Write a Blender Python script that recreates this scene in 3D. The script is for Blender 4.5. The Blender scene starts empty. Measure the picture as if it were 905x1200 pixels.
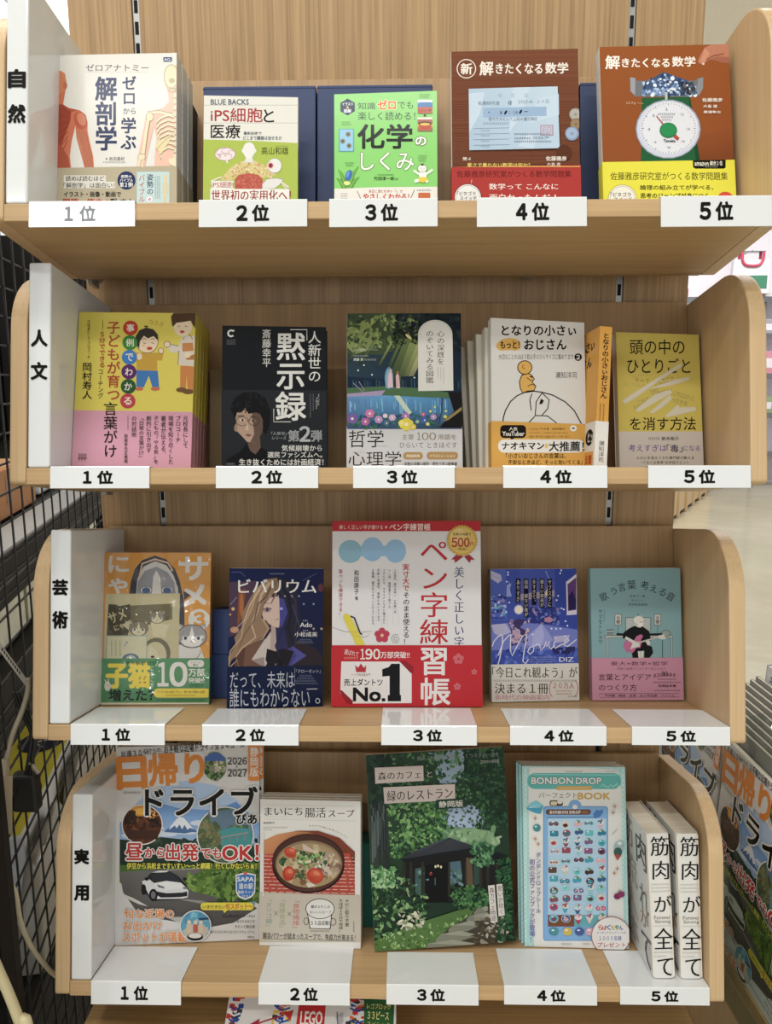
import bpy, math, random
import numpy as np
from mathutils import Matrix, Vector

S = bpy.context.scene
COL = S.collection

# ------------------------------------------------------------------ camera
FPX, PITCH, YAW, ROLL = 903.37, 0.17426, 0.01974, -0.00369
cam_d = bpy.data.cameras.new('camera')
cam = bpy.data.objects.new('camera', cam_d)
COL.objects.link(cam)
cam_d.sensor_fit = 'VERTICAL'
cam_d.sensor_height = 36.0
cam_d.lens = FPX / 1200.0 * 36.0
cam_d.clip_start = 0.02
cam_d.clip_end = 100
_cy, _sy, _cp, _sp = math.cos(YAW), math.sin(YAW), math.cos(PITCH), math.sin(PITCH)
_r = Vector((_cy, _sy, 0))
_f = Vector((-_sy * _cp, _cy * _cp, -_sp))
_d = _f.cross(_r)
_cr, _sr = math.cos(ROLL), math.sin(ROLL)
_r2 = _r * _cr - _d * _sr
_d2 = _r * _sr + _d * _cr
_m = Matrix.Identity(4)
for k in range(3):
    _m[k][0], _m[k][1], _m[k][2] = _r2[k], -_d2[k], -_f[k]
_m[0][3], _m[1][3], _m[2][3] = 0.01905, -0.90549, 0.0
cam.matrix_world = _m
S.camera = cam

# ------------------------------------------------------------------ world, lights, exposure
wd = bpy.data.worlds.new('world')
S.world = wd
wd.use_nodes = True
wd.node_tree.nodes['Background'].inputs[0].default_value = (0.97, 0.985, 1.0, 1)
wd.node_tree.nodes['Background'].inputs[1].default_value = 0.92


def area(name, loc, target, sx, sy, power, col=(1, 0.985, 0.965)):
    l = bpy.data.lights.new(name, 'AREA')
    l.shape = 'RECTANGLE'
    l.size, l.size_y, l.energy, l.color = sx, sy, power, col
    o = bpy.data.objects.new(name, l)
    COL.objects.link(o)
    o.location = loc
    o.rotation_euler = (Vector(target) - Vector(loc)).to_track_quat('-Z', 'Y').to_euler()
    return o


area('ceiling_tube_light_front', (-0.5, -1.0, 3.0), (-0.5, -1.0, 0), 2.6, 0.25, 46)
area('ceiling_tube_light_middle', (-0.5, -2.7, 3.0), (-0.5, -2.7, 0), 2.6, 0.25, 62)
area('ceiling_tube_light_rear', (-2.6, -4.4, 3.0), (-2.6, -4.4, 0), 1.6, 0.2, 60)
area('ceiling_tube_light_aisle', (3.2, 3.4, 3.0), (3.2, 3.4, 0), 2.4, 0.5, 95)
area('ceiling_tube_light_far', (4.0, 7.2, 3.0), (4.0, 7.2, 0), 3.0, 0.5, 170)
area('ceiling_tube_light_left', (-1.3, 0.9, 3.0), (-1.2, 0.9, 0), 1.2, 0.3, 30)

S.view_settings.view_transform = 'Standard'
S.view_settings.look = 'None'
S.view_settings.exposure = 0.1
S.view_settings.gamma = 1.0
S.view_settings.use_curve_mapping = False

INK_GAIN = 1.0


# ------------------------------------------------------------------ colour, materials
def lin(c):
    """'#rrggbb' or (r,g,b) 0..255 -> linear floats"""
    if isinstance(c, str):
        c = c.lstrip('#')
        c = [int(c[k:k + 2], 16) for k in (0, 2, 4)]
    o = []
    for v in c[:3]:
        v = v / 255.0
        o.append(v / 12.92 if v <= 0.04045 else ((v + 0.055) / 1.055) ** 2.4)
    return tuple(o)


def ink(c):
    r, g, b = lin(c)
    y = .3 * r + .59 * g + .11 * b
    k = 0.08
    return tuple(min(0.9, (v + (y - v) * k) * INK_GAIN) for v in (r, g, b)) + (1.0,)


MATS = {}


def nodes(name):
    m = bpy.data.materials.new(name)
    m.use_nodes = True
    return m, m.node_tree.nodes, m.node_tree.links, m.node_tree.nodes['Principled BSDF']


def paint(name, col, rough=0.5, metal=0.0, spec=0.5, var=0.04, scale=30.0, coat=0.0, trans=0.0):
    if name in MATS:
        return MATS[name]
    m, n, l, b = nodes(name)
    tc = n.new('ShaderNodeTexCoord')
    no = n.new('ShaderNodeTexNoise')
    no.inputs['Scale'].default_value = scale
    no.inputs['Detail'].default_value = 3
    l.new(tc.outputs['Object'], no.inputs['Vector'])
    ra = n.new('ShaderNodeValToRGB')
    c = lin(col)
    ra.color_ramp.elements[0].position = 0.3
    ra.color_ramp.elements[1].position = 0.7
    ra.color_ramp.elements[0].color = tuple(v * (1 - var) for v in c) + (1,)
    ra.color_ramp.elements[1].color = tuple(min(1, v * (1 + var)) for v in c) + (1,)
    l.new(no.outputs['Fac'], ra.inputs['Fac'])
    l.new(ra.outputs['Color'], b.inputs['Base Color'])
    b.inputs['Roughness'].default_value = rough
    b.inputs['Metallic'].default_value = metal
    b.inputs['Specular IOR Level'].default_value = spec
    b.inputs['Coat Weight'].default_value = coat
    b.inputs['Coat Roughness'].default_value = 0.08
    b.inputs['Transmission Weight'].default_value = trans
    MATS[name] = m
    return m


def wood(name, col, axis, contrast=1.0, rough=0.42):
    """veneer with fine grain running along axis 'x','y' or 'z' (object space)"""
    if name in MATS:
        return MATS[name]
    m, n, l, b = nodes(name)
    tc = n.new('ShaderNodeTexCoord')
    outs = []
    for fine, along, det in ((330.0, 5.0, 2), (70.0, 1.0, 3)):
        mp = n.new('ShaderNodeMapping')
        sc = [fine, fine, fine]
        sc['xyz'.index(axis)] = along
        mp.inputs['Scale'].default_value = sc
        l.new(tc.outputs['Object'], mp.inputs['Vector'])
        no = n.new('ShaderNodeTexNoise')
        no.inputs['Scale'].default_value = 1.0
        no.inputs['Detail'].default_value = det
        no.inputs['Distortion'].default_value = 0.1
        l.new(mp.outputs['Vector'], no.inputs['Vector'])
        outs.append(no)
    mix = n.new('ShaderNodeMath')
    mix.operation = 'MULTIPLY_ADD'
    mix.inputs[1].default_value = 0.5
    l.new(outs[0].outputs['Fac'], mix.inputs[0])
    h = n.new('ShaderNodeMath')
    h.operation = 'MULTIPLY'
    h.inputs[1].default_value = 0.5
    l.new(outs[1].outputs['Fac'], h.inputs[0])
    l.new(h.outputs[0], mix.inputs[2])
    ra = n.new('ShaderNodeValToRGB')
    c = lin(col)
    ra.color_ramp.elements[0].position = 0.36
    ra.color_ramp.elements[1].position = 0.62
    d = 0.2 * contrast
    ra.color_ramp.elements[0].color = (c[0] * (1 - d), c[1] * (1 - d * 1.1), c[2] * (1 - d * 1.25), 1)
    ra.color_ramp.elements[1].color = (c[0] * (1 + d * .5), c[1] * (1 + d * .5), c[2] * (1 + d * .55), 1)
    l.new(mix.outputs[0], ra.inputs['Fac'])
    l.new(ra.outputs['Color'], b.inputs['Base Color'])
    b.inputs['Roughness'].default_value = rough
    b.inputs['Specular IOR Level'].default_value = 0.35
    MATS[name] = m
    return m


def printed(name, rough, coat=0.0, spec=0.4):
    """printed paper: the ink of each facet is stored in the mesh attribute 'ink'"""
    if name in MATS:
        return MATS[name]
    m, n, l, b = nodes(name)
    at = n.new('ShaderNodeAttribute')
    at.attribute_name = 'ink'
    tc = n.new('ShaderNodeTexCoord')
    no = n.new('ShaderNodeTexNoise')
    no.inputs['Scale'].default_value = 900.0
    l.new(tc.outputs['Object'], no.inputs['Vector'])
    mr = n.new('ShaderNodeMapRange')
    mr.inputs['To Min'].default_value = 0.94
    mr.inputs['To Max'].default_value = 1.04
    l.new(no.outputs['Fac'], mr.inputs['Value'])
    mx = n.new('ShaderNodeMix')
    mx.data_type = 'RGBA'
    mx.blend_type = 'MULTIPLY'
    mx.inputs['Factor'].default_value = 1.0
    l.new(at.outputs['Color'], mx.inputs[6])
    l.new(mr.outputs['Result'], mx.inputs[7])
    l.new(mx.outputs[2], b.inputs['Base Color'])
    b.inputs['Roughness'].default_value = rough
    b.inputs['Specular IOR Level'].default_value = spec
    b.inputs['Coat Weight'].default_value = coat
    b.inputs['Coat Roughness'].default_value = 0.12
    MATS[name] = m
    return m


MATTE = printed('printed_matte_paper', 0.5, 0.0, 0.05)
GLOSS = printed('printed_gloss_paper', 0.14, 0.0, 0.12)
CARD = printed('laminated_white_card', 0.08, 0.0, 0.55)
LETTER = printed('black_lettering_ink', 0.5, 0.0, 0.08)


def pages_mat():
    if 'page_edges' in MATS:
        return MATS['page_edges']
    m, n, l, b = nodes('page_edges')
    tc = n.new('ShaderNodeTexCoord')
    mp = n.new('ShaderNodeMapping')
    mp.inputs['Scale'].default_value = (3, 1500, 3)
    no = n.new('ShaderNodeTexNoise')
    no.inputs['Scale'].default_value = 1.0
    l.new(tc.outputs['Object'], mp.inputs['Vector'])
    l.new(mp.outputs['Vector'], no.inputs['Vector'])
    ra = n.new('ShaderNodeValToRGB')
    ra.color_ramp.elements[0].color = lin('#b9b09c') + (1,)
    ra.color_ramp.elements[1].color = lin('#ece6d8') + (1,)
    ra.color_ramp.elements[0].position = 0.3
    ra.color_ramp.elements[1].position = 0.65
    l.new(no.outputs['Fac'], ra.inputs['Fac'])
    l.new(ra.outputs['Color'], b.inputs['Base Color'])
    b.inputs['Roughness'].default_value = 0.8
    MATS['page_edges'] = m
    return m


# ------------------------------------------------------------------ objects
def tag(o, label=None, cat=None, group=None, kind=None):
    if label: o['label'] = label
    if cat: o['category'] = cat
    if group: o['group'] = group
    if kind: o['kind'] = kind
    return o


def empty(name, loc=(0, 0, 0), mat=None):
    o = bpy.data.objects.new(name, None)
    o.empty_display_size = 0.02
    COL.objects.link(o)
    if mat is not None:
        o.matrix_world = mat
    else:
        o.location = loc
    return o


def copy_tree(o, parent=None):
    kids = list(o.children)
    c = o.copy()
    COL.objects.link(c)
    if parent is not None:
        c.parent = parent
    for k in kids:
        copy_tree(k, c)
    return c


class MB:
    """collects facets, then links them as ONE mesh object"""

    def __init__(s):
        s.v, s.f, s.c, s.mi = [], [], [], []

    def add(s, vs, fs, col=(1, 1, 1, 1), mi=0):
        b = len(s.v)
        s.v.extend(vs)
        for f in fs:
            s.f.append([b + k for k in f])
            s.c.append(col)
            s.mi.append(mi)

    def box(s, x0, x1, y0, y1, z0, z1, col=(1, 1, 1, 1), mi=0, skip=()):
        vs = [(x0, y0, z0), (x1, y0, z0), (x1, y1, z0), (x0, y1, z0), (x0, y0, z1), (x1, y0, z1), (x1, y1, z1), (x0, y1, z1)]
        fs = {'b': (3, 2, 1, 0), 't': (4, 5, 6, 7), 'f': (0, 1, 5, 4), 'r': (1, 2, 6, 5), 'k': (2, 3, 7, 6), 'l': (3, 0, 4, 7)}
        s.add(vs, [q for k, q in fs.items() if k not in skip], col, mi)

    def prism(s, pts, axis, a, b, col=(1, 1, 1, 1), mi=0):
        """extrude the outline pts (2D) along axis from a to b"""
        def mk(p, q):
            return {'x': (q, p[0], p[1]), 'y': (p[0], q, p[1]), 'z': (p[0], p[1], q)}[axis]
        n = len(pts)
        vs = [mk(p, a) for p in pts] + [mk(p, b) for p in pts]
        fs = [tuple(range(n))[::-1], tuple(range(n, 2 * n))] + [(k, (k + 1) % n, n + (k + 1) % n, n + k) for k in range(n)]
        s.add(vs, fs, col, mi)

    def tube(s, pts, r, n=8, col=(1, 1, 1, 1), mi=0, caps=True):
        pts = [Vector(p) for p in pts]
        rs = r if isinstance(r, (list, tuple)) else [r] * len(pts)
        vs, fs = [], []
        up = Vector((0.13, 0.31, 0.94))
        for k, p in enumerate(pts):
            t = (pts[min(k + 1, len(pts) - 1)] - pts[max(k - 1, 0)]).normalized()
            if abs(t.dot(up)) > 0.95:
                up = Vector((0.9, 0.2, 0.1))
            a = t.cross(up).normalized()
            b = t.cross(a).normalized()
            for j in range(n):
                th = 2 * math.pi * j / n
                vs.append(tuple(p + (a * math.cos(th) + b * math.sin(th)) * rs[k]))
        for k in range(len(pts) - 1):
            for j in range(n):
                fs.append((k * n + j, k * n + (j + 1) % n, (k + 1) * n + (j + 1) % n, (k + 1) * n + j))
        if caps:
            fs.append(tuple(range(n))[::-1])
            fs.append(tuple(range((len(pts) - 1) * n, len(pts) * n)))
        s.add(vs, fs, col, mi)

    def build(s, name, mat, parent=None, bevel=0.0, smooth=False, seg=2):
        me = bpy.data.meshes.new(name)
        me.from_pydata(s.v, [], s.f)
        if isinstance(mat, (list, tuple)):
            for m in mat: me.materials.append(m)
            me.polygons.foreach_set('material_index', s.mi)
        else:
            me.materials.append(mat)
        at = me.color_attributes.new('ink', 'FLOAT_COLOR', 'CORNER')
        buf = []
        for f, c in zip(s.f, s.c):
            if isinstance(c, list):
                for q in c: buf.extend(q)
            else:
                buf.extend(tuple(c) * len(f))
        at.data.foreach_set('color', np.array(buf, dtype=np.float32))
        if smooth:
            me.polygons.foreach_set('use_smooth', [True] * len(me.polygons))
        me.update()
        o = bpy.data.objects.new(name, me)
        COL.objects.link(o)
        if parent is not None:
            o.parent = parent
        if bevel:
            md = o.modifiers.new('bevel', 'BEVEL')
            md.width = bevel
            md.segments = seg
            md.limit_method = 'ANGLE'
            md.angle_limit = math.radians(40)
        return o


def rounded(pts_r):
    """outline from (x, y, radius) corners"""
    out = []
    n = len(pts_r)
    for k in range(n):
        p = Vector(pts_r[k][:2])
        a = Vector(pts_r[k - 1][:2])
        b = Vector(pts_r[(k + 1) % n][:2])
        r = pts_r[k][2]
        if r <= 0:
            out.append(tuple(p))
            continue
        da, db = (a - p).normalized(), (b - p).normalized()
        ang = math.acos(max(-1, min(1, da.dot(db))))
        t = r / math.tan(ang / 2)
        c = p + (da + db).normalized() * (r / math.sin(ang / 2))
        s0, s1 = p + da * t - c, p + db * t - c
        a0, a1 = math.atan2(s0.y, s0.x), math.atan2(s1.y, s1.x)
        d = (a1 - a0 + math.pi) % (2 * math.pi) - math.pi
        seg = max(3, int(r / 0.006) + 3)
        for j in range(seg + 1):
            th = a0 + d * j / seg
            out.append((c.x + r * math.cos(th), c.y + r * math.sin(th)))
    return out


# ------------------------------------------------------------------ lettering
_glyph = {}


def glyphs(text, res=1, thin=0.0):
    """flat mesh of a line of text, in em units"""
    key = (text, res, thin)
    if key in _glyph:
        return _glyph[key]
    cu = bpy.data.curves.new('lettering', 'FONT')
    cu.body = text
    cu.size = 1.0
    cu.resolution_u = res
    cu.offset = thin
    cu.fill_mode = 'FRONT'
    o = bpy.data.objects.new('lettering', cu)
    COL.objects.link(o)
    dg = bpy.context.evaluated_depsgraph_get()
    me = bpy.data.meshes.new_from_object(o.evaluated_get(dg))
    v = np.zeros(len(me.vertices) * 3)
    me.vertices.foreach_get('co', v)
    v = v.reshape(-1, 3)[:, :2].copy()
    fs = [tuple(p.vertices) for p in me.polygons]
    bpy.data.objects.remove(o)
    bpy.data.curves.remove(cu)
    bpy.data.meshes.remove(me)
    _glyph[key] = (v, fs)
    return _glyph[key]


def solve_h(src, dst):
    A, B = [], []
    for (x, y), (u, v) in zip(src, dst):
        A.append([x, y, 1, 0, 0, 0, -u * x, -u * y]); B.append(u)
        A.append([0, 0, 0, x, y, 1, -v * x, -v * y]); B.append(v)
    h = np.linalg.solve(np.array(A, float), np.array(B, float))
    return np.append(h, 1).reshape(3, 3)


class Art:
    """flat print of one sheet: thin layers of ink on the plane y = n0 of the sheet's own frame.
    The artwork frame (u, v) has its corners at quad (TL TR BR BL) and is mapped to the sheet's width x height."""
    STEP = 7e-6

    def __init__(s, w, h, quad, n0=-0.0002, place=None, box=None):
        s.w, s.h, s.n = w, h, n0
        q = [(quad[2 * k], quad[2 * k + 1]) for k in range(4)]
        s.H = solve_h(q, [(0, h), (w, h), (w, 0), (0, 0)])
        s.mb = MB()
        s.box = box or (0, w, 0, h)
        s.place = place

    def st(s, P):
        P = np.asarray(P, float).reshape(-1, 2)
        Q = np.c_[P, np.ones(len(P))] @ s.H.T
        return Q[:, :2] / Q[:, 2:3]

    def uv(s, st):
        Q = np.linalg.inv(s.H) @ np.array([st[0], st[1], 1.0])
        return Q[:2] / Q[2]

    def put(s, ST, fs, col):
        s.n -= s.STEP
        vs = [(float(a), s.n, float(b)) for a, b in ST]
        if s.place:
            vs = [s.place(*v) for v in vs]
        s.mb.add(vs, fs, col)

    def clip(s, pts, cols):
        x0, x1, y0, y1 = s.box
        for ax, lim, sg in ((0, x0, 1), (0, x1, -1), (1, y0, 1), (1, y1, -1)):
            out, oc = [], []
            n = len(pts)
            for k in range(n):
                a, b = pts[k], pts[(k + 1) % n]
                ca, cb = cols[k], cols[(k + 1) % n]
                da, db = (a[ax] - lim) * sg, (b[ax] - lim) * sg
                if da >= 0:
                    out.append(a); oc.append(ca)
                if (da > 0 and db < 0) or (da < 0 and db > 0):
                    t = da / (da - db)
                    out.append((a[0] + (b[0] - a[0]) * t, a[1] + (b[1] - a[1]) * t))
                    oc.append(tuple(ca[i] + (cb[i] - ca[i]) * t for i in range(4)))
            pts, cols = out, oc
            if len(pts) < 3:
                return [], []
        return pts, cols

    def p(s, pts, c):
        ST = [tuple(q) for q in s.st(pts)]
        cols = [ink(c[k * len(c) // len(ST)]) for k in range(len(ST))] if isinstance(c, list) else [ink(c)] * len(ST)
        ST, cols = s.clip(ST, cols)
        if len(ST) >= 3:
            s.put(ST, [tuple(range(len(ST)))], cols)

    def r(s, x0, y0, x1, y1, c, c2=None):
        s.p([(x0, y0), (x1, y0), (x1, y1), (x0, y1)], c if c2 is None else [c, c, c2, c2])

    def e(s, cx, cy, rx, ry, c, rot=0, n=22, a0=0, a1=360):
        cr, sr = math.cos(math.radians(rot)), math.sin(math.radians(rot))
        P = []
        full = abs(a1 - a0) >= 360
        for k in range(n if full else n + 1):
            t = math.radians(a0 + (a1 - a0) * k / n)
            x, y = rx * math.cos(t), ry * math.sin(t)
            P.append((cx + x * cr - y * sr, cy + x * sr + y * cr))
        s.p(P, c)

    def ring(s, cx, cy, rx, ry, w, c, n=26, a0=0, a1=360):
        s.l([(cx + rx * math.cos(math.radians(a0 + (a1 - a0) * k / n)), cy + ry * math.sin(math.radians(a0 + (a1 - a0) * k / n))) for k in range(n + 1)], w, c)

    def rr(s, x0, y0, x1, y1, r, c):
        s.p(rounded_px(x0, y0, x1, y1, r), c)

    def l(s, pts, w, c, w2=None):
        """a stroke through pts"""
        n = len(pts)
        L, R = [], []
        for k in range(n):
            a, b = pts[max(k - 1, 0)], pts[min(k + 1, n - 1)]
            dx, dy = b[0] - a[0], b[1] - a[1]
            d = math.hypot(dx, dy) or 1
            ww = w if w2 is None else w + (w2 - w) * k / (n - 1)
            L.append((pts[k][0] - dy / d * ww / 2, pts[k][1] + dx / d * ww / 2))
            R.append((pts[k][0] + dy / d * ww / 2, pts[k][1] - dx / d * ww / 2))
        s.n -= s.STEP
        hold = s.n
        for k in range(n - 1):
            s.n = hold
            s.p([L[k], L[k + 1], R[k + 1], R[k]], c)

    def t(s, text, x0, y0, x1, y1, c, b=0.0, m=0, v=0, o=None, ow=0.0, rot=0, res=None, c2=None):
        """text fitted to a box; b bold radius (em), m mincho-like strokes, v vertical, o outline colour"""
        parts = []
        b *= 0.62
        if not text.isascii():
            text = ''.join(chr(ord(q) + 0xFEE0) if q in '0123456789' else q for q in text)
        if text.isdigit() and text.isascii():
            text = ''.join(chr(ord(q) + 0xFEE0) for q in text)
            if len(text) > 1 and not v:
                ws = [.62 if q == '１' else 1 for q in text]
                tot = sum(ws) + .14 * (len(text) - 1)
                x = x0
                for q, w_ in zip(text, ws):
                    e = x + (x1 - x0) * w_ / tot
                    s.t(q, x, y0, e, y1, c, b / .62, m, 0, o, ow, 0, res)
                    x = e + (x1 - x0) * .14 / tot
                return
        span = (y1 - y0) / max(1, len(text)) if v else (y1 - y0)
        if res is None:
            res = 3 if span > 70 else 2 if span > 22 else 1
        thin = -0.008 if m else 0.0
        if not v:
            V, F = glyphs(text, res, thin)
            if not len(V): return
            mn, mx = V.min(0), V.max(0)
            ext = np.maximum(mx - mn, 1e-6)
            em = min((x1 - x0) / ext[0] * 1.0, (y1 - y0) / ext[1])
            lim = (y1 - y0) / ext[1] * ext[0] * 1.3
            if x1 - x0 > lim and len(text) < 3 and text != '一':
                xm = (x0 + x1) / 2
                x0, x1 = xm - lim / 2, xm + lim / 2
            P = np.c_[x0 + (V[:, 0] - mn[0]) / ext[0] * (x1 - x0), y1 - (V[:, 1] - mn[1]) / ext[1] * (y1 - y0)]
            parts.append((P, F))
        else:
            n = len(text)
            ch = (y1 - y0) / n
            cw = x1 - x0
            em = min(ch, cw)
            for k, chh in enumerate(text):
                if chh in ' 　': continue
                V, F = glyphs(chh, res, thin)
                if not len(V): continue
                adv = 1.0 if ord(chh) > 0x2000 else V[:, 0].max() + V[:, 0].min()
                X = V[:, 0] - adv / 2
                Y = V[:, 1] - 0.38
                if chh in 'ー〜～「」（）()…―':
                    X, Y = Y.copy(), -X.copy()
                if chh in '、。':
                    X, Y = X + 0.6, Y + 0.6
                P = np.c_[(x0 + x1) / 2 + X * cw, y0 + (k + 0.5) * ch - Y * ch]
                parts.append((P, F))
        if rot:
            cx, cy = (x0 + x1) / 2, (y0 + y1) / 2
            a = math.radians(rot)
            R = np.array([[math.cos(a), math.sin(a)], [-math.sin(a), math.cos(a)]])
            parts = [((P - (cx, cy)) @ R + (cx, cy), F) for P, F in parts]

        def lay(rad, col, ring):
            for dx, dy in ring:
                s.n -= s.STEP
                hold = s.n
                for P, F in parts:
                    s.n = hold + s.STEP
                    s.put(s.st(P + np.array([dx, dy]) * rad), F, ink(col))
        eight = [(math.cos(k * math.pi / 4), math.sin(k * math.pi / 4)) for k in range(8)]
        if o is not None:
            lay((ow + b) * em, o, eight)
        if m:
            for k in range(3):
                lay(0.03 * em * k / 2 * m, c, [(1, 0)])
            if b:
                lay(b * em, c, [(1, .4), (-1, .4), (1, -.4), (-1, -.4)])
        elif b > 0.045:
            lay(b * em, c, eight)
        elif b > 0:
            lay(b * em * 0.75, c, [(1, 1), (1, -1), (-1, 1), (-1, -1)])
        else:
            lay(0, c, [(0, 0)])

    def sc(s, n, x0, y0, x1, y1, a, b, cols, seed=1, asp=0.5, inside=None):
        """scattered leaf shaped dabs"""
        rnd = random.Random(seed)
        for _ in range(n):
            x, y = rnd.uniform(x0, x1), rnd.uniform(y0, y1)
            if inside and not inside(x, y): continue
            z = rnd.uniform(a, b)
            s.n += s.STEP * 0.85
            s.e(x, y, z, z * rnd.uniform(asp * .7, min(1, asp * 1.4)), rnd.choice(cols), rnd.uniform(0, 180), 6)

    def fine(s, x0, y0, x1, y1, c, v=0, n=10, k=0.6, seed=3):
        """a line of lettering too small to read in the photograph: short strokes"""
        rnd = random.Random(seed + int(x0 * 7 + y0 * 13))
        for j in range(n):
            s.n += s.STEP * 0.9
            if v:
                a, b = y0 + (y1 - y0) * j / n, y0 + (y1 - y0) * (j + k) / n
                m1 = x0 + (x1 - x0) * rnd.uniform(.2, .8)
                s.r(x0, a, x1, a + (b - a) * .25, c)
                s.n += s.STEP * 0.9
                s.r(m1 - (x1 - x0) * .12, a, m1 + (x1 - x0) * .12, b, c)
                s.n += s.STEP * 0.9
                s.r(x0, b - (b - a) * .22, x1, b, c)
            else:
                a, b = x0 + (x1 - x0) * j / n, x0 + (x1 - x0) * (j + k) / n
                m1 = a + (b - a) * rnd.uniform(.25, .75)
                s.r(a, y0, b, y0 + (y1 - y0) * .22, c)
                s.n += s.STEP * 0.9
                s.r(m1 - (b - a) * .12, y0, m1 + (b - a) * .12, y1, c)
                s.n += s.STEP * 0.9
                s.r(a, y1 - (y1 - y0) * .25, b, y1, c)


def rounded_px(x0, y0, x1, y1, r):
    P = []
    for cx, cy, a in ((x1 - r, y0 + r, -90), (x1 - r, y1 - r, 0), (x0 + r, y1 - r, 90), (x0 + r, y0 + r, 180)):
        for k in range(7):
            t = math.radians(a + 15 * k)
            P.append((cx + r * math.cos(t), cy + r * math.sin(t)))
    return P

# ================================================================== the room
M_FLOOR, n_, l_, b_ = nodes('polished_cream_floor')
tc_ = n_.new('ShaderNodeTexCoord')
no_ = n_.new('ShaderNodeTexNoise')
no_.inputs['Scale'].default_value = 1.6
no_.inputs['Detail'].default_value = 6
l_.new(tc_.outputs['Object'], no_.inputs['Vector'])
ra_ = n_.new('ShaderNodeValToRGB')
ra_.color_ramp.elements[0].color = lin('#aaa48e') + (1,)
ra_.color_ramp.elements[1].color = lin('#c6c0aa') + (1,)
l_.new(no_.outputs['Fac'], ra_.inputs['Fac'])
l_.new(ra_.outputs['Color'], b_.inputs['Base Color'])
b_.inputs['Roughness'].default_value = 0.12
b_.inputs['Specular IOR Level'].default_value = 0.6
n2_ = n_.new('ShaderNodeTexNoise')
n2_.inputs['Scale'].default_value = 5.0
n2_.inputs['Detail'].default_value = 3
l_.new(tc_.outputs['Object'], n2_.inputs['Vector'])
bp_ = n_.new('ShaderNodeBump')
bp_.inputs['Strength'].default_value = 0.25
bp_.inputs['Distance'].default_value = 0.02
l_.new(n2_.outputs['Fac'], bp_.inputs['Height'])
l_.new(bp_.outputs['Normal'], b_.inputs['Normal'])

Z_FLOOR, Z_CEIL = -1.45, 3.1
mb = MB(); mb.box(-4.0, 9.0, -5.5, 12.5, Z_FLOOR - .1, Z_FLOOR)
tag(mb.build('floor', M_FLOOR), kind='structure')
CEIL = paint('ceiling_tiles', '#e9e4d2', 0.8, var=0.02)
mb = MB()
mb.box(-4.0, 9.0, -5.5, 12.5, Z_CEIL, Z_CEIL + .1)
o = tag(mb.build('ceiling', CEIL), kind='structure')
WALL = paint('pale_wall', '#e6e3ec', 0.7, var=0.02)
mb = MB(); mb.box(-4.0, 9.0, 10.2, 10.3, Z_FLOOR, Z_CEIL)
tag(mb.build('wall_back', WALL), kind='structure')
mb = MB(); mb.box(8.9, 9.0, -4.0, 12.5, Z_FLOOR, Z_CEIL)
tag(mb.build('wall_right', WALL), kind='structure')

# luminous panel in the far ceiling, seen above the left end of the bay
t = tag(empty('ceiling_light', (-2.95, 5.6, Z_CEIL)), 'bright square ceiling light panel above the left end of the bay', 'ceiling light')
mb = MB()
for a in (-.9, -.3, .3, .9):
    mb.box(a - .012, a + .012, -1.2, 1.2, -.03, 0); mb.box(-.9, .9, a * 1.3 - .012, a * 1.3 + .012, -.03, 0)
mb.build('frame', paint('light_frame', '#d5d8d8', .5), t)
LIT, _n, _l, _b = nodes('lit_diffuser')
_b.inputs['Emission Color'].default_value = (1, 1, .98, 1)
_b.inputs['Emission Strength'].default_value = 1.6
mb = MB(); mb.box(-.9, .9, -1.2, 1.2, -.02, -.001); mb.build('diffuser', LIT, t)

# ================================================================== wood finishes
W_BACK = wood('back_panel_oak', '#ad8e66', 'z', 1.5)
W_BOARD = wood('shelf_backboard_oak', '#ab8b63', 'z', .8)
W_SIDE = wood('shelf_side_oak', '#c6a981', 'z', 0.5)
W_PLATE = wood('shelf_plate_oak', '#bb9c72', 'x', 0.7)
W_DECK = wood('base_deck_oak', '#b89664', 'x', 1.1)
STEEL = paint('upright_steel', '#a9a9a4', 0.35, 0.6)
BLACKM = paint('black_metal', '#141210', 0.5, 0.2)
DARK = paint('slot_dark', '#0c0b0a', 0.9)

# the panelled back of the shelving bay: three boards with two slotted uprights between them
bay = tag(empty('shelving_bay', (0, .2625, Z_FLOOR)), 'oak panelled back of the shelving bay with two slotted steel uprights', 'shelving')
GAP = .0052
for a, b in ((-.4445, -.350 - GAP), (-.350 + GAP, .338 - GAP), (.338 + GAP, .4365)):
    mb = MB(); mb.box(a, b, 0, .018, 0.0, 2.45)
    mb.build('back_panel', W_BACK, bay, .0008)
for x in (-.350, .338):
    mb = MB(); mb.box(x - GAP + .0008, x + GAP - .0008, .004, .03, 0, 2.45)
    z = .3
    while z < 2.4:
        mb.box(x - .0024, x + .0024, .003, .0045, z, z + .016, mi=1)
        z += .0275
    tag(mb.build('slotted_upright', [STEEL, DARK], bay), 'grey steel upright with a column of dark slots')
# base deck under the lowest shelf
deck = tag(empty('base_cabinet', (0, 0, Z_FLOOR)), 'low oak base cabinet under the lowest shelf', 'cabinet')
mb = MB(); mb.box(-.45, .45, -.16, .26, .48, .51)
mb.build('deck', W_DECK, deck, .002)
mb = MB(); mb.box(-.45, .45, -.145, .26, .07, .479)
mb.build('carcass', W_BOARD, deck)
mb = MB(); mb.box(-.44, .44, -.12, .26, 0, .07)
mb.build('plinth', BLACKM, deck)

# ================================================================== the four tilted display shelves
TAU = 0.189
TZ = [.1739, -.1261, -.4540, -.8241]
CT, ST_ = math.cos(TAU), math.sin(TAU)


def tray_m(i):
    return Matrix.Translation((0, 0, TZ[i])) @ Matrix.Rotation(-TAU, 4, 'X')


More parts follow.
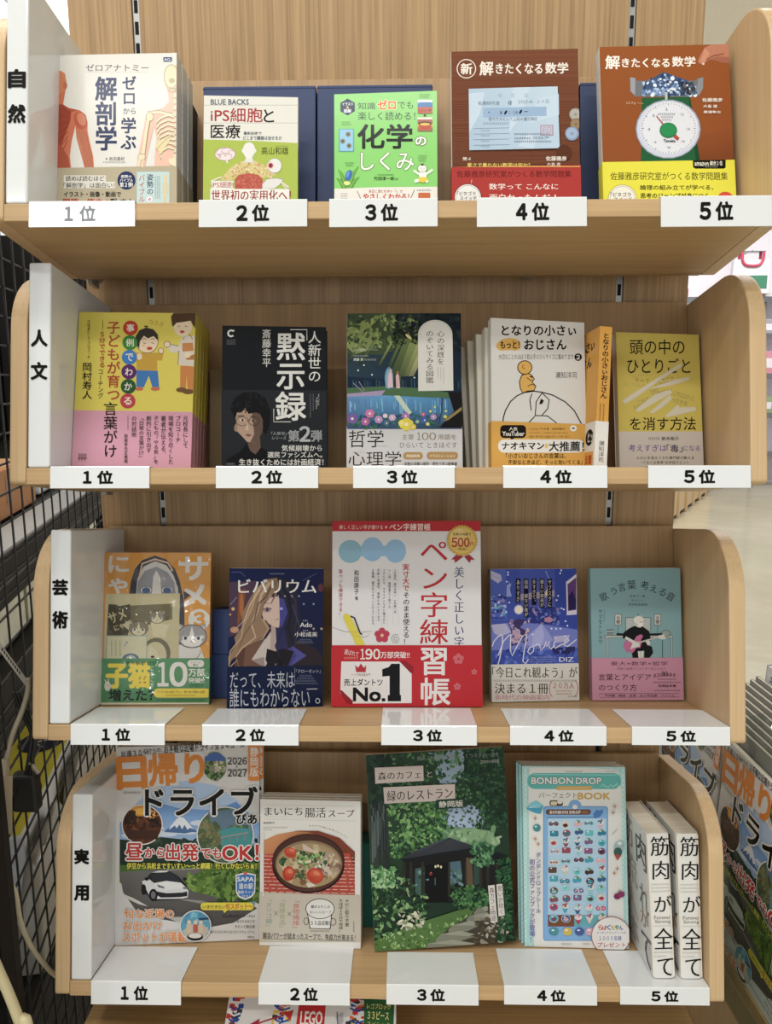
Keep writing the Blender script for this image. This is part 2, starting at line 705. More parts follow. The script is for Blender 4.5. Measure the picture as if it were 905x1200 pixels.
D, HP = .209, .268
NAMES = ['topmost oak display shelf, with the science books, tilted back on the bay',
         'second oak display shelf from the top, with the humanities books',
         'third oak display shelf from the top, with the arts books',
         'lowest oak display shelf, with the practical books and magazine']
for i in range(4):
    t = tag(empty('display_shelf', mat=tray_m(i)), NAMES[i], 'shelf', 'tilted display shelves of the bay')
    mb = MB(); mb.box(-.4298, .4298, 0, D - .0125, 0, .02)
    mb.build('shelf_board', W_PLATE, t, .0012)
    mb = MB(); mb.box(-.4298, .4298, D - .012, D, 0, .272)
    mb.build('backboard', W_BOARD, t, .001)
    out = rounded([(0, 0, .006), (D, 0, .004), (D, HP, .002), (0, HP, .078)])
    for sx in (-1, 1):
        mb = MB()
        mb.prism(out, 'x', *((-.45, -.43) if sx < 0 else (.43, .45)))
        mb.build('side_panel', W_SIDE, t, .0018)
    for x in (-.418, .2):
        mb = MB()
        mb.tube([(x, D, .012), (x, D + .038, .012)], .006, 10)
        mb.box(x - .003, x + .003, D + .005, D + .03, -.004 if x < 0 else .004, .03)
        mb.build('hanging_bracket', STEEL, t)

# ================================================================== white category dividers and rank cards
WHITE, BLACK = '#dcdfdf', '#15130f'
DIV = [('自', '然', 'of the top shelf'), ('人', '文', 'of the second shelf'), ('芸', '術', 'of the third shelf'), ('実', '用', 'of the lowest shelf')]
DIVY = [((.152, .132), (.112, .092)), ((.165, .146), (.126, .106)), ((.183, .164), (.143, .122)), ((.176, .157), (.127, .108))]
for i, (a, b, wh) in enumerate(DIV):
    t = tag(empty('category_divider', mat=tray_m(i) @ Matrix.Translation((-.4285, .001, .0205))),
            'white block divider lettered %s%s at the left end %s' % (a, b, wh), 'divider', 'white category dividers')
    mb = MB()
    w, dep, h = [.0252, .0268, .0262, .0279][i], .192, [.262, .247, .247, .25][i]
    mb.box(0, w, 0, dep, 0, h, ink(WHITE))
    mb.build('block', CARD, t, .0025, seg=3)
    A = Art(w, h, (0, 0, w * 1000, 0, w * 1000, h * 1000, 0, h * 1000), -.0006)
    for (y1, y0), ch in zip(DIVY[i], (a, b)):
        yy = [h * 1000 - q * 1000 for q in (y1, y0)]
        A.t(ch, w * 500 - 9.2, yy[0], w * 500 + 9.4, yy[1], BLACK, b=.075, res=3)
    tag(A.mb.build('lettering', LETTER, t), 'two bold black characters')

# cards: (left, right) edges along each shelf
CX = [[(-.4024, -.2797), (-.2075, -.0858), (-.061, .0599), (.1036, .2254), (.3072, .4289)],
      [(-.4034, -.2805), (-.2009, -.0791), (-.0376, .0825), (.1397, .2618), (.3097, .4309)],
      [(-.4004, -.2797), (-.232, -.110), (-.0058, .1141), (.1557, .2758), (.3076, .4292)],
      [(-.4004, -.2776), (-.1727, -.0498), (-.0006, .1226), (.1567, .2803), (.3109, .4295)]]
CV = [[-.0075, -.009, -.010, -.011, -.0125], [-.0045] * 5, [-.0045, -.0039, -.0027, -.0018, -.0009], [-.0095, -.0072, -.0051, -.0032, -.0014]]
CDEP = [[.06] * 5, [.05] * 5, [.086, .082, .092, .09, .088], [.083, .088, .076, .088, .086]]
SHN = ['top shelf', 'second shelf', 'third shelf', 'lowest shelf']
ORD = ['first', 'second', 'third', 'fourth', 'fifth']
for i in range(4):
    for k in range(5):
        x0, x1 = CX[i][k]
        if k == 0 : x0 = max(x0, -.3995)
        if k == 4: x1 = min(x1, .4292)
        w = x1 - x0
        t = tag(empty('rank_card', mat=tray_m(i) @ Matrix.Translation((x0, 0, 0))),
                'white folded rank card reading %d位 on the front edge of the %s' % (k + 1, SHN[i]), 'card', 'white rank cards')
        vb, dep = CV[i][k], CDEP[i][k]
        mb = MB()
        c = ink(WHITE)
        e = .0012
        # an L of laminated card: top tongue + front flap
        prof = [(-.0022, vb), (-.0022, .0205), (-.0015, .0218), (dep, .0218), (dep, .0206), (-.0004, .0206), (-.0004, vb)]
        mb.prism(prof, 'x', 0, w, c)
        mb.build('folded_card', CARD, t)
        hh = .0215 - vb
        A = Art(w, hh, (0, 0, 127, 0, 127, 27, 0, 27), -.0024, place=lambda a, b_, c_, vb=vb: (a, b_, c_ + vb))
        col = BLACK
        s = 15
        sh = [0, 2, 0, 3, 2][k]
        if (i, k) == (0, 0):
            col = '#8c9195'  # lamp glare washing out this card is painted into its lettering as grey
        A.t(str(k + 1), 43 + sh, 6.5, 54.5 + sh - (2 if k == 0 else 0), 20.5, col, b=.085, res=3)
        A.t('位', 61 + sh, 5.8, 80 + sh, 21.3, col, b=.075, res=3)
        tag(A.mb.build('lettering', LETTER, t), 'bold black rank number')

# ================================================================== books
PAGES = pages_mat()
# shelf, (x, depth, yaw, roll, lean, width, height), corners of the cover artwork frame TL TR BR BL
PL = {
'anatomy':(0,(-0.4030,0.0750,0.0024,-0.0111,0.0301,0.1474,0.2175),(30.0,55.3,739.3,40.2,737.6,1059.1,21.0,1071.7)),
'ips':(0,(-0.2255,0.0850,0.0592,-0.0017,0.0287,0.1165,0.1704),(54.2,136.6,718.8,150.0,716.7,1098.1,46.9,1089.1)),
'chem':(0,(-0.0631,0.0900,-0.0332,-0.0055,0.0310,0.1275,0.1730),(124.2,121.8,803.2,98.2,809.5,1007.4,124.8,1024.8)),
'math2':(0,(0.0818,0.0750,-0.0146,-0.0042,0.0468,0.1547,0.2184),(68.2,58.1,794.1,40.2,812.7,1037.5,76.2,1050.2)),
'math1':(0,(0.2653,0.0750,-0.0088,-0.0052,0.0765,0.1577,0.2263),(85.7,58.3,826.2,41.9,873.0,1056.2,115.9,1068.1)),
'kotoba':(1,(-0.4010,0.0600,0.0341,0.0068,0.0938,0.1514,0.2081),(84.8,34.9,735.4,41.7,706.1,921.0,40.5,915.9)),
'moku':(1,(-0.2105,0.0700,0.0947,-0.0044,0.0241,0.1335,0.1882),(63.1,74.9,796.0,85.6,799.3,1102.7,61.1,1102.2)),
'shinri':(1,(-0.0496,0.0700,0.0252,-0.0030,0.0347,0.1470,0.2037),(69.7,48.4,848.5,47.4,857.2,1121.9,70.4,1123.9)),
'ojisan':(1,(0.1351,0.0700,0.1506,0.0157,0.0794,0.1263,0.1994),(145.3,42.6,665.7,69.3,682.3,905.4,152.0,892.0)),
'atama':(1,(0.3095,0.1150,0.1059,0.0095,0.0832,0.1163,0.1911),(80.2,71.1,726.8,91.5,768.6,1175.8,110.6,1165.5)),
'neko':(2,(-0.4021,0.1042,0.0509,0.0028,0.0473,0.1498,0.2132),(77.9,51.6,823.3,52.8,806.9,1116.7,52.3,1120.1)),
'viva':(2,(-0.2197,0.0833,0.1613,0.0125,0.0382,0.1303,0.1925),(146.4,71.9,811.6,74.6,800.6,1051.4,128.6,1065.6)),
'pen':(2,(-0.0772,0.0985,0.0122,-0.0016,0.0562,0.2089,0.2582),(45.3,30.8,849.9,29.5,859.9,1040.1,41.5,1040.0)),
'movie':(2,(0.1491,0.1305,0.0968,-0.0031,0.0382,0.1261,0.1888),(100.6,86.6,770.6,81.4,790.0,1110.5,114.1,1124.9)),
'uta':(2,(0.2953,0.1447,0.0032,-0.0080,0.0287,0.1294,0.1890),(80.2,82.5,781.2,77.5,806.1,1107.1,99.8,1110.2)),
'drive':(3,(-0.4003,0.0863,0.0953,-0.0040,0.0273,0.2093,0.2874),(54.5,52.4,841.5,32.3,840.6,1111.5,45.2,1147.0)),
'soup':(3,(-0.1885,0.0927,-0.0481,-0.0021,0.0166,0.1485,0.2117),(61.2,101.0,765.1,116.8,764.9,1151.6,57.0,1126.6)),
'cafe':(3,(-0.0190,0.0783,0.0643,-0.0461,0.0998,0.2058,0.2750),(17.4,76.9,774.7,30.6,844.9,1099.0,67.4,1156.4)),
'bonbon':(3,(0.1997,0.0961,-0.0365,-0.0072,0.0391,0.1502,0.2596),(84.9,90.9,688.6,97.1,711.4,1162.1,100.1,1147.9)),
}
# thickness of each book
TH = dict(anatomy=.022, ips=.012, chem=.014, math2=.017, math1=.018, kotoba=.0145, moku=.017, shinri=.016, ojisan=.014, atama=.014,
          neko=.016, viva=.02, pen=.012, movie=.016, uta=.019, drive=.007, soup=.0095, cafe=.009, bonbon=.009)


def book_matrix(key):
    i, (x, u, ya, ro, le, w, h), q = PL[key]
    m = tray_m(i) @ Matrix.Translation((x, u, .0205 + TH[key] * math.sin(max(0, le)) + (w * math.sin(abs(ro)) if ro > .02 else 0)))
    return m @ Matrix.Rotation(ya, 4, 'Z') @ Matrix.Rotation(-le, 4, 'X') @ Matrix.Rotation(ro, 4, 'Y')


def book(key, label, cat='book', group=None, base='#ffffff', spine='L', spine_cols=None, back='#e8e6e0', art=None,
         obi=None, mat=None, name='book', hard=False):
    """paperback or hardback standing on its shelf. obi = (height, colour, artwork function) of the paper belly band"""
    i, (x, u, ya, ro, le, w, h), quad = PL[key]
    th = TH[key]
    mat = mat or MATTE
    r = tag(empty(name, mat=book_matrix(key)), label, cat, group)
    e = .0016 if hard else .0005
    inset = .003 if hard else .0006
    # page block
    p = MB()
    a, b = (e, w - inset) if spine == 'L' else (inset, w - e)
    p.box(a, b, e, th - e, inset, h - inset)
    p.build('pages', PAGES, r)
    # cover: front, spine, back in one wrap
    A = Art(w, h, quad)
    c = A.mb
    sc = spine_cols or [(0, 1, base)]
    bc = ink(base)
    c.box(0, w, 0, e, 0, h, bc)
    c.box(0, w, th - e, th, 0, h, ink(back))
    for t0, t1, col in sc:
        x0, x1 = (0, e) if spine == 'L' else (w - e, w)
        c.box(x0 - .0003, x1 + .0003, .0001, th - .0001, t0 * h, t1 * h, ink(col))
    if art: art(A)
    c.build('cover', mat, r)
    if obi:
        oh, ocol, oart = obi
        B = Art(w, h, quad, n0=-.0011, box=(0, w, 0, oh))
        k = B.mb
        oc = ink(ocol)
        k.box(-.0006, w + .0006, -.0011, -.0007, .0003, oh, oc)
        if spine == 'L':
            k.box(-.0009, -.0005, -.0011, th + .0004, .0003, oh, oc)
        else:
            k.box(w + .0005, w + .0009, -.0011, th + .0004, .0003, oh, oc)
        k.box(-.0006, w + .0006, th + .0002, th + .0005, .0003, oh, oc)
        if oart: oart(B)
        k.build('paper_band', mat, r)
    return r


def shifted(o, dx, dn, label, dz=0.0, rot=0.0):
    c = copy_tree(o)
    c.matrix_world = o.matrix_world @ Matrix.Translation((dx, dn, dz)) @ Matrix.Rotation(rot, 4, 'Z')
    c['label'] = label
    return c


def leaves(cols, n, seed):
    return [random.Random(seed).choice(cols) for _ in range(n)]

# ---------------------------------------------------------------- top shelf
def art_anatomy(A):
    W = '#dedbd3'
    A.r(0, 0, 800, 1100, W)
    A.t('ゼロアナトミー', 195, 108, 572, 148, '#4a4a4c', b=.01)
    A.r(195, 152, 570, 154, '#b8b4aa')
    A.rr(660, 66, 712, 94, 4, '#34406a'); A.t('ACL', 666, 72, 706, 88, '#dfe2ea', b=.05)
    N = '#2f3a5e'
    A.t('解剖学', 250, 178, 386, 620, N, b=.055, v=1, res=3)
    A.t('ゼロ', 412, 175, 500, 352, N, b=.045, v=1)
    A.t('から', 420, 366, 496, 402, '#33333a', b=.01)
    A.t('学ぶ', 404, 420, 500, 615, N, b=.045, v=1)
    A.t('吉田直紀', 336, 654, 428, 676, '#4a4a4c')
    A.e(320, 665, 5, 5, '#4a4a4c'); A.fine(300, 682, 438, 690, '#77746e', n=14)
    # muscle figure, from behind
    R1, R2, R3 = '#b1543a', '#c87050', '#9c4430'
    A.p([(20, 150), (45, 147), (72, 165), (80, 215), (86, 235), (74, 262), (66, 310), (60, 345), (95, 366), (160, 380), (195, 405), (207, 450), (206, 500),
         (218, 560), (240, 650), (245, 722), (190, 722), (165, 630), (140, 540), (134, 470), (112, 560), (100, 650), (108, 722), (20, 722)],
        R2)
    A.p([(20, 150), (45, 147), (70, 162), (78, 205), (70, 262), (40, 285), (20, 290)], '#c9805c')
    A.e(72, 235, 12, 22, '#b9694a')
    A.p([(20, 345), (60, 345), (110, 385), (104, 440), (60, 560), (30, 640), (20, 720)], R3)
    A.p([(60, 350), (95, 366), (150, 379), (110, 390)], R1)
    A.e(165, 440, 38, 55, '#b65a42', -20); A.e(170, 432, 24, 40, '#cf8263', -20)
    A.p([(140, 500), (170, 495), (205, 560), (225, 650), (235, 720), (200, 720), (170, 630)], '#c47e5f')
    for k in range(6):
        A.l([(150 + 9 * k, 500), (178 + 8 * k, 600), (196 + 8 * k, 715)], 3, '#a9563d')
    for k in range(7):
        A.l([(24, 380 + 46 * k), (62, 372 + 40 * k), (100 - k * 2, 400 + 26 * k)], 3, '#86382a')
    A.p([(20, 560), (60, 600), (92, 660), (100, 720), (20, 720)], '#a9543c')
    # skeleton figure
    PK = '#e6b9a4'; BO, LN = '#e2d7b4', '#9a8c6a'
    A.p([(740, 112), (700, 122), (672, 150), (664, 200), (690, 280), (694, 330), (660, 366), (590, 384), (556, 410), (545, 480), (520, 600), (500, 718), (548, 718), (575, 600),
         (606, 470), (622, 560), (610, 640), (608, 718), (742, 718)], PK)
    A.e(712, 180, 42, 70, BO); A.e(706, 180, 42, 70, BO)
    A.ring(708, 180, 42, 68, 3, LN)
    A.e(712, 206, 18, 15, '#b9ad8c'); A.e(715, 258, 20, 12, '#cbbf9c'); A.ring(715, 262, 22, 12, 3, LN)
    for k in range(12):
        A.rr(722, 280 + 36 * k, 742, 305 + 36 * k, 6, '#ddd2b0'); A.l([(722, 308 + 36 * k), (742, 308 + 36 * k)], 3, LN)
    A.l([(566, 396), (640, 392), (715, 410)], 15, BO); A.l([(566, 388), (640, 383), (715, 400)], 3, LN)
    A.e(580, 420, 22, 26, BO); A.ring(580, 420, 22, 26, 3, LN)
    A.l([(572, 430), (556, 520), (540, 640)], 18, BO); A.l([(582, 440), (568, 530), (552, 640)], 3, LN)
    A.e(532, 655, 22, 18, BO); A.ring(532, 655, 22, 18, 3, LN); A.l([(522, 665), (512, 716)], 14, BO); A.l([(540, 665), (536, 716)], 10, BO)
    for k in range(8):
        y = 420 + 27 * k
        P = [(728, y), (690, y - 10), (645 - k, y + 8 + k * 2), (618 + k * 4, y + 34 + k * 3)]
        A.l(P, 11, BO); A.l([(a, b + 7) for a, b in P], 3, LN)
    A.p([(612, 600), (640, 560), (715, 520), (700, 560), (650, 640)], '#ddcf9e'); A.l([(620, 612), (660, 570), (714, 525)], 3, LN)
    A.p([(690, 668), (742, 660), (742, 716), (700, 700)], BO)


def band_anatomy(B):
    B.r(15, 716, 800, 1100, '#b2a78c')
    for a, b, x1 in ((768, 798, 318), (806, 836, 374)):
        B.r(66, a - 4, x1, b + 4, '#d8d4c8')
    B.t('読めば読むほど', 78, 768, 308, 798, '#26251f', b=.015)
    B.t('「解剖学」は面白い！', 66, 808, 370, 838, '#26251f', b=.015)
    B.t('イラスト・画像・動画で', 66, 860, 408, 892, '#17160f', b=.045)
    B.t('関節・筋肉の', 62, 902, 345, 950, '#b5352c', b=.055); B.t('動きと', 345, 902, 492, 950, '#20202c', b=.05)
    B.e(441, 795, 54, 54, '#27345e'); B.t('姿勢の', 408, 762, 474, 780, '#e4e2dc', b=.03); B.t('バイブル', 402, 784, 480, 802, '#e4e2dc', b=.03)
    B.t('第2弾!', 402, 806, 480, 834, '#e4e2dc', b=.04)
    B.r(502, 742, 700, 1000, '#a9c6c4'); B.r(506, 746, 696, 1000, '#bdd2cf')
    B.t('姿勢の', 562, 756, 604, 880, '#27345e', v=1, b=.02); B.t('バイブル', 514, 760, 552, 925, '#b5504a', v=1, b=.01)
    for k in range(3): B.fine(612 + 12 * k, 770, 618 + 12 * k, 905, '#5d6c78', v=1, n=12)
    B.e(580, 906, 18, 18, '#e4e2dc'); B.e(580, 906, 9, 9, '#c79fb2')
    B.e(674, 778, 12, 18, '#d9c69a'); B.l([(674, 796), (676, 850), (670, 925)], 16, '#d9c69a'); B.l([(662, 810), (660, 870)], 6, '#d9c69a'); B.l([(686, 810), (690, 870)], 6, '#d9c69a')


bk = book('anatomy', 'white anatomy textbook with a red muscle figure, frontmost copy beside the top shelf divider', 'book', 'anatomy textbooks', '#dedbd3', 'R',
     [(0, .3, '#a9a28e'), (.3, 1, '#c9c8c2')], art=art_anatomy, obi=(.0745, '#b2a78c', band_anatomy), mat=GLOSS)
shifted(bk, .0006, .0235, 'second copy from the front of the white anatomy textbook')
shifted(bk, .0012, .047, 'third copy from the front of the white anatomy textbook, rearmost')


def art_ips(A):
    A.r(0, 100, 900, 1200, '#dcdad0')
    A.r(50, 204, 900, 207, '#a9a79d'); A.r(50, 330, 900, 333, '#a9a79d')
    A.t('BLUE BACKS', 104, 164, 372, 202, '#27415f', b=.03)
    A.t('iPS細胞', 104, 226, 470, 326, '#a63a3c', b=.02, res=3); A.t('と', 478, 236, 550, 326, '#23211c', b=.02)
    A.t('医療', 104, 342, 312, 440, '#23211c', b=.02, res=3)
    A.t('最新技術で', 336, 394, 462, 416, '#2b4a55', b=.02); A.t('どこまで臓器は治せるか', 332, 424, 606, 452, '#2b4a55', b=.02)
    G = '#a7b94a'
    A.p([(40, 448), (400, 458), (760, 476), (760, 1150), (40, 1150)], G)
    A.t('高山和雄', 462, 502, 652, 556, '#2a2a20', b=.01); A.r(560, 494, 652, 496, '#4a4a30')
    # brain
    A.e(205, 552, 72, 46, '#e3d6d6'); A.ring(205, 552, 72, 46, 4, '#b07f86')
    for k, (x, y, r) in enumerate([(165, 540, 22), (205, 528, 24), (246, 540, 20), (185, 566, 24), (228, 566, 24), (160, 568, 14)]):
        A.ring(x, y, r, r * .7, 3, '#b07f86', a0=20 + 40 * k, a1=250 + 40 * k)
    A.l([(215, 596), (222, 616)], 10, '#e3d6d6')
    # body of cells
    A.p([(170, 735), (240, 650), (330, 600), (420, 600), (500, 640), (570, 700), (470, 720), (370, 690), (300, 700), (250, 740)], '#cdbf7c')
    A.sc(260, 190, 600, 540, 735, 4, 8, ['#d9c39a', '#c98f6e', '#e3d3ae', '#b98a52'], 4, .9, lambda x, y: y > 600 + ((x - 375) / 190) ** 2 * 110 and y < 690 + abs(x - 370) * .22)
    A.p([(352, 560), (396, 560), (402, 602), (420, 612), (330, 612), (346, 602)], '#d9d7d2')
    A.e(374, 525, 44, 56, '#e0ded8'); A.e(330, 530, 8, 14, '#e0ded8'); A.e(418, 530, 8, 14, '#e0ded8')
    A.p([(275, 735), (300, 700), (370, 688), (440, 700), (472, 730), (466, 800), (276, 800)], '#b8584a')
    A.sc(70, 282, 705, 462, 790, 5, 9, ['#c46e5e', '#a64b40'], 6, .9)
    A.e(555, 635, 48, 52, '#dcdcd6'); A.ring(555, 635, 50, 52, 3, '#9c9484'); A.e(527, 634, 26, 28, '#e0c9c9'); A.e(527, 634, 17, 18, '#b04048'); A.e(527, 634, 7, 8, '#5a1d24')
    A.p([(468, 760), (500, 730), (570, 722), (618, 735), (590, 770), (556, 795), (470, 800)], '#d8d6d0'); A.l([(470, 762), (500, 730), (570, 722), (618, 735), (590, 772)], 4, '#a88a86')
    A.l([(600, 750), (656, 790)], 12, '#dfd6c0'); A.l([(610, 770), (640, 800)], 8, '#dfd6c0'); A.l([(110, 742), (180, 715)], 10, '#dfd6c0')
    A.r(106, 742, 266, 800, '#e0ddd2'); A.t('iPS細胞', 108, 748, 266, 792, '#a63a3c', m=1)
    A.r(100, 800, 660, 890, '#e2dfd6'); A.t('世界初の実用化へ！', 110, 808, 668, 882, '#8f2c30', b=.035, m=1, res=2)
    A.r(100, 890, 720, 896, '#c9c6a4'); A.t('60', 118, 888, 160, 910, '#8f2c30')


bk = book('ips', 'slim white and lime paperback on iPS cells with a brain and eyeball', 'book', None, '#dcdad0', 'R', [(0, .62, '#9dae48'), (.62, 1, '#cfcdc3')], art=art_ips)


def art_chem(A):
    G = '#86cd6b'
    A.r(100, 80, 850, 1050, G)
    N = '#1d2b4b'
    A.p([(212, 150), (260, 178), (260, 234), (212, 262), (164, 234), (164, 178)], N)
    A.t('イラスト', 176, 176, 248, 196, '#dfe6ec', b=.03); A.t('&', 202, 200, 222, 216, '#e0c04a', b=.04); A.t('図解', 188, 220, 236, 244, '#dfe6ec', b=.03)
    A.t('知識', 280, 176, 396, 222, '#2a4030', b=.0); A.t('ゼロ', 412, 160, 530, 222, '#d4501e', b=.06, o='#f0e8b0', ow=.05); A.t('でも', 546, 170, 646, 218, '#2a4030')
    A.t('楽しく読める！', 280, 238, 660, 294, '#2a4030')
    K = '#101810'
    A.t('化学', 280, 322, 640, 480, K, b=.045, res=4)
    A.t('の', 662, 404, 732, 460, '#f0f2e4', b=.06, o='#3a4a30', ow=.055)
    A.t('しくみ', 300, 506, 650, 626, '#eef2e0', b=.015, o='#4a6a3a', ow=.025, res=3)
    A.t('竹田淳一郎', 386, 668, 520, 692, '#20301e', b=.02); A.fine(524, 678, 550, 690, '#20301e', n=3); A.fine(410, 652, 522, 660, '#2a4030', n=12)
    # beaker with atoms
    A.r(154, 352, 254, 502, '#4f9cb0'); A.r(160, 356, 248, 498, '#8fc2e0')
    for x, y in ((216, 388), (180, 434), (222, 464)):
        A.e(x, y, 17, 17, '#8a8474'); A.e(x, y, 9, 9, '#5a564a')
    A.fine(172, 304, 232, 312, '#3d5a38', n=7); A.fine(172, 320, 238, 328, '#3d5a38', n=8)
    A.fine(196, 574, 256, 582, '#3d5a38', n=7); A.fine(200, 590, 250, 598, '#3d5a38', n=6)
    # plant
    for P in ([(205, 740), (170, 650), (150, 620)], [(215, 740), (250, 650), (284, 600)], [(190, 742), (160, 690), (138, 680)], [(225, 742), (262, 690), (290, 670)]):
        A.l(P, 34, '#5d9a3e', 4); A.l(P, 10, '#7fb455', 2)
    A.e(220, 660, 22, 36, '#3f6fb4', 20); A.e(214, 655, 8, 22, '#6a94cc', 20); A.e(208, 712, 22, 14, '#d8e08a')
    # small photos
    A.r(676, 160, 774, 250, '#7d9cc0'); A.r(676, 205, 774, 250, '#b5553c'); A.p([(676, 190), (720, 165), (774, 185), (774, 208), (676, 208)], '#3f77b0')
    A.r(676, 160, 774, 176, '#d6dce0'); A.sc(14, 684, 222, 766, 238, 4, 7, ['#6a2e20'], 3)
    A.r(676, 276, 774, 368, '#a5604a'); A.r(676, 276, 774, 290, '#dcd8cc')
    A.e(725, 330, 50, 26, '#d8c04a'); A.e(725, 336, 44, 20, '#b5482e'); A.e(725, 318, 46, 14, '#4a3020'); A.e(725, 322, 34, 9, '#e0b84a'); A.e(724, 263, 9, 7, '#2a3a20')
    A.fine(690, 122, 760, 130, '#3d5a38', n=8); A.fine(690, 138, 752, 146, '#3d5a38', n=7)
    # baby
    A.l([(650, 628), (680, 650), (706, 660)], 14, '#ecebe0'); A.l([(776, 622), (740, 648), (712, 660)], 14, '#ecebe0')
    A.e(710, 655, 26, 30, '#ecebe0'); A.e(707, 615, 30, 26, '#ecebe0'); A.ring(707, 615, 30, 26, 3, '#5a6a48'); A.e(707, 590, 12, 7, '#5a3a28')
    A.e(697, 614, 3, 3, '#3a2a20'); A.e(718, 614, 3, 3, '#3a2a20'); A.l([(700, 624), (707, 629), (714, 624)], 3, '#a04a38')
    A.l([(692, 690), (656, 702)], 20, '#ecebe0'); A.l([(724, 690), (744, 704)], 20, '#ecebe0')
    A.p([(686, 672), (734, 672), (744, 692), (710, 712), (680, 694)], '#e2c43a')
    A.fine(680, 528, 740, 536, '#3d5a38', n=7); A.fine(680, 544, 736, 552, '#3d5a38', n=7); A.fine(684, 560, 730, 568, '#3d5a38', n=6)
    # bottom strip
    A.p([(124, 750), (400, 740), (806, 736), (810, 1030), (124, 1030)], '#e1ddd4')
    A.t('身近に潜む化学の「?」が', 352, 756, 578, 778, '#a8452f', b=.02); A.t('やさしくわかる！', 316, 782, 620, 824, '#c0392b', b=.05)
    A.l([(276, 764), (306, 832)], 4, '#4a4a44'); A.l([(656, 756), (622, 832)], 4, '#4a4a44')
    for k in range(3): A.fine(168, 780 + 16 * k, 214, 787 + 16 * k, '#55554e', n=5)
    A.rr(680, 776, 760, 816, 8, '#c4683e'); A.ring(264, 840, 20, 20, 4, '#8a8a84'); A.fine(672, 756, 768, 765, '#44443e', n=9)


bk = book('chem', 'bright green chemistry primer, front copy, third from left on the top shelf', 'book', 'chemistry primers', '#86cd6b', 'L', [(0, .26, '#d8d4ca'), (.26, 1, '#7fc465')], art=art_chem, mat=GLOSS)
shifted(bk, -.0012, .0155, 'rear copy of the bright green chemistry primer')


def math_cover(A, c1, c2):
    A.p([(40, 30), (900, 20), (900, 760), (40, 760)], [c1, c1, c2, c2])


def art_math2(A):
    math_cover(A, '#75442c', '#6b3d28')
    rnd = random.Random(5)
    for k in range(46):
        y = 60 + 15 * k
        A.n += A.STEP * .9
        A.l([(70, y), (300, y + rnd.uniform(-4, 4)), (560, y + rnd.uniform(-4, 4)), (810, y)], rnd.uniform(1.5, 4), rnd.choice(['#7c4a32', '#693a26', '#71412b']))
    C = '#e9ddcf'
    A.ring(155, 157, 53, 53, 5, C); A.t('新', 124, 126, 188, 188, C, b=.05)
    A.t('解', 232, 116, 308, 194, C, b=.05); A.t('きたくなる', 324, 128, 590, 186, C, b=.045); A.t('数学', 608, 122, 738, 184, C, b=.045)
    # receipt
    A.p([(176, 272), (682, 262), (696, 622), (180, 630)], '#3f2416')
    A.p([(168, 272), (678, 258), (690, 612), (172, 624)], ['#a9bfd0', '#b9cbd8', '#b2c6d6', '#a3bacb'])
    for P in ([(170, 300), (260, 290), (230, 420), (172, 520)], [(420, 265), (520, 262), (470, 430), (400, 520)], [(560, 330), (684, 300), (686, 420), (520, 470)], [(450, 600), (520, 520), (560, 560), (540, 616)]):
        A.p(P, '#bccddb')
    A.p([(250, 382), (614, 374), (614, 428), (250, 436)], '#92acc8')
    for k, ch in enumerate('領収証'): A.t(ch, 336 + 76 * k, 298, 358 + 76 * k, 322, '#8fa3b8')
    A.t('佐藤研究室', 222, 344, 346, 366, '#54637a'); A.t('様', 392, 340, 416, 366, '#54637a'); A.t('2025-8-', 452, 336, 540, 356, '#6a7a90'); A.t('20日', 560, 334, 626, 356, '#6a7a90')
    A.e(284, 407, 4, 4, '#3f4a5a'); A.t('¥', 346, 398, 362, 420, '#3f4a5a'); A.e(380, 408, 6, 14, '#14161c', 30); A.t('1', 396, 398, 404, 416, '#3f4a5a'); A.t('18', 424, 398, 450, 416, '#3f4a5a'); A.e(466, 404, 6, 14, '#14161c', 30); A.l([(484, 404), (508, 402)], 4, '#3f4a5a')
    A.t('但カガタとして上記の通り領収', 282, 434, 562, 456, '#5d6c84'); A.fine(250, 466, 400, 476, '#7686a0', n=14)
    for k in range(4): A.l([(196, 500 + 32 * k), (402, 496 + 32 * k)], 2, '#7a8ca6'); A.fine(240, 508 + 30 * k, 290, 516 + 30 * k, '#8394ae', n=5)
    A.r(578, 480, 652, 540, '#a58e9e'); A.r(584, 486, 646, 534, '#b9bccb'); A.t('印', 590, 490, 640, 530, '#a58e9e')
    A.fine(430, 528, 640, 536, '#46526a', n=20); A.t('ガロア', 534, 546, 628, 562, '#2d3548'); A.fine(430, 552, 524, 560, '#46526a', n=9); A.fine(430, 570, 644, 578, '#46526a', n=18)
    # coins
    for x, y, r, c, d in ((780, 420, 37, '#8c8880', '#a8a49a'), (782, 476, 34, '#7a6248', '#917a5c'), (760, 530, 40, '#7f90ac', '#98aac4')):
        A.e(x, y, r, r, c); A.e(x - 2, y - 2, r * .8, r * .8, d); A.e(x, y, r * .22, r * .22, c)
    A.e(715, 640, 44, 46, '#56301e')
    A.t('問６', 136, 666, 180, 684, C, b=.03); A.t('佐藤雅彦', 610, 660, 728, 686, C, b=.03)
    A.t('重さで量れない数学は何か？', 160, 698, 520, 722, '#e0c35e', b=.03); A.t('大島 遼', 616, 696, 694, 716, C)


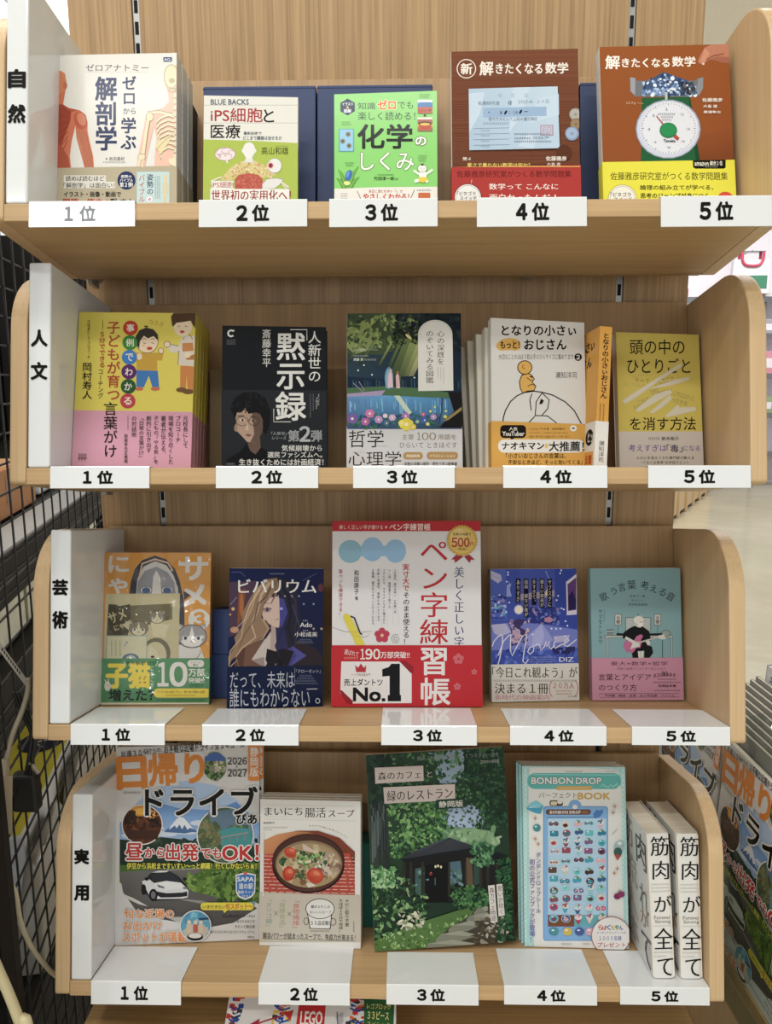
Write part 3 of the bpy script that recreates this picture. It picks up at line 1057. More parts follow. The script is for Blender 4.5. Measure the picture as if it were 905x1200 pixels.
def band_math(col, txt, ink2):
    def f(B):
        B.t('佐藤雅彦研究室がつくる数学問題集', *txt[0], c=ink2, b=.012)
        if txt[1]:
            B.t('数学って こんなに', 286, 816, 680, 850, '#ece3d8', b=.03, m=1); B.t('面白かったんだ ！', 288, 876, 666, 920, '#ece3d8', b=.03, m=1)
            B.e(163, 895, 80, 80, '#7c2420'); B.e(163, 895, 75, 75, '#dfdcd6'); B.ring(163, 895, 68, 68, 2, '#7a7670')
            B.t('「ピタゴラ', 102, 862, 208, 884, '#2a2a2a', b=.02); B.t('スイッチ」', 118, 890, 226, 912, '#2a2a2a', b=.02); B.l([(186, 794), (182, 816)], 2, '#e6d8cc')
            B.r(40, 716, 900, 722, '#d8a04a')
        else:
            B.t('論理の組み立てが学べる、', 318, 852, 738, 880, '#26240e', b=.035); B.t('思考のジャンプが身につく、', 320, 898, 728, 928, '#26240e', b=.035)
            B.e(217, 932, 84, 84, '#a8a218'); B.e(217, 932, 80, 80, '#e3dfd0'); B.ring(217, 932, 72, 72, 2, '#8a8670')
            B.t('「ピタゴラ', 148, 894, 266, 918, '#2a2a2a', b=.02); B.t('スイッチ」', 168, 924, 286, 946, '#2a2a2a', b=.02)
            B.e(806, 940, 50, 50, '#cf4a34')
            B.p([(620, 706), (808, 704), (808, 752), (798, 758), (634, 758), (622, 750)], '#17160f')
            B.t('amazon', 630, 722, 710, 742, '#e6e2d0', b=.03); B.t('総合1位', 718, 714, 790, 740, '#e6e2d0', b=.04); B.fine(690, 746, 766, 751, '#b8b49a', n=9)
    return f


bk = book('math2', 'dark brown mathematics book with a pale blue receipt and red band', 'book', None, '#75442c', 'L', [(0, .32, '#a83530'), (.32, 1, '#d9d7d1')], art=art_math2,
          obi=(.0715, '#a83530', band_math('#a83530', ((100, 742, 756, 780), 1), '#5e1c1c')), hard=True)


def art_math1(A):
    math_cover(A, '#93501f', '#8a4a20')
    A.p([(660, 560), (900, 520), (900, 760), (640, 760)], ['#8a4a22', '#8a4a22', '#6f3a1a', '#6f3a1a'])
    C = '#ece4d8'
    A.t('解', 122, 108, 202, 184, C, b=.05); A.t('きたくなる', 216, 124, 488, 174, C, b=.045); A.t('数学', 504, 114, 636, 170, C, b=.045)
    # hand
    H1, H2 = '#b8785c', '#a0624a'
    A.p([(880, 40), (730, 44), (690, 62), (668, 100), (650, 140), (660, 154), (690, 148), (720, 130), (800, 150), (900, 156)], H1)
    A.p([(690, 64), (676, 110), (664, 150), (686, 162), (696, 130), (720, 96)], '#c88a6c'); A.p([(720, 130), (760, 112), (900, 120), (900, 156), (800, 150)], H2)
    A.l([(700, 132), (744, 108), (800, 98)], 6, '#7a4030'); A.e(682, 156, 7, 5, '#d8d0cc')
    # scale
    A.p([(330, 350), (606, 344), (664, 720), (324, 720)], '#1f5a36'); A.p([(600, 350), (606, 346), (664, 720), (640, 720)], '#174628')
    A.p([(272, 228), (292, 240), (300, 252), (630, 252), (654, 236), (682, 232), (676, 300), (650, 344), (290, 344), (262, 310)], '#6f7074')
    A.p([(262, 232), (292, 238), (290, 336), (264, 312)], '#94979e'); A.p([(682, 232), (654, 240), (640, 330), (660, 332), (680, 296)], '#86898c')
    A.p([(334, 300), (346, 262), (400, 232), (456, 202), (520, 226), (580, 246), (630, 280), (620, 330), (560, 338), (350, 330)], '#3a5277')
    A.sc(230, 336, 205, 636, 336, 7, 14, ['#5d7aa8', '#a9c0dc', '#dfe6ee', '#2c3f60', '#7f99c0', '#465a80'], 11, .8, lambda x, y: y > 210 + abs(x - 460) * .42)
    A.sc(40, 560, 262, 630, 330, 7, 13, ['#3a3f4a', '#5a616e', '#2a2f38'], 12, .8)
    A.r(462, 318, 476, 362, '#b9b9b2')
    A.t('257g', 238, 374, 294, 390, '#d9b48c'); A.l([(300, 381), (338, 383)], 2, '#d9b48c')
    A.e(480, 530, 187, 170, '#8b93a0'); A.e(480, 530, 180, 164, '#c3c8d6'); A.e(484, 524, 166, 150, '#d6d8de')
    for k in range(60):
        t = math.radians(6 * k); a = 150 if k % 5 else 142
        A.n += A.STEP * .95
        A.l([(482 + a * math.sin(t), 526 - a * .92 * math.cos(t)), (482 + 158 * math.sin(t), 526 - 158 * .92 * math.cos(t))], 2.5, '#5d6474')
    for x, y, s_ in ((470, 416, '1'), (560, 446, '1.2'), (594, 530, '1.4'), (564, 600, '1.6'), (484, 636, '1kg'), (406, 606, '6'), (370, 532, '4'), (396, 452, '2')):
        A.t(s_, x - 9, y - 7, x + 9, y + 7, '#4a4f5a')
    A.fine(420, 440, 522, 450, '#70757f', n=9); A.fine(440, 458, 510, 466, '#70757f', n=7); A.fine(444, 474, 500, 482, '#70757f', n=6)
    A.t('Tanaka', 452, 590, 520, 606, '#2a2c33', b=.04)
    A.l([(412, 456), (476, 534)], 5, '#b0443a', 8); A.l([(490, 545), (538, 590)], 20, '#b0443a')
    A.e(480, 538, 50, 44, '#1f7a44'); A.e(480, 536, 42, 37, '#248a4e')
    A.t('佐藤雅彦', 674, 354, 790, 376, C, b=.03); A.t('大島 遼', 680, 392, 760, 410, C, b=.02); A.t('廣瀬隼也', 682, 426, 780, 442, C, b=.02)


bk = book('math1', 'orange brown mathematics book with a green kitchen scale and yellow band', 'book', None, '#93501f', 'L', [(0, .32, '#cfc23a'), (.32, 1, '#d4d2cb')], art=art_math1,
          obi=(.0768, '#dcd42c', band_math('#dcd42c', ((148, 778, 820, 824), 0), '#4c4a1a')), hard=True)

# ---------------------------------------------------------------- second shelf
def person(A, x, y, hr, hair, top, legs, shoe, skin='#e6c8ac', sc=1.0, grown=False):
    pass


def art_kotoba(A):
    Y, P = '#cfc04e', '#c992a2'
    A.p([(30, 20), (800, 20), (800, 594), (20, 582)], Y)
    A.p([(20, 582), (800, 594), (800, 960), (10, 960)], P)
    LINE, SK = '#4e3e2c', '#dcc6a6'
    # boy
    A.p([(412, 262), (520, 262), (546, 268), (556, 262), (548, 306), (520, 306), (522, 366), (406, 364), (404, 296)], '#bb9434')
    A.l([(410, 262), (400, 300)], 24, '#bb9434'); A.e(420, 284, 16, 18, SK); A.e(542, 252, 15, 16, SK); A.ring(542, 252, 15, 16, 3, LINE)
    A.p([(404, 360), (524, 364), (532, 456), (494, 456), (474, 392), (446, 456), (404, 452)], '#3f73ae')
    A.e(420, 464, 24, 11, '#b86a48'); A.e(510, 464, 26, 12, '#b86a48')
    A.e(464, 200, 62, 66, SK); A.ring(464, 200, 62, 64, 3, LINE)
    A.p([(402, 214), (400, 170), (422, 136), (460, 122), (500, 132), (524, 160), (528, 196), (500, 170), (470, 182), (446, 168), (424, 200), (420, 240)], '#3a3530')
    A.l([(460, 124), (448, 114), (470, 116)], 8, '#3a3530')
    for x in (450, 496): A.l([(x - 9, 188), (x, 182), (x + 9, 188)], 3, LINE); A.l([(x - 8, 206), (x + 8, 212)], 3, LINE)
    A.e(478, 238, 16, 9, '#b0493a')
    A.e(446, 222, 8, 5, '#d8a08a')
    # mother
    A.p([(650, 336), (730, 338), (728, 470), (690, 470), (684, 380), (680, 470), (648, 468)], '#c07a42')
    A.e(656, 470, 30, 14, '#6a4e30'); A.e(694, 480, 34, 14, '#6a4e30')
    A.p([(662, 170), (735, 168), (735, 340), (636, 330), (642, 260), (600, 262), (566, 226), (578, 208), (640, 224)], '#cbc0b0')
    A.l([(642, 250), (636, 330)], 3, LINE); A.l([(640, 226), (580, 212)], 3, LINE); A.e(576, 216, 18, 17, SK); A.ring(576, 216, 18, 17, 3, LINE)
    A.p([(660, 210), (720, 206), (724, 252), (662, 256)], '#b87c42'); A.ring(692, 190, 24, 30, 3, '#6a4a2a', a0=180, a1=360)
    A.p([(680, 290), (735, 268), (735, 302), (686, 302)], '#a86f3c'); A.e(690, 276, 18, 16, SK)
    A.p([(598, 60), (612, 42), (735, 42), (735, 130), (716, 100), (706, 80), (640, 92), (624, 130), (604, 110)], '#503c2c')
    A.e(664, 118, 52, 54, SK); A.p([(610, 118), (614, 70), (650, 46), (720, 56), (726, 120), (708, 84), (660, 92), (628, 96)], '#503c2c')
    for x in (642, 682): A.l([(x - 8, 118), (x, 113), (x + 8, 118)], 3, LINE)
    A.e(660, 146, 13, 8, '#b0493a')
    for k, x in enumerate((488, 516, 544)):
        A.e(x, 92 + 6 * k, 7, 14, '#b08a2a', -20 + 25 * k); A.e(x, 92 + 6 * k, 4, 10, Y, -20 + 25 * k)
    K, RD = '#241e16', '#a5372c'
    A.t('元校長にしてプロコーチ', 130, 80, 148, 298, K, v=1)
    A.t('岡村寿人', 102, 316, 158, 524, K, v=1, b=.02)
    A.r(216, 82, 218, 134, K)
    A.t('５分でできる', 196, 142, 232, 348, RD, v=1, b=.03); A.t('コーチング', 188, 352, 222, 518, K, v=1)
    A.t('子どもが育つ', 238, 84, 316, 534, RD, v=1, b=.02); A.t('言葉がけ', 220, 536, 300, 850, K, v=1, b=.015)
    for k, (ch, c) in enumerate(zip('事例でわかる', ['#b23a26', '#3a8038', '#3a78bc', '#5a2a66', '#2a5434', '#b23a44'])):
        x, y = 372 - 3 * k, 125 + 81.5 * k
        A.e(x, y, 42, 41, c); A.t(ch, x - 21, y - 21, x + 21, y + 21, '#ddd4c0', b=.03)
    for k, (s_, y1) in enumerate([('元校長にして', 796), ('プロコーチ', 764), ('現場を知り尽くした', 886), ('著者が伝える、', 846), ('子どもの『やる気』を', 884), ('劇的に引き出す', 822), ('「日常の言葉がけ」', 862), ('の対話術', 734)]):
        A.t(s_, 664 - 41 * k, 614, 694 - 41 * k, y1, K, v=1)
    A.r(357, 612, 359, 696, '#6a4a50'); A.t('齋藤孝先生推薦', 336, 716, 358, 880, K, v=1)
    for k in range(3):
        A.r(84 + 16 * k, 824, 87 + 16 * k, 866, K); A.r(92 + 16 * k, 826, 94 + 16 * k, 846, K)
    A.r(80, 850, 130, 853, K)


bk = book('kotoba', 'yellow and pink parenting book with a cartoon boy and woman, front copy of its stack', 'book', 'yellow and pink parenting books', '#cfc04e', 'R',
     [(0, .36, '#b98492'), (.36, 1, '#c2b23e')], art=art_kotoba)
for k in range(1, 5):
    shifted(bk, .0004 * k, .0152 * k, '%s copy from the front in the stack of yellow and pink parenting books' % ORD[k])


def art_moku(A):
    A.r(0, 50, 900, 1150, '#15171a')
    W = '#d6d5cf'
    A.ring(126, 130, 21, 21, 12, W, a0=45, a1=315); A.r(140, 104, 148, 118, W)
    for k in range(3): A.fine(96, 174 + 14 * k, 160, 180 + 14 * k, '#8a8c8c', n=8)
    A.t('斎藤幸平', 344, 100, 410, 370, '#c9c8c2', v=1, b=.015)
    A.t('黙示', 442, 118, 654, 532, W, v=1, b=.03, res=3)
    A.l([(544, 104), (662, 104), (662, 180)], 5, W)
    A.t('人新世の', 668, 112, 764, 478, W, v=1, b=.01)


def band_moku(B):
    B.p([(50, 530), (900, 530), (900, 1150), (50, 1150)], ['#232629', '#232629', '#1b1d20', '#1b1d20'])
    # portrait of a man with glasses and dark hair, in black clothes
    SK, SH = '#a58b76', '#5e4a3e'
    B.p([(250, 880), (330, 860), (336, 940), (300, 985), (255, 960), (240, 930)], SH)
    B.p([(158, 720), (160, 640), (210, 610), (330, 640), (352, 740), (340, 840), (290, 900), (240, 898), (206, 860), (166, 820)], SK)
    B.p([(270, 660), (340, 650), (360, 740), (344, 840), (300, 898), (262, 900), (290, 840), (280, 760)], SH)
    B.e(160, 800, 12, 26, '#8f7562')
    B.p([(140, 700), (120, 660), (150, 590), (210, 550), (300, 545), (370, 590), (404, 680), (400, 780), (372, 850), (352, 820), (350, 740), (330, 700), (300, 690), (250, 700), (226, 660), (200, 690), (168, 690), (156, 740), (150, 740)], '#0e0e10')
    B.sc(60, 130, 560, 400, 700, 14, 26, ['#18181b', '#0c0c0e', '#202024'], 9, .2, lambda x, y: y < 690 - abs(x - 290) * .1 and ((x - 270) / 140) ** 2 + ((y - 640) / 95) ** 2 < 1)
    B.l([(170, 716), (218, 712)], 6, '#2c221c'); B.l([(262, 716), (306, 726)], 6, '#20180f')
    B.e(206, 744, 18, 8, '#cdbba8'); B.e(208, 744, 8, 8, '#1c1614'); B.e(284, 748, 16, 7, '#8a7666'); B.e(284, 748, 7, 7, '#15100e')
    B.ring(204, 752, 42, 32, 4, '#4a3a30'); B.ring(288, 752, 36, 30, 4, '#33271f'); B.l([(244, 744), (254, 744)], 4, '#3a2c24')
    B.p([(238, 744), (250, 800), (246, 816), (226, 812), (234, 790)], '#c0a48c')
    B.p([(222, 848), (246, 840), (274, 850), (250, 862)], '#7c4c44')
    B.p([(196, 962), (240, 905), (262, 960), (300, 990), (338, 935), (430, 990), (470, 1150), (60, 1150), (100, 1020)], '#0b0b0d')
    W, G = '#cfcec8', '#8f9294'
    B.t('録', 442, 545, 654, 745, '#d6d5cf', b=.03, res=3); B.l([(428, 664), (428, 756), (548, 756)], 5, '#d6d5cf')
    B.t('【人新世】', 722, 560, 752, 664, G, v=1, b=.03)
    for k in range(2): B.fine(682 + 20 * k, 560, 692 + 20 * k, 730 - 50 * k, '#6a6d6f', v=1, n=14)
    B.t('『人新世』', 410, 826, 520, 850, G, b=.02); B.t('シリーズ', 414, 858, 516, 882, G, b=.02)
    B.t('第', 530, 816, 608, 894, G, b=.05); B.t('2', 612, 790, 684, 894, '#a9acad', b=.05); B.t('弾', 692, 816, 768, 894, G, b=.05)
    B.t('気候崩壊から', 484, 920, 768, 964, W, b=.02); B.t('選民ファシズムへ。', 384, 968, 770, 1010, W, b=.02)
    B.t('生き抜くためには計画経済！', 184, 1018, 778, 1064, W, b=.025); B.fine(96, 1048, 154, 1058, G, n=6)


bk = book('moku', 'black paperback with large white characters and a portrait band, front copy', 'book', 'black portrait band books', '#15171a', 'R', [(0, 1, '#17181a')], art=art_moku,
          obi=(.1047, '#202326', band_moku), mat=GLOSS)
shifted(bk, .0015, .0185, 'rear copy of the black paperback with a portrait band')


def art_shinri(A):
    A.p([(60, 40), (870, 40), (870, 840), (60, 840)], ['#31402e', '#161c22', '#1d2c44', '#27405e'])
    A.p([(60, 40), (420, 40), (540, 180), (560, 260), (300, 330), (60, 330)], '#3c4a34')
    A.p([(70, 150), (200, 90), (300, 190), (330, 260), (120, 330), (70, 280)], '#7d8a50')
    A.sc(300, 60, 60, 560, 300, 7, 20, ['#55663c', '#3a4a30', '#748448', '#2c3a2c', '#8d9a5c', '#46573a'], 21, .6, lambda x, y: y < 300 - (x - 60) * .05)
    A.sc(220, 400, 40, 870, 330, 8, 24, ['#1b2226', '#222b30', '#171b22', '#2a3236'], 22, .6)
    # light shafts
    D = '#24342f'
    for P, c in (([(470, 215), (600, 250), (440, 560), (330, 540)], '#62713f'), ([(500, 240), (560, 255), (440, 560), (390, 556)], '#7d8a50'), ([(545, 262), (612, 272), (490, 566), (425, 560)], '#98a062'), ([(582, 266), (628, 280), (480, 560), (452, 560)], '#c6c389'), ([(372, 240), (384, 244), (290, 420), (272, 414)], '#8f9a58'),
                 ([(200, 170), (210, 178), (90, 380), (72, 380)], '#8f9a58'), ([(250, 230), (262, 236), (170, 400), (150, 396)], '#6a7844'), ([(430, 225), (452, 228), (350, 470), (325, 466)], '#5f6e3c')):
        A.p(P, [c, c, D, D])
    A.sc(90, 380, 150, 620, 260, 5, 14, ['#20281e', '#2b3524', '#3c4a2e', '#1b2220'], 25, .5)
    A.p([(400, 150), (440, 150), (520, 228), (470, 220)], '#20261c'); A.e(490, 208, 26, 10, '#c9c48a', 40)
    # treeline and bank
    A.p([(60, 480), (330, 500), (330, 590), (60, 590)], '#1c2b3e'); A.p([(440, 480), (870, 470), (870, 600), (440, 590)], '#1a2a36')
    for k in range(40):
        x = 70 + 20 * k
        if 330 < x < 450: continue
        A.n += A.STEP * .9
        A.l([(x, 490 + (k * 37 % 30)), (x + 2, 560)], 9, ['#263a52', '#1a2838', '#2c4a50', '#3b4a6a'][k % 4])
    A.p([(60, 560), (330, 548), (560, 560), (760, 590), (870, 600), (870, 630), (560, 622), (330, 610), (60, 600)], '#4a6a48')
    A.p([(60, 600), (330, 575), (300, 620), (150, 640), (60, 640)], '#9f8fb0')
    A.e(356, 490, 30, 74, '#5d83a0'); A.r(330, 490, 386, 562, '#5d83a0'); A.e(356, 500, 24, 66, '#7ea4b8')
    A.p([(352, 470), (368, 436), (378, 470), (384, 555), (346, 555)], '#d4b3bc'); A.e(368, 440, 9, 10, '#c9a48c')
    A.p([(402, 480), (414, 450), (426, 480), (432, 562), (406, 562)], '#cfa8aa'); A.e(414, 454, 9, 10, '#8f6a4a')
    # lake
    A.p([(60, 620), (330, 610), (560, 622), (870, 632), (870, 840), (60, 840)], ['#5f86b4', '#5f9ac4', '#5490bc', '#3f6488', '#2c3e58', '#3a4a72'])
    rnd = random.Random(3)
    for k in range(46):
        x = rnd.uniform(66, 760); y = rnd.uniform(625, 680)
        A.n += A.STEP * .9
        A.l([(x, y), (x + 3, y + rnd.uniform(30, 90))], rnd.uniform(4, 9), rnd.choice(['#6ea6cc', '#4b80b0', '#83b4d4', '#4a8a94', '#5a78b4']))
    A.p([(390, 612), (430, 612), (520, 740), (490, 752)], '#b9c7b4')
    A.p([(760, 590), (850, 590), (870, 830), (700, 830), (800, 720)], '#1b191c'); A.l([(720, 625), (716, 720), (690, 830)], 9, '#33404e'); A.p([(850, 690), (870, 700), (760, 780), (720, 790)], '#8a7a4a')
    # flowers
    fl = [(105, 770, 38, '#7a5aa0'), (225, 735, 34, '#c474a4'), (195, 790, 30, '#b0609c'), (285, 775, 30, '#b48abc'), (330, 750, 18, '#cfc4d4'), (378, 762, 26, '#c4a2c4'), (470, 752, 28, '#a46cb0'),
          (590, 740, 16, '#c05a94'), (660, 758, 24, '#a488b4'), (600, 780, 20, '#4a5cb4'), (475, 808, 50, '#d4c23c'), (440, 800, 22, '#e0d25c'), (520, 826, 24, '#cdb83a'), (740, 756, 14, '#b8bc4a'), (640, 720, 10, '#c8c860'),
          (670, 690, 8, '#c8c860'), (620, 806, 14, '#c9c46a'), (745, 718, 9, '#c8c860'), (340, 800, 20, '#55708a'), (550, 790, 16, '#7d9a8a')]
    A.sc(150, 66, 740, 700, 832, 9, 20, ['#2f5a50', '#3f6a4a', '#2a4a5a', '#4a7a5a', '#33506e'], 23, .35)
    for x, y, r, c in fl:
        for j in range(6):
            a = j * 1.05 + x
            A.n += A.STEP * .9
            A.e(x + r * .5 * math.cos(a), y + r * .5 * math.sin(a), r * .5, r * .42, c, n=8)
        A.n += A.STEP * .9
        A.e(x, y, r * .25, r * .25, '#e0d8c4', n=8)
    for x, y in ((145, 440), (185, 405), (530, 490), (240, 470)): A.e(x, y, 6, 6, '#cfd8d4', n=8)
    A.l([(110, 525), (180, 590)], 3, '#b4a8c4'); A.l([(150, 515), (190, 580)], 3, '#b4a8c4')
    # small lettering on the left
    A.t('日本図解', 116, 292, 200, 312, '#b9c0a8'); A.fine(210, 294, 282, 304, '#8f9a80', n=6); A.fine(112, 274, 284, 279, '#8f9a80', n=16)
    A.fine(112, 338, 218, 344, '#c4cabc', n=12); A.t('齊藤 勇', 114, 356, 178, 376, '#d4d8cc', b=.02); A.fine(188, 362, 272, 372, '#b4bcac', n=8)
    # title arch
    C = '#d0cec6'
    A.p([(556, 582)] + [(672 + 118 * math.cos(math.radians(180 + 6 * k)), 200 + 104 * math.sin(math.radians(180 + 6 * k))) for k in range(31)] + [(796, 578)], C)
    A.l([(562, 200)] + [(674 + 108 * math.cos(math.radians(180 + 9 * k)), 200 + 96 * math.sin(math.radians(180 + 9 * k))) for k in range(21)] + [(788, 220)], 2, '#a5a297')
    A.t('心の深層を', 682, 166, 736, 404, '#4a4640', v=1, m=1); A.t('のぞいてみる図鑑', 606, 166, 662, 530, '#4a4640', v=1, m=1)
    for k in range(3): A.fine(686 + 20 * k, 420, 693 + 20 * k, 490 + 22 * k, '#9a958a', v=1, n=10)


def band_shinri(B):
    B.r(50, 832, 900, 1150, '#bebdbc')
    K, BR = '#26221e', '#7c6a50'
    B.t('哲学', 82, 848, 320, 966, K, res=3); B.t('心理学', 78, 992, 440, 1092, K, res=3)
    B.fine(270, 952, 346, 960, '#8a8680', n=10); B.fine(106, 996, 190, 1002, '#8a8680', n=10)
    B.t('主要', 444, 876, 526, 914, BR); B.t('100', 546, 864, 676, 916, BR, m=1); B.t('用語を', 690, 876, 816, 914, BR)
    B.t('ひらいて ときほぐす', 428, 930, 822, 970, BR)
    B.rr(452, 998, 588, 1048, 24, '#a4834f'); B.rr(614, 996, 828, 1048, 24, '#a4834f'); B.t('用語辞典', 474, 1014, 566, 1034, '#ddd6c6', b=.02); B.t('イラストレーション', 634, 1014, 808, 1034, '#ddd6c6', b=.02)
    B.t('本物の深層心理学・感性で学ぶ教養書', 460, 1066, 822, 1090, '#4a4640', b=.02)


book('shinri', 'psychology picture guide with a forest lake cover and white arch title', 'book', None, '#27405e', 'L', [(0, 1, '#c4c2bc')], art=art_shinri,
     obi=(.0556, '#bebdbc', band_shinri))


def art_ojisan(A):
    A.r(100, 20, 800, 1000, '#d3d0ca')
    K = '#1c1814'; YL = '#d4a550'
    A.t('となりの小さぃ', 206, 84, 620, 142, K, b=.045)
    A.e(245, 190, 66, 34, YL, -4); A.e(210, 200, 36, 26, YL); A.e(280, 198, 32, 28, YL)
    A.t('もっと！', 198, 172, 304, 214, K, b=.055); A.t('おじさん', 332, 164, 566, 220, K, b=.05)
    A.t('大切なことのほぼ９割は手のひらサイズに集めてます', 188, 244, 606, 276, '#4a453e')
    A.e(632, 262, 21, 21, K); A.t('2', 622, 250, 642, 274, '#d3d0ca', b=.05)
    A.t('瀬知洋司', 506, 344, 624, 380, '#4a453e')
    # little seated figure
    def o(P, c, w=5):
        A.p(P, c); A.l(P + [P[0]], w, K)
    bd = [(316, 364), (350, 352), (372, 362), (388, 385), (374, 400), (396, 424), (386, 448), (350, 452), (322, 462), (310, 440), (304, 400)]
    o(bd, YL)
    hd = [(334 + 40 * math.cos(k * .35), 320 + 38 * math.sin(k * .35)) for k in range(18)]
    o(hd, YL); A.ring(330, 316, 9, 9, 4, '#a03a24', a0=60, a1=280)
    A.l([(344, 376), (366, 392), (386, 392)], 4, K); A.l([(350, 424), (372, 414), (392, 420)], 4, K); A.p([(358, 372), (376, 364), (378, 378)], K)
    # big rounded rock with a few drawn lines
    A.l([(212, 640), (214, 600), (226, 560), (254, 510), (290, 478), (330, 460), (385, 452), (430, 458), (490, 474), (560, 512), (610, 560), (650, 634)], 6, K)
    A.l([(374, 466), (362, 500), (370, 560)], 5, K); A.l([(430, 462), (398, 510), (392, 590)], 5, K); A.l([(430, 462), (470, 500), (462, 550), (430, 586)], 5, K)
    A.p([(424, 494), (440, 504), (432, 522), (414, 526)], K); A.l([(392, 588), (460, 590), (512, 630)], 5, K); A.l([(390, 592), (350, 634)], 5, K)


def band_ojisan(B):
    B.p([(100, 630), (800, 630), (800, 1000), (100, 1000)], '#cf9c44')
    K = '#1c1814'
    B.rr(196, 642, 340, 714, 22, K); B.p([(250, 710), (280, 710), (258, 730)], K); B.t('人気', 246, 654, 292, 674, '#ded8cc', b=.03); B.t('YouTuber', 208, 678, 330, 702, '#ded8cc', b=.05)
    for k, s_ in enumerate(('YouTubeで大反響・話題沸騰中！', 'ベストセラー『となりの小さいおじさん』', '宇宙と世の中の仕組みがもっと深く届く。')): B.t(s_, 356, 656 + 22 * k, 560 + 14 * k, 670 + 22 * k, '#4a3a1a')
    B.e(604, 660, 19, 17, '#e0dccf'); B.e(604, 660, 9, 5, '#6a5a3a')
    B.rr(184, 722, 664, 796, 34, '#dcd9d2'); B.t('ナオキマン', 206, 738, 440, 778, K, b=.05); B.e(454, 758, 9, 14, '#e0b862'); B.t('大推薦！', 468, 734, 662, 788, K, b=.04)
    B.t('「小さいおじさんの言葉は、', 228, 798, 562, 828, '#2a2214', b=.02); B.t('不安なときほど、そっと効いてくる」', 240, 836, 654, 862, '#2a2214', b=.02)


bk = book('ojisan', 'white paperback with a small yellow seated figure and yellow band, front copy', 'book', None, '#d3d0ca', 'L', [(0, 1, '#cfccc5')], art=art_ojisan,
          obi=(.0632, '#cf9c44', band_ojisan))


def plain_book(name, label, cat, group, m, w, th, h, cover, spine, hard=False, band=None, spine_art=None, front_art=None):
    """book in its own frame: x width from the spine, y thickness, z height; spine on the left"""
    r = tag(empty(name, mat=m), label, cat, group)
    e = .0006
    p = MB(); p.box(e, w - .0008, e, th - e, .0008, h - .0008); p.build('pages', PAGES, r)
    c = MB()
    for a, b in ((0, e), (th - e, th)): c.box(0, w, a, b, 0, h, ink(cover))
    c.box(-.0002, e, 0, th, 0, h, ink(spine))
    c.build('cover', MATTE, r)
    return r


PARENT_GROUP = 'white paperbacks behind the yellow figure book'
for k in range(4):
    m = bk.matrix_world @ Matrix.Translation((-.0040 - .0042 * k, .0165 + .0165 * k, 0)) @ Matrix.Rotation(-.02 * k, 4, 'Y')
    plain_book('book', '%s white paperback behind the white book with a yellow figure' % ('nearest', 'second', 'third', 'rearmost')[k], 'book', PARENT_GROUP,
               m, .126, .0145, .192 - .004 * k, '#d8d3c4', ['#d9d4c6', '#cfcabb', '#d6d2c2', '#c2c3ac'][k])

# first volume, standing with its orange spine to the front
SPW = .0165


def vol1():
    # spine bottom left corner on the shelf; local x along the spine, z up
    m = tray_m(1) @ Matrix.Translation((.262, .062, .0212)) @ Matrix.Rotation(-.02, 4, 'X') @ Matrix.Rotation(.052, 4, 'Y') @ Matrix.Rotation(math.radians(11), 4, 'Z')
    r = tag(empty('book', mat=m), 'orange first volume standing with its spine forward between two paperbacks', 'book')
    h, dep = .183, .127
    OR, WH, K = '#d79c3c', '#dcd8d0', '#1c1814'
    p = MB(); p.box(.0006, SPW - .0006, .0008, dep, .0008, h - .0008)
    p.build('pages', PAGES, r)
    c = MB()
    for a, b in ((0, .0005), (SPW - .0005, SPW)): c.box(a, b, 0, dep, 0, h, ink(OR))
    c.box(0, SPW, -.0002, .0005, 0, h, ink(OR))
    A = Art(SPW, h, (0, 0, 66, 0, 66, 795, 0, 795), -.0004)
    A.t('となりの小さぃおじさん', 16, 34, 54, 400, K, v=1, b=.045)
    A.fine(16, 430, 24, 540, '#6a4a1a', v=1, n=11); A.fine(34, 430, 42, 560, '#6a4a1a', v=1, n=13)
    B = Art(dep, h, (0, 0, 560, 0, 560, 795, 0, 795), -.0003, place=lambda a, b_, z: (b_, dep - a, z))
    B.t('となりの小さぃ', 70, 60, 500, 118, K, b=.045); B.t('おじさん', 220, 150, 470, 208, K, b=.05); B.e(280, 480, 80, 90, '#e4c480'); B.e(280, 380, 44, 42, '#e4c480')
    for a in (A.mb, B.mb):
        c.v += []
        o = len(c.v)
        c.v.extend(a.v); c.f.extend([[o + q for q in f] for f in a.f]); c.c.extend(a.c); c.mi.extend(a.mi)
    c.build('cover', GLOSS, r)
    k = MB()
    k.box(-.0005, 0, -.0005, dep, .0002, .062, ink(WH)); k.box(SPW, SPW + .0004, -.0005, dep, .0002, .062, ink(WH)); k.box(-.0005, SPW + .0004, -.0008, -.0004, .0002, .062, ink(WH))
    A = Art(SPW, h, (0, 0, 66, 0, 66, 795, 0, 795), -.0010, box=(0, SPW, 0, .062))
    A.t('瀬知洋司', 18, 632, 50, 752, '#4a453e', v=1); A.e(36, 784, 8, 8, K)
    o = len(k.v); k.v.extend(A.mb.v); k.f.extend([[o + q for q in f] for f in A.mb.f]); k.c.extend(A.mb.c); k.mi.extend(A.mb.mi)
    B = Art(dep, h, (0, 0, 560, 0, 560, 795, 0, 795), -.0007, place=lambda a, b_, z: (b_, dep - a, z), box=(0, dep, 0, .062))
    B.e(490, 610, 50, 46, K); B.t('ヒッ', 470, 580, 540, 640, WH, b=.04); B.r(360, 690, 545, 800, '#d79c3c'); B.t('大反響', 400, 710, 530, 760, '#a8401e', b=.05)
    o = len(k.v); k.v.extend(B.mb.v); k.f.extend([[o + q for q in f] for f in B.mb.f]); k.c.extend(B.mb.c); k.mi.extend(B.mb.mi)
    k.build('paper_band', MATTE, r)
    return r


vol1()


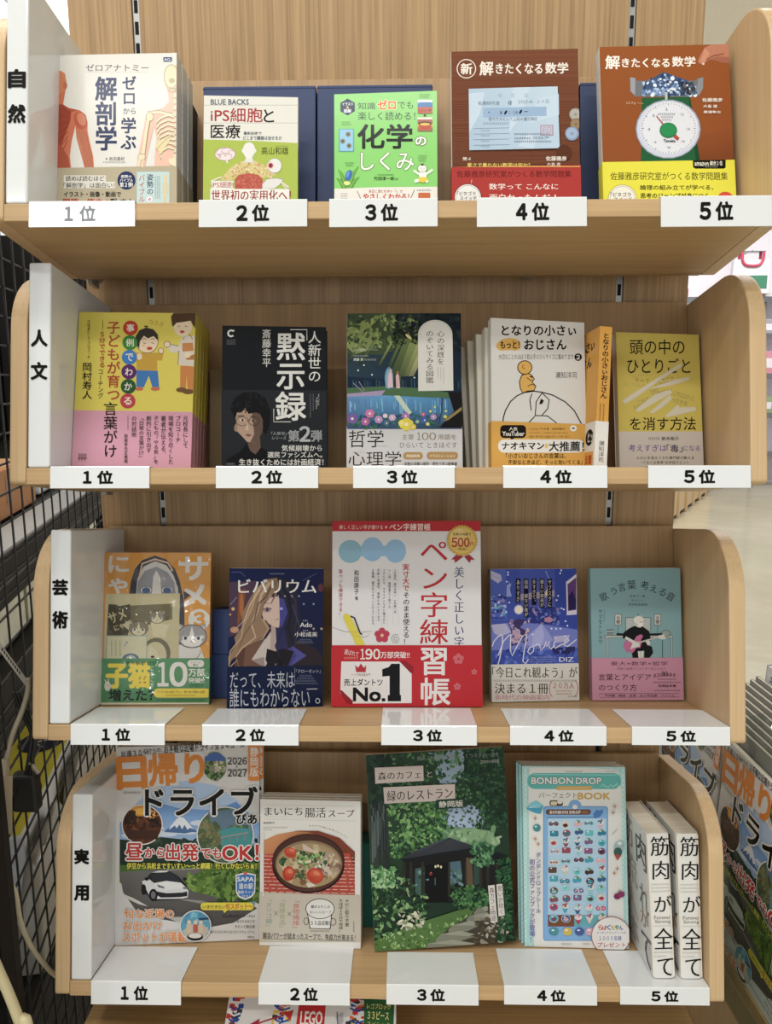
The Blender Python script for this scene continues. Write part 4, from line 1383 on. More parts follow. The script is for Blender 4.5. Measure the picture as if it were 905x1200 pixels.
def art_atama(A):
    Y = '#c8b552'
    A.r(0, 0, 900, 850, Y); A.r(0, 848, 900, 1250, '#c5bcb2')
    K = '#1f1c18'
    A.t('頭の中の', 188, 128, 616, 246, K, b=.01, res=3); A.t('ひとりごと', 168, 276, 662, 392, K, b=.01, res=3); A.t('を消す方法', 190, 736, 704, 838, K, b=.012, res=3)
    Wt = '#cdc6ae'
    for s_, x0, y0, x1, y1, ro, c in (('なんで', 230, 430, 340, 462, 6, '#8a6a34'), ('こんなこと', 380, 430, 536, 476, -16, '#8f7a4a'), ('なんでなんで', 146, 468, 300, 500, 6, '#a89a5c'), ('これで', 250, 590, 340, 625, -24, '#8a8458'),
                                      ('にすればよかった', 526, 548, 694, 590, 16, '#8f8454'), ('ったかな', 520, 596, 640, 634, 16, '#857a4c'), ('だめだ', 350, 510, 420, 556, -24, '#8a8458'), ('もう', 220, 640, 260, 676, -20, '#857a4c'), ('なんであんな', 200, 400, 330, 420, -10, '#a89a5c'), ('わからない', 410, 520, 520, 550, -14, '#77704a')):
        A.t(s_, x0, y0, x1, y1, c, rot=ro)
    for P in ([(130, 612), (150, 590), (470, 388), (580, 316), (600, 336), (420, 450), (240, 580), (150, 634)], [(400, 490), (560, 440), (660, 420), (650, 446), (520, 486), (330, 520)],
              [(230, 680), (380, 560), (500, 520), (520, 540), (400, 610), (260, 694)], [(340, 700), (500, 560), (520, 590), (440, 660), (370, 706)], [(470, 720), (560, 640), (580, 660), (700, 656), (706, 684), (560, 720), (470, 738)]):
        A.p(P, Wt)
    for P, w in (([(260, 690), (520, 540)], 5), ([(420, 460), (640, 430)], 4), ([(160, 610), (420, 420)], 4)): A.l(P, w, '#d4cfc0')
    A.e(474, 772, 6, 6, '#a08a30')
    A.fine(334, 894, 426, 912, '#6a645c', n=8); A.t('鈴木裕介', 438, 888, 570, 918, '#3a352e', b=.02)
    A.t('考えすぎは', 178, 950, 474, 1004, '#6c4f96'); A.t('「毒」', 476, 950, 598, 1010, '#4a3a5c', b=.01); A.t('になる', 606, 958, 736, 1000, '#6c4f96')
    A.t('人の心を支えてきた専門家が教える', 238, 1042, 690, 1066, '#5a554e'); A.t('“ぐるぐる思考”を手放すヒント', 276, 1078, 650, 1102, '#5a554e')


book('atama', 'pale yellow and grey paperback about stopping inner chatter, at the right end', 'book', None, '#c8b552', 'R', [(0, .3, '#b5aca2'), (.3, 1, '#b4a248')], art=art_atama)

# ---------------------------------------------------------------- third shelf
def cat_face(A, x, y, r, grey='#8f8d8c', white='#cfccc6', line='#3a3634', eye='#3a4660'):
    for sx in (-1, 1):
        A.p([(x + sx * r * .92, y - r * .9), (x + sx * r * .98, y - r * .1), (x + sx * r * .35, y - r * .62)], grey)
        A.p([(x + sx * r * .86, y - r * .72), (x + sx * r * .88, y - r * .25), (x + sx * r * .5, y - r * .52)], '#c8b2a6')
    A.e(x, y, r, r * .78, grey)
    A.ring(x, y, r, r * .78, r * .05, line)
    A.p([(x, y - r * .7), (x + r * .2, y + r * .05), (x + r * .75, y + r * .32), (x + r * .5, y + r * .62), (x, y + r * .74), (x - r * .5, y + r * .62), (x - r * .75, y + r * .32), (x - r * .2, y + r * .05)], white)
    for sx in (-1, 1):
        A.e(x + sx * r * .45, y + r * .12, r * .2, r * .15, '#e2e0da'); A.e(x + sx * r * .44, y + r * .12, r * .12, r * .13, eye)
    A.e(x, y + r * .33, r * .06, r * .04, '#b06a60'); A.l([(x - r * .14, y + r * .45), (x, y + r * .37), (x + r * .14, y + r * .45)], r * .04, line)


def art_neko(A):
    OR, W = '#c88a2c', '#c9c5be'
    A.r(0, 0, 900, 1200, OR)
    A.t('にゃ', 84, 60, 262, 342, W, v=1, b=.06)
    A.t('サメ', 586, 64, 818, 450, W, v=1, b=.06)
    # cat peeping from a dark rounded hood
    A.p([(248, 340), (262, 250), (290, 165), (340, 105), (430, 72), (510, 100), (570, 165), (604, 250), (636, 400), (640, 800), (240, 800)], '#33333a')
    A.p([(298, 340), (306, 240), (350, 150), (430, 112), (510, 140), (560, 210), (592, 300), (600, 420), (600, 800), (298, 800)], '#bdbbb6')
    A.p([(302, 340), (310, 250), (360, 180), (440, 150), (520, 190), (566, 260), (576, 340)], '#85848a')
    A.p([(408, 340), (418, 220), (440, 176), (464, 220), (476, 340)], W)
    for x in (368, 516):
        A.e(x, 316, 40, 26, '#d4d2cc'); A.e(x, 318, 30, 23, '#3f557c'); A.ring(x, 316, 40, 26, 4, '#2f2d30')
    A.l([(318, 240), (340, 130), (430, 98), (520, 124), (556, 180)], 12, '#c9a98c')
    A.p([(630, 320), (680, 350), (636, 388)], '#33333a')
    A.e(740, 524, 76, 76, '#cbc7be'); A.t('3', 706, 474, 776, 566, OR, b=.09)
    # kitten at the right
    A.p([(600, 700), (660, 690), (740, 700), (780, 800), (600, 800)], W); A.ring(670, 740, 80, 70, 4, '#4a4644', a0=0, a1=100)
    cat_face(A, 690, 640, 104)
    # postcard insert with kittens
    C = '#b5ab84'
    A.p([(84, 342), (606, 338), (596, 800), (70, 800)], C)
    A.p([(104, 414), (156, 416), (180, 428), (256, 414), (262, 520), (200, 560), (250, 600), (238, 634), (90, 634)], '#45402f')
    A.t('サメ', 104, 462, 226, 536, C, b=.05, rot=-20); A.t('にゃん３', 140, 538, 286, 580, C, b=.05, rot=-22)
    A.p([(258, 424), (552, 410), (552, 520), (380, 560), (258, 600)], '#6a6348')
    A.p([(400, 540), (530, 560), (500, 650), (420, 640)], '#c4bb98')
    cat_face(A, 446, 506, 56, '#7a7260', '#c4bb98', '#3c3628', '#2a261c')
    cat_face(A, 316, 585, 66, '#7a7260', '#c4bb98', '#3c3628', '#2a261c')
    A.e(440, 760, 100, 110, '#6a624c'); A.e(434, 770, 78, 92, '#b9b08c'); A.p([(384, 760), (400, 705), (440, 740), (470, 800), (384, 800)], '#c4bb98'); A.e(414, 784, 14, 8, '#2a261c')
    A.p([(92, 634), (376, 632), (372, 800), (84, 800)], '#93a296'); A.p([(98, 640), (370, 640), (366, 800), (92, 800)], '#c2bd9c')
    for k in range(3): A.fine(122 + 30 * k, 672, 130 + 30 * k, 780, '#5a5a48', v=1, n=9)
    A.e(232, 684, 8, 8, '#7d8a92'); A.e(218, 702, 6, 6, '#7d8a92'); A.e(260, 800, 60, 40, '#5a6a80'); A.e(262, 812, 40, 40, '#aab0a4')
    # glare band of the shrink wrap is left to the light


def band_neko(B):
    G = '#4c8558'
    B.r(30, 796, 900, 1108, G); B.r(30, 1106, 900, 1200, '#cfc7ae')
    YL = '#ddc63c'
    B.t('子猫', 92, 826, 392, 1000, YL, b=.08, res=2); B.t('こねこが', 398, 846, 424, 1000, '#d8d4c4', v=1, b=.03)
    for x, y in ((324, 938), (356, 938), (324, 962), (356, 962)): B.e(x, y, 6, 6, '#b06a44')
    B.t('海からも猫がぞろぞろ！', 232, 814, 436, 838, '#1e3526', b=.03); B.l([(450, 826), (436, 852)], 4, '#d8d4c4'); B.l([(212, 816), (228, 840)], 4, '#d8d4c4')
    B.t('増えた？', 108, 1014, 424, 1092, '#17241a', b=.06)
    B.e(98, 990, 22, 34, '#cfccc0'); B.l([(88, 962), (80, 944)], 8, '#cfccc0'); B.l([(104, 960), (106, 940)], 8, '#cfccc0'); B.e(92, 984, 3, 3, '#333333'); B.e(106, 984, 3, 3, '#333333')
    W = '#d2cec6'
    B.t('10', 452, 826, 654, 988, W, b=.06, res=4); B.t('万部', 668, 866, 778, 920, W, b=.05); B.t('突破!!', 668, 930, 778, 966, W, b=.05)
    B.rr(660, 806, 776, 856, 24, W); B.t('シリーズ', 684, 816, 752, 830, '#2f5a3c', b=.02); B.t('累計', 698, 834, 738, 850, '#2f5a3c', b=.02); B.fine(680, 980, 776, 990, '#1e3526', n=10)
    B.rr(424, 1006, 822, 1070, 30, YL); B.t('マンガ３本の描き下ろし・単行本の特典も収録！', 446, 1020, 784, 1040, '#3a4a1e', b=.01); B.fine(510, 1048, 716, 1058, '#4a5a2a', n=18)
    B.fine(440, 1082, 780, 1092, '#1e3526', n=30)


bk = book('neko', 'orange comic with grey kittens and green band in shrink wrap', 'comic', None, '#c88a2c', 'R', [(0, 1, '#c07f2a')], art=art_neko,
          obi=(.0642, '#4c8558', band_neko), mat=GLOSS, name='comic_book')
# clear shrink wrap around the comic
WRAP = bpy.data.materials.new('clear_shrink_wrap'); WRAP.use_nodes = True
_n, _l = WRAP.node_tree.nodes, WRAP.node_tree.links
_g = _n.new('ShaderNodeBsdfGlossy'); _g.inputs['Roughness'].default_value = 0.06
_t = _n.new('ShaderNodeBsdfTransparent'); _mx = _n.new('ShaderNodeMixShader')
_tc = _n.new('ShaderNodeTexCoord'); _no = _n.new('ShaderNodeTexNoise'); _no.inputs['Scale'].default_value = 22; _bp = _n.new('ShaderNodeBump'); _bp.inputs['Strength'].default_value = 1.0; _bp.inputs['Distance'].default_value = .02
_l.new(_tc.outputs['Object'], _no.inputs['Vector']); _l.new(_no.outputs['Fac'], _bp.inputs['Height']); _l.new(_bp.outputs['Normal'], _g.inputs['Normal'])
_mx.inputs[0].default_value = .035; _l.new(_t.outputs[0], _mx.inputs[1]); _l.new(_g.outputs[0], _mx.inputs[2])
_l.new(_mx.outputs[0], _n['Material Output'].inputs['Surface'])
w_, h_ = PL['neko'][1][5:7]
mb = MB()
nx, nz = 14, 20
rnd = random.Random(8)
vs, fs = [], []
for b in range(nz + 1):
    for a in range(nx + 1):
        e = 0 if a in (0, nx) or b in (0, nz) else rnd.uniform(-.0006, .0006)
        vs.append((-.0015 + (w_ + .003) * a / nx, -.0042 + e, .0003 + (h_ + .001) * b / nz))
for b in range(nz):
    for a in range(nx):
        k = b * (nx + 1) + a
        fs.append((k, k + 1, k + nx + 2, k + nx + 1))
mb.add(vs, fs)
for x in (-.0015, w_ + .0015):
    mb.add([(x, -.0042, .0003), (x, TH['neko'] + .001, .0003), (x, TH['neko'] + .001, h_ + .0013), (x, -.0042, h_ + .0013)], [(0, 1, 2, 3)])
mb.add([(-.0015, -.0042, h_ + .0013), (w_ + .0015, -.0042, h_ + .0013), (w_ + .0015, TH['neko'] + .001, h_ + .0013), (-.0015, TH['neko'] + .001, h_ + .0013)], [(0, 1, 2, 3)])
tag(mb.build('shrink_wrap', WRAP, bk), 'clear film wrap')


def art_viva(A):
    A.p([(120, 60), (830, 60), (830, 1100), (120, 1100)], ['#131f4e', '#101a44', '#141826', '#161a30'])
    A.p([(140, 170), (340, 160), (330, 480), (140, 560)], '#4a3648'); A.p([(210, 220), (260, 220), (240, 420), (200, 480)], '#7c4a2c'); A.e(230, 330, 14, 80, '#a0623a')
    A.e(180, 508, 30, 22, '#b08468'); A.e(170, 360, 12, 12, '#c9a06a'); A.e(150, 400, 8, 8, '#b08a5a'); A.e(740, 500, 8, 8, '#a08a6a'); A.e(670, 325, 7, 7, '#7c86a8'); A.e(740, 325, 7, 7, '#7c86a8'); A.e(796, 500, 9, 9, '#a09078'); A.e(790, 210, 20, 30, '#5a2f3a')
    A.l([(150, 330), (198, 276)], 3, '#9a9ac0'); A.l([(160, 100), (220, 98), (256, 130)], 3, '#6a74a8'); A.l([(660, 160), (760, 110)], 2, '#6a74a8')
    # coat
    A.p([(180, 790), (200, 640), (300, 590), (400, 560), (640, 580), (760, 640), (800, 700), (800, 790)], '#2a2228')
    A.p([(180, 790), (196, 650), (300, 590), (390, 570), (430, 620), (330, 700), (400, 780), (400, 790)], '#6b4c3e'); A.p([(200, 660), (260, 610), (240, 790), (190, 790)], '#55392f')
    A.p([(420, 570), (480, 560), (560, 600), (690, 690), (570, 770), (470, 720), (400, 640)], '#3c3c74'); A.p([(560, 600), (690, 690), (570, 770), (620, 690)], '#4a4a8c')
    A.p([(430, 520), (300, 720), (394, 776), (440, 680), (470, 560)], '#b9ada6'); A.p([(300, 720), (394, 776), (390, 700)], '#8f8078')
    A.p([(440, 460), (500, 460), (520, 600), (470, 760), (430, 700)], '#a8948c'); A.p([(470, 470), (530, 470), (560, 640), (500, 770), (480, 660)], '#2c2a50')
    A.p([(410, 640), (470, 660), (520, 640), (600, 660), (560, 760), (480, 740), (430, 780), (400, 720)], '#1d181e'); A.l([(450, 700), (430, 785)], 22, '#1d181e'); A.l([(500, 720), (512, 785)], 26, '#16131c')
    # face, half in blue shade
    A.p([(366, 360), (390, 290), (480, 270), (530, 310), (540, 400), (520, 470), (488, 494), (430, 470), (384, 430)], '#c2a89c')
    A.p([(496, 280), (560, 300), (560, 420), (528, 480), (496, 490), (500, 430)], '#3f4083')
    A.l([(378, 366), (410, 352), (442, 360)], 8, '#3a2a2a'); A.e(412, 366, 26, 12, '#8a7c84'); A.e(412, 366, 11, 11, '#4a3a44'); A.l([(384, 380), (430, 380)], 3, '#5a4240'); A.e(508, 358, 16, 10, '#8f93c8'); A.l([(470, 436), (494, 430)], 5, '#8f5a54'); A.l([(388, 318), (446, 322)], 4, '#7a6250')
    # hair
    HL, HM, HD = '#a58a70', '#8a6e56', '#5e4a40'
    A.p([(330, 220), (400, 150), (480, 130), (560, 160), (620, 230), (640, 360), (660, 520), (600, 620), (560, 640), (540, 500), (556, 380), (530, 290), (480, 260), (430, 280), (390, 330), (372, 420), (320, 520), (250, 560), (280, 400)], '#23222f')
    A.p([(330, 220), (400, 150), (480, 140), (500, 200), (440, 270), (390, 320), (370, 420), (430, 480), (380, 560), (300, 600), (240, 640), (200, 690), (160, 720), (140, 770), (136, 700), (190, 620), (180, 560), (240, 480), (230, 400), (280, 300)], HM)
    for P, w, c in (([(400, 160), (330, 250), (300, 360), (240, 480), (230, 560), (150, 660), (140, 770)], 24, HL), ([(430, 170), (370, 260), (340, 380), (300, 470), (330, 560), (230, 640), (190, 700)], 22, '#b39a80'),
                    ([(440, 200), (400, 280), (350, 320), (320, 440), (250, 540), (210, 640)], 14, HD), ([(360, 220), (290, 330), (250, 440), (170, 520)], 12, '#c0a68a'), ([(380, 430), (420, 500), (380, 570), (280, 610)], 18, HL), ([(470, 160), (470, 260), (440, 320)], 24, '#7a6252'),
                    ([(400, 440), (440, 510), (400, 570), (300, 600)], 12, HD), ([(140, 780), (200, 720), (215, 790)], 10, HL)):
        A.l(P, w, c, w * .25)
    for P, w, c in (([(500, 170), (560, 260), (580, 380), (560, 500), (600, 620)], 26, '#1b1a26'), ([(540, 200), (610, 300), (620, 430), (600, 560)], 18, '#302e44'), ([(500, 190), (520, 260), (560, 330)], 22, '#2a2838'), ([(560, 400), (500, 560), (470, 620), (500, 700)], 20, '#26264a'), ([(590, 330), (640, 480), (600, 640)], 9, '#3c3c66')):
        A.l(P, w, c, w * .3)
    W = '#dcd9d6'
    A.t('ビバリウム', 208, 150, 756, 246, W, m=1, b=.03, res=2)
    for k, ch in enumerate('Adoと私'): A.t(ch, 430 + 50 * k, 262, 444 + 50 * k, 276, '#b4b4c0', b=.02)
    A.fine(430, 108, 534, 114, '#a9aec4', n=14)
    A.fine(664, 438, 700, 446, '#a9aec4', n=4); A.t('Ado', 644, 456, 728, 488, W, m=1, b=.01); A.fine(664, 508, 704, 516, '#a9aec4', n=4); A.t('小松成美', 606, 522, 764, 556, W, m=1, b=.01)
    for k in range(3): A.fine(640 - 10 * k, 572 + 12 * k, 724 + 8 * k, 578 + 12 * k, '#7c83a0', n=14)


def band_viva(B):
    B.r(100, 776, 840, 1100, '#0c1838')
    W = '#a9acb4'
    B.t('だって、未来は', 150, 800, 602, 920, W, res=2); B.t('誰にもわからない', 146, 920, 712, 1056, W, res=2); B.t('。', 750, 988, 786, 1030, W)
    B.l([(606, 774), (606, 900)], 3, '#7c8298'); B.t('『クローゼット』', 614, 786, 790, 812, W)
    for k in range(4): B.fine(640 - 16 * k, 826 + 18 * k, 730 + 14 * k, 836 + 18 * k, '#6c7288', n=16)
    B.l([(690, 926), (766, 924)], 6, W)


bk = book('viva', 'dark navy novel with a long haired illustrated figure on the third shelf', 'book', None, '#131f4e', 'L', [(0, 1, '#10183c')], art=art_viva, obi=(.0573, '#0c1838', band_viva), mat=GLOSS)


def art_pen(A):
    A.r(0, 0, 950, 1100, '#d6d4d4')
    RD, N, K = '#b5232c', '#2a3270', '#24221f'
    A.r(0, 0, 950, 86, RD); A.t('美しく正しい字が書ける', 82, 52, 320, 76, '#e2d4cc'); A.t('※', 330, 56, 344, 72, '#e2d4cc'); A.t('ペン字練習帳', 356, 44, 578, 82, '#e6dcd6', b=.02)
    B1 = '#8cb4d4'
    A.e(142, 196, 64, 63, '#86b0c4'); A.e(262, 184, 60, 66, B1); A.e(388, 194, 58, 64, B1); A.p([(200, 160), (204, 172), (216, 165), (216, 225), (200, 220)], B1); A.p([(310, 165), (340, 165), (340, 222), (310, 222)], B1)
    A.t('ペン字練', 516, 120, 680, 706, RD, v=1, b=.025, res=3, m=.6)
    A.t('美しく正しい字', 704, 276, 762, 720, N, v=1, m=1)
    A.t('実寸大で', 426, 262, 464, 414, RD, v=1, b=.03); A.t('そのまま使える！', 428, 416, 466, 704, K, v=1, b=.015)
    for k, (s_, y1) in enumerate([('＊年賀状、暑中見舞い、お見舞い状、', 548), ('のし袋、履歴書など実寸大、', 524), ('＊ひらがな、カタカナのなぞり書きから', 592), ('手紙の常套句、季節のあいさつまで', 580), ('＊筆順、書き方のポイントがよくわかる', 596)]):
        A.t(s_, 378 - 30 * k, 290, 394 - 30 * k, y1, '#5c5a58', v=1)
        A.fine(402 - 30 * k, 290, 404 - 30 * k, 600, '#a9a6a2', v=1, n=40)
    A.t('和田康子', 162, 296, 190, 430, K, v=1); A.t('著', 168, 440, 184, 460, K)
    A.t('筆ペンも練習できる！', 78, 292, 102, 550, '#b0584c', v=1)
    A.p([(104, 560), (106, 540), (122, 532), (142, 545), (222, 704), (174, 706)], '#d4c63a'); A.l([(144, 548), (164, 556), (196, 640), (206, 648)], 8, '#2c2a26')
    A.l([(40, 606), (110, 632), (200, 636), (260, 630), (230, 660), (170, 660), (150, 640)], 2, '#a0807c')
    for k in range(5):
        a = math.radians(72 * k - 90); A.e(315 + 24 * math.cos(a), 652 + 24 * math.sin(a), 18, 18, '#b53a50')
    A.e(315, 652, 9, 9, '#d8b48a')
    A.l([(390 + (4 + k * 1.0) * math.cos(k * .5), 672 + (4 + k * 1.0) * math.sin(k * .5)) for k in range(24)], 3, '#8f9a8c')
    # gold seal with ribbon
    A.p([(718, 214), (760, 222), (712, 258), (708, 240), (692, 240)], '#9c2c34'); A.p([(760, 222), (790, 214), (820, 242), (800, 240), (790, 258)], '#9c2c34')
    P = []
    for k in range(60):
        r = 86 if k % 2 else 79
        P.append((750 + r * math.cos(k * math.pi / 30), 136 + r * math.sin(k * math.pi / 30)))
    A.p(P, '#c9a03a'); A.e(750, 136, 72, 72, '#d8b65c'); A.e(730, 116, 44, 44, '#e0c478')
    A.t('充実の内容で', 700, 94, 798, 110, '#4a3414', b=.03); A.t('500', 694, 122, 790, 172, '#a8382c', b=.05); A.t('円', 794, 146, 812, 164, '#a8382c', b=.03); A.t('（税抜）', 726, 176, 776, 190, '#5a4014')


def band_pen(B):
    RD, K = '#b8222c', '#141416'
    B.r(0, 708, 950, 1100, RD)
    W = '#dcd8d6'
    B.t('選ばれて', 110, 734, 188, 762, W, rot=12); B.fine(110, 770, 186, 780, '#d49a94', n=10); B.t('190', 198, 726, 304, 782, W, b=.05); B.t('万部突破!!', 308, 740, 464, 776, W, b=.03)
    B.t('習', 528, 722, 664, 866, W, b=.035, res=3); B.t('帳', 528, 884, 684, 1030, W, b=.035, res=3)
    for x, y, r in ((730, 780, 30), (816, 850, 16), (724, 930, 20)):
        for k in range(5):
            a = math.radians(72 * k - 90); B.n += B.STEP * .9; B.e(x + r * .6 * math.cos(a), y + r * .6 * math.sin(a), r * .42, r * .42, '#c4626a')
    B.p([(94, 794), (408, 794), (476, 850), (476, 1020), (158, 1022), (88, 966)], W)
    for P in ([(408, 792), (440, 790), (488, 824), (482, 860), (470, 856)], [(82, 950), (96, 950), (158, 1010), (150, 1030), (120, 1020)]): B.p(P, '#8f1c26')
    B.p([(168, 812), (184, 828), (200, 804), (216, 828), (230, 812), (226, 852), (174, 852)], '#b03038')
    B.t('ペン字実用書部門', 148, 858, 252, 874, '#7a4a4c'); B.t('売上ダントツ', 108, 888, 318, 926, K, b=.03); B.t('No.', 160, 938, 330, 1008, K, b=.07, res=3)
    B.p([(316, 876), (316, 836), (352, 824), (366, 806), (412, 806), (412, 976), (418, 976), (418, 1010), (346, 1010), (346, 976), (356, 976), (356, 872)], K)


book('pen', 'large red and white penmanship workbook with blue dots and gold seal', 'workbook', None, '#d6d4d4', 'L', [(0, .3, '#a81f28'), (.3, 1, '#a8242c')], art=art_pen, obi=(.0845, '#b8222c', band_pen), mat=GLOSS, name='workbook')


def art_movie(A):
    A.p([(80, 70), (800, 70), (800, 850), (80, 850)], ['#4858a4', '#3c4a9c', '#3f58ac', '#3a4c9a'])
    D1, D2, L1, L2 = '#2a3478', '#334494', '#6c80c8', '#8c9cd4'
    A.p([(80, 70), (220, 80), (230, 480), (80, 480)], '#4a5cac'); A.p([(220, 80), (330, 90), (330, 470), (230, 470)], '#3c4c9c'); A.p([(600, 80), (800, 80), (800, 560), (620, 520)], D2)
    A.p([(102, 96), (180, 130), (190, 170), (160, 196), (102, 160)], '#a8a8c4'); A.l([(104, 128), (182, 164)], 3, '#7c80a8')
    A.p([(690, 186), (774, 120), (774, 440), (696, 446)], '#c4bccc'); A.p([(702, 204), (770, 150), (770, 404), (706, 412)], '#5a3c70'); A.p([(710, 300), (740, 250), (768, 330), (766, 400), (710, 408)], '#2c2450')
    A.r(330, 180, 600, 380, '#54549c'); A.p([(330, 280), (600, 250), (600, 300), (330, 330)], '#9c8ca0')
    # shelf and window clutter
    for k in range(4): A.r(102, 330 + 45 * k, 215, 337 + 45 * k, D1)
    A.sc(50, 104, 290, 216, 470, 6, 16, ['#7c90c8', '#5a9ab0', '#2a3478', '#a0a8d0', '#8c7cb0'], 31, .7)
    A.l([(245, 180), (238, 300)], 8, L1); A.p([(228, 210), (264, 196), (250, 240), (266, 300), (224, 300)], '#8a98cc')
    A.p([(380, 400), (600, 380), (640, 470), (600, 520), (380, 500)], D1); A.sc(60, 390, 390, 640, 520, 7, 18, ['#3a4a90', '#5f70b8', '#2b3068', '#7c6a9c', '#a088a8'], 32, .6)
    A.p([(520, 470), (560, 456), (594, 480), (570, 500), (524, 498)], '#a87890')
    # bed with blanket and cushions
    A.p([(104, 520), (320, 500), (520, 520), (780, 560), (780, 700), (104, 720)], '#6a74b8')
    A.p([(104, 520), (220, 510), (260, 580), (180, 610), (130, 590)], '#a8a4c4'); A.p([(500, 510), (560, 590), (590, 640), (540, 680), (400, 690), (380, 620), (440, 560)], '#8a90c8'); A.p([(500, 510), (520, 600), (500, 680), (420, 690), (440, 580)], '#9ca0d0')
    A.p([(590, 610), (720, 600), (700, 650), (600, 660)], '#a8a4c8')
    A.p([(240, 500), (330, 470), (370, 500), (330, 540), (400, 580), (330, 660), (270, 640), (260, 560)], '#3c3460'); A.p([(270, 560), (330, 560), (340, 640), (270, 670)], '#b094a8'); A.sc(40, 250, 480, 400, 680, 8, 20, ['#7a6c98', '#c4a4a8', '#3a3468', '#9a8cb4'], 33, .5)
    A.p([(580, 700), (760, 690), (760, 750), (590, 750)], '#2a2a5c')
    A.sc(80, 104, 700, 780, 830, 10, 26, ['#33459a', '#4c60b0', '#5c70c0', '#2c3a88'], 34, .5)
    # lamp, bulbs
    A.e(320, 402, 35, 37, '#b8b8cc'); A.e(320, 402, 25, 27, '#d8cfc8'); A.e(320, 402, 13, 14, '#e4c89a')
    for x, y in ((236, 110), (236, 130), (226, 184), (246, 346), (222, 420), (652, 95), (644, 118), (628, 294), (616, 328), (655, 392), (672, 400), (686, 492), (700, 528), (646, 550), (612, 552), (576, 550), (680, 610), (170, 288), (166, 346), (428, 596)):
        A.n += A.STEP * .9; A.e(x, y, 7, 7, '#c4d0ea', n=8); A.n += A.STEP * .9; A.e(x, y, 4, 4, '#e2e6ee', n=8)
    A.p([(524, 284), (540, 240), (545, 200), (556, 220), (560, 260), (540, 290)], '#cfc0a4'); A.l([(530, 100), (552, 150), (560, 168)], 5, L2); A.e(548, 278, 12, 10, '#e6d8a8')
    for k, (s_, x, y1) in enumerate([('サブスクに', 562, 386), ('観たい映画が', 502, 386), ('多すぎて、', 440, 366), ('結局 観ない夜が', 378, 462), ('ありすぎ', 315, 346)]):
        A.r(x - 18, 160, x + 18, y1, '#14162c'); A.t(s_, x - 14, 166, x + 14, y1 - 4, '#cfc8b8', v=1, m=.6)
    # script lettering Movie
    Wt = '#d2cfe0'
    M_ = [[(112, 690), (126, 650), (158, 612), (186, 598), (194, 612), (190, 680), (172, 780), (156, 838)], [(160, 760), (200, 650), (246, 600), (258, 596), (256, 640), (254, 720), (268, 764), (300, 700), (350, 610), (380, 590), (378, 640), (360, 740), (352, 806), (372, 824), (396, 790)],
          [(430, 690), (404, 700), (390, 730), (406, 750), (432, 730), (438, 700), (430, 688), (446, 684), (470, 668)], [(470, 668), (488, 690), (490, 726), (520, 690), (536, 650)], [(536, 690), (560, 650), (556, 690), (570, 712), (600, 680)], [(600, 650), (592, 690), (606, 704), (650, 676)],
          [(650, 676), (690, 662), (712, 640), (704, 626), (682, 640), (676, 680), (700, 690), (740, 660), (772, 634)]]
    for P in M_: A.l(P, 8, Wt)
    A.e(612, 626, 5, 5, Wt)
    A.t('DIZ', 636, 774, 746, 808, '#dcdae4', m=1, b=.01)
    for k in range(3): A.fine(416 - 10 * k, 770 + 18 * k, 612 - 8 * k, 776 + 18 * k, '#a9b0dc', n=26)


def band_movie(B):
    B.p([(90, 842), (800, 820), (800, 1200), (90, 1200)], '#c9c4bc')
    K = '#2c2a28'
    B.t('「今日これ観よう」が', 112, 850, 776, 934, K, m=1, b=.008); B.t('決まる１冊', 132, 976, 548, 1058, K, m=1, b=.008)
    B.fine(124, 950, 776, 962, '#5a5650', n=46); B.t('新時代の映画案内', 134, 1064, 556, 1108, '#b0697a', m=.6)
    B.ring(595, 1020, 36, 66, 6, '#a8606c', a0=110, a1=250); B.ring(745, 1016, 36, 66, 6, '#a8606c', a0=-70, a1=70)
    B.t('20万人', 588, 968, 752, 1018, '#a8505c', m=1, b=.01); B.fine(606, 1032, 742, 1042, '#a8606c', n=10); B.fine(614, 1054, 736, 1064, '#a8606c', n=9); B.fine(704, 1076, 776, 1084, K, n=9)


book('movie', 'blue film guide with a bedroom illustration and white script lettering', 'book', None, '#4858a4', 'L', [(0, .28, '#b9b5aa'), (.28, 1, '#8d938f')], art=art_movie, obi=(.053, '#c9c4bc', band_movie))


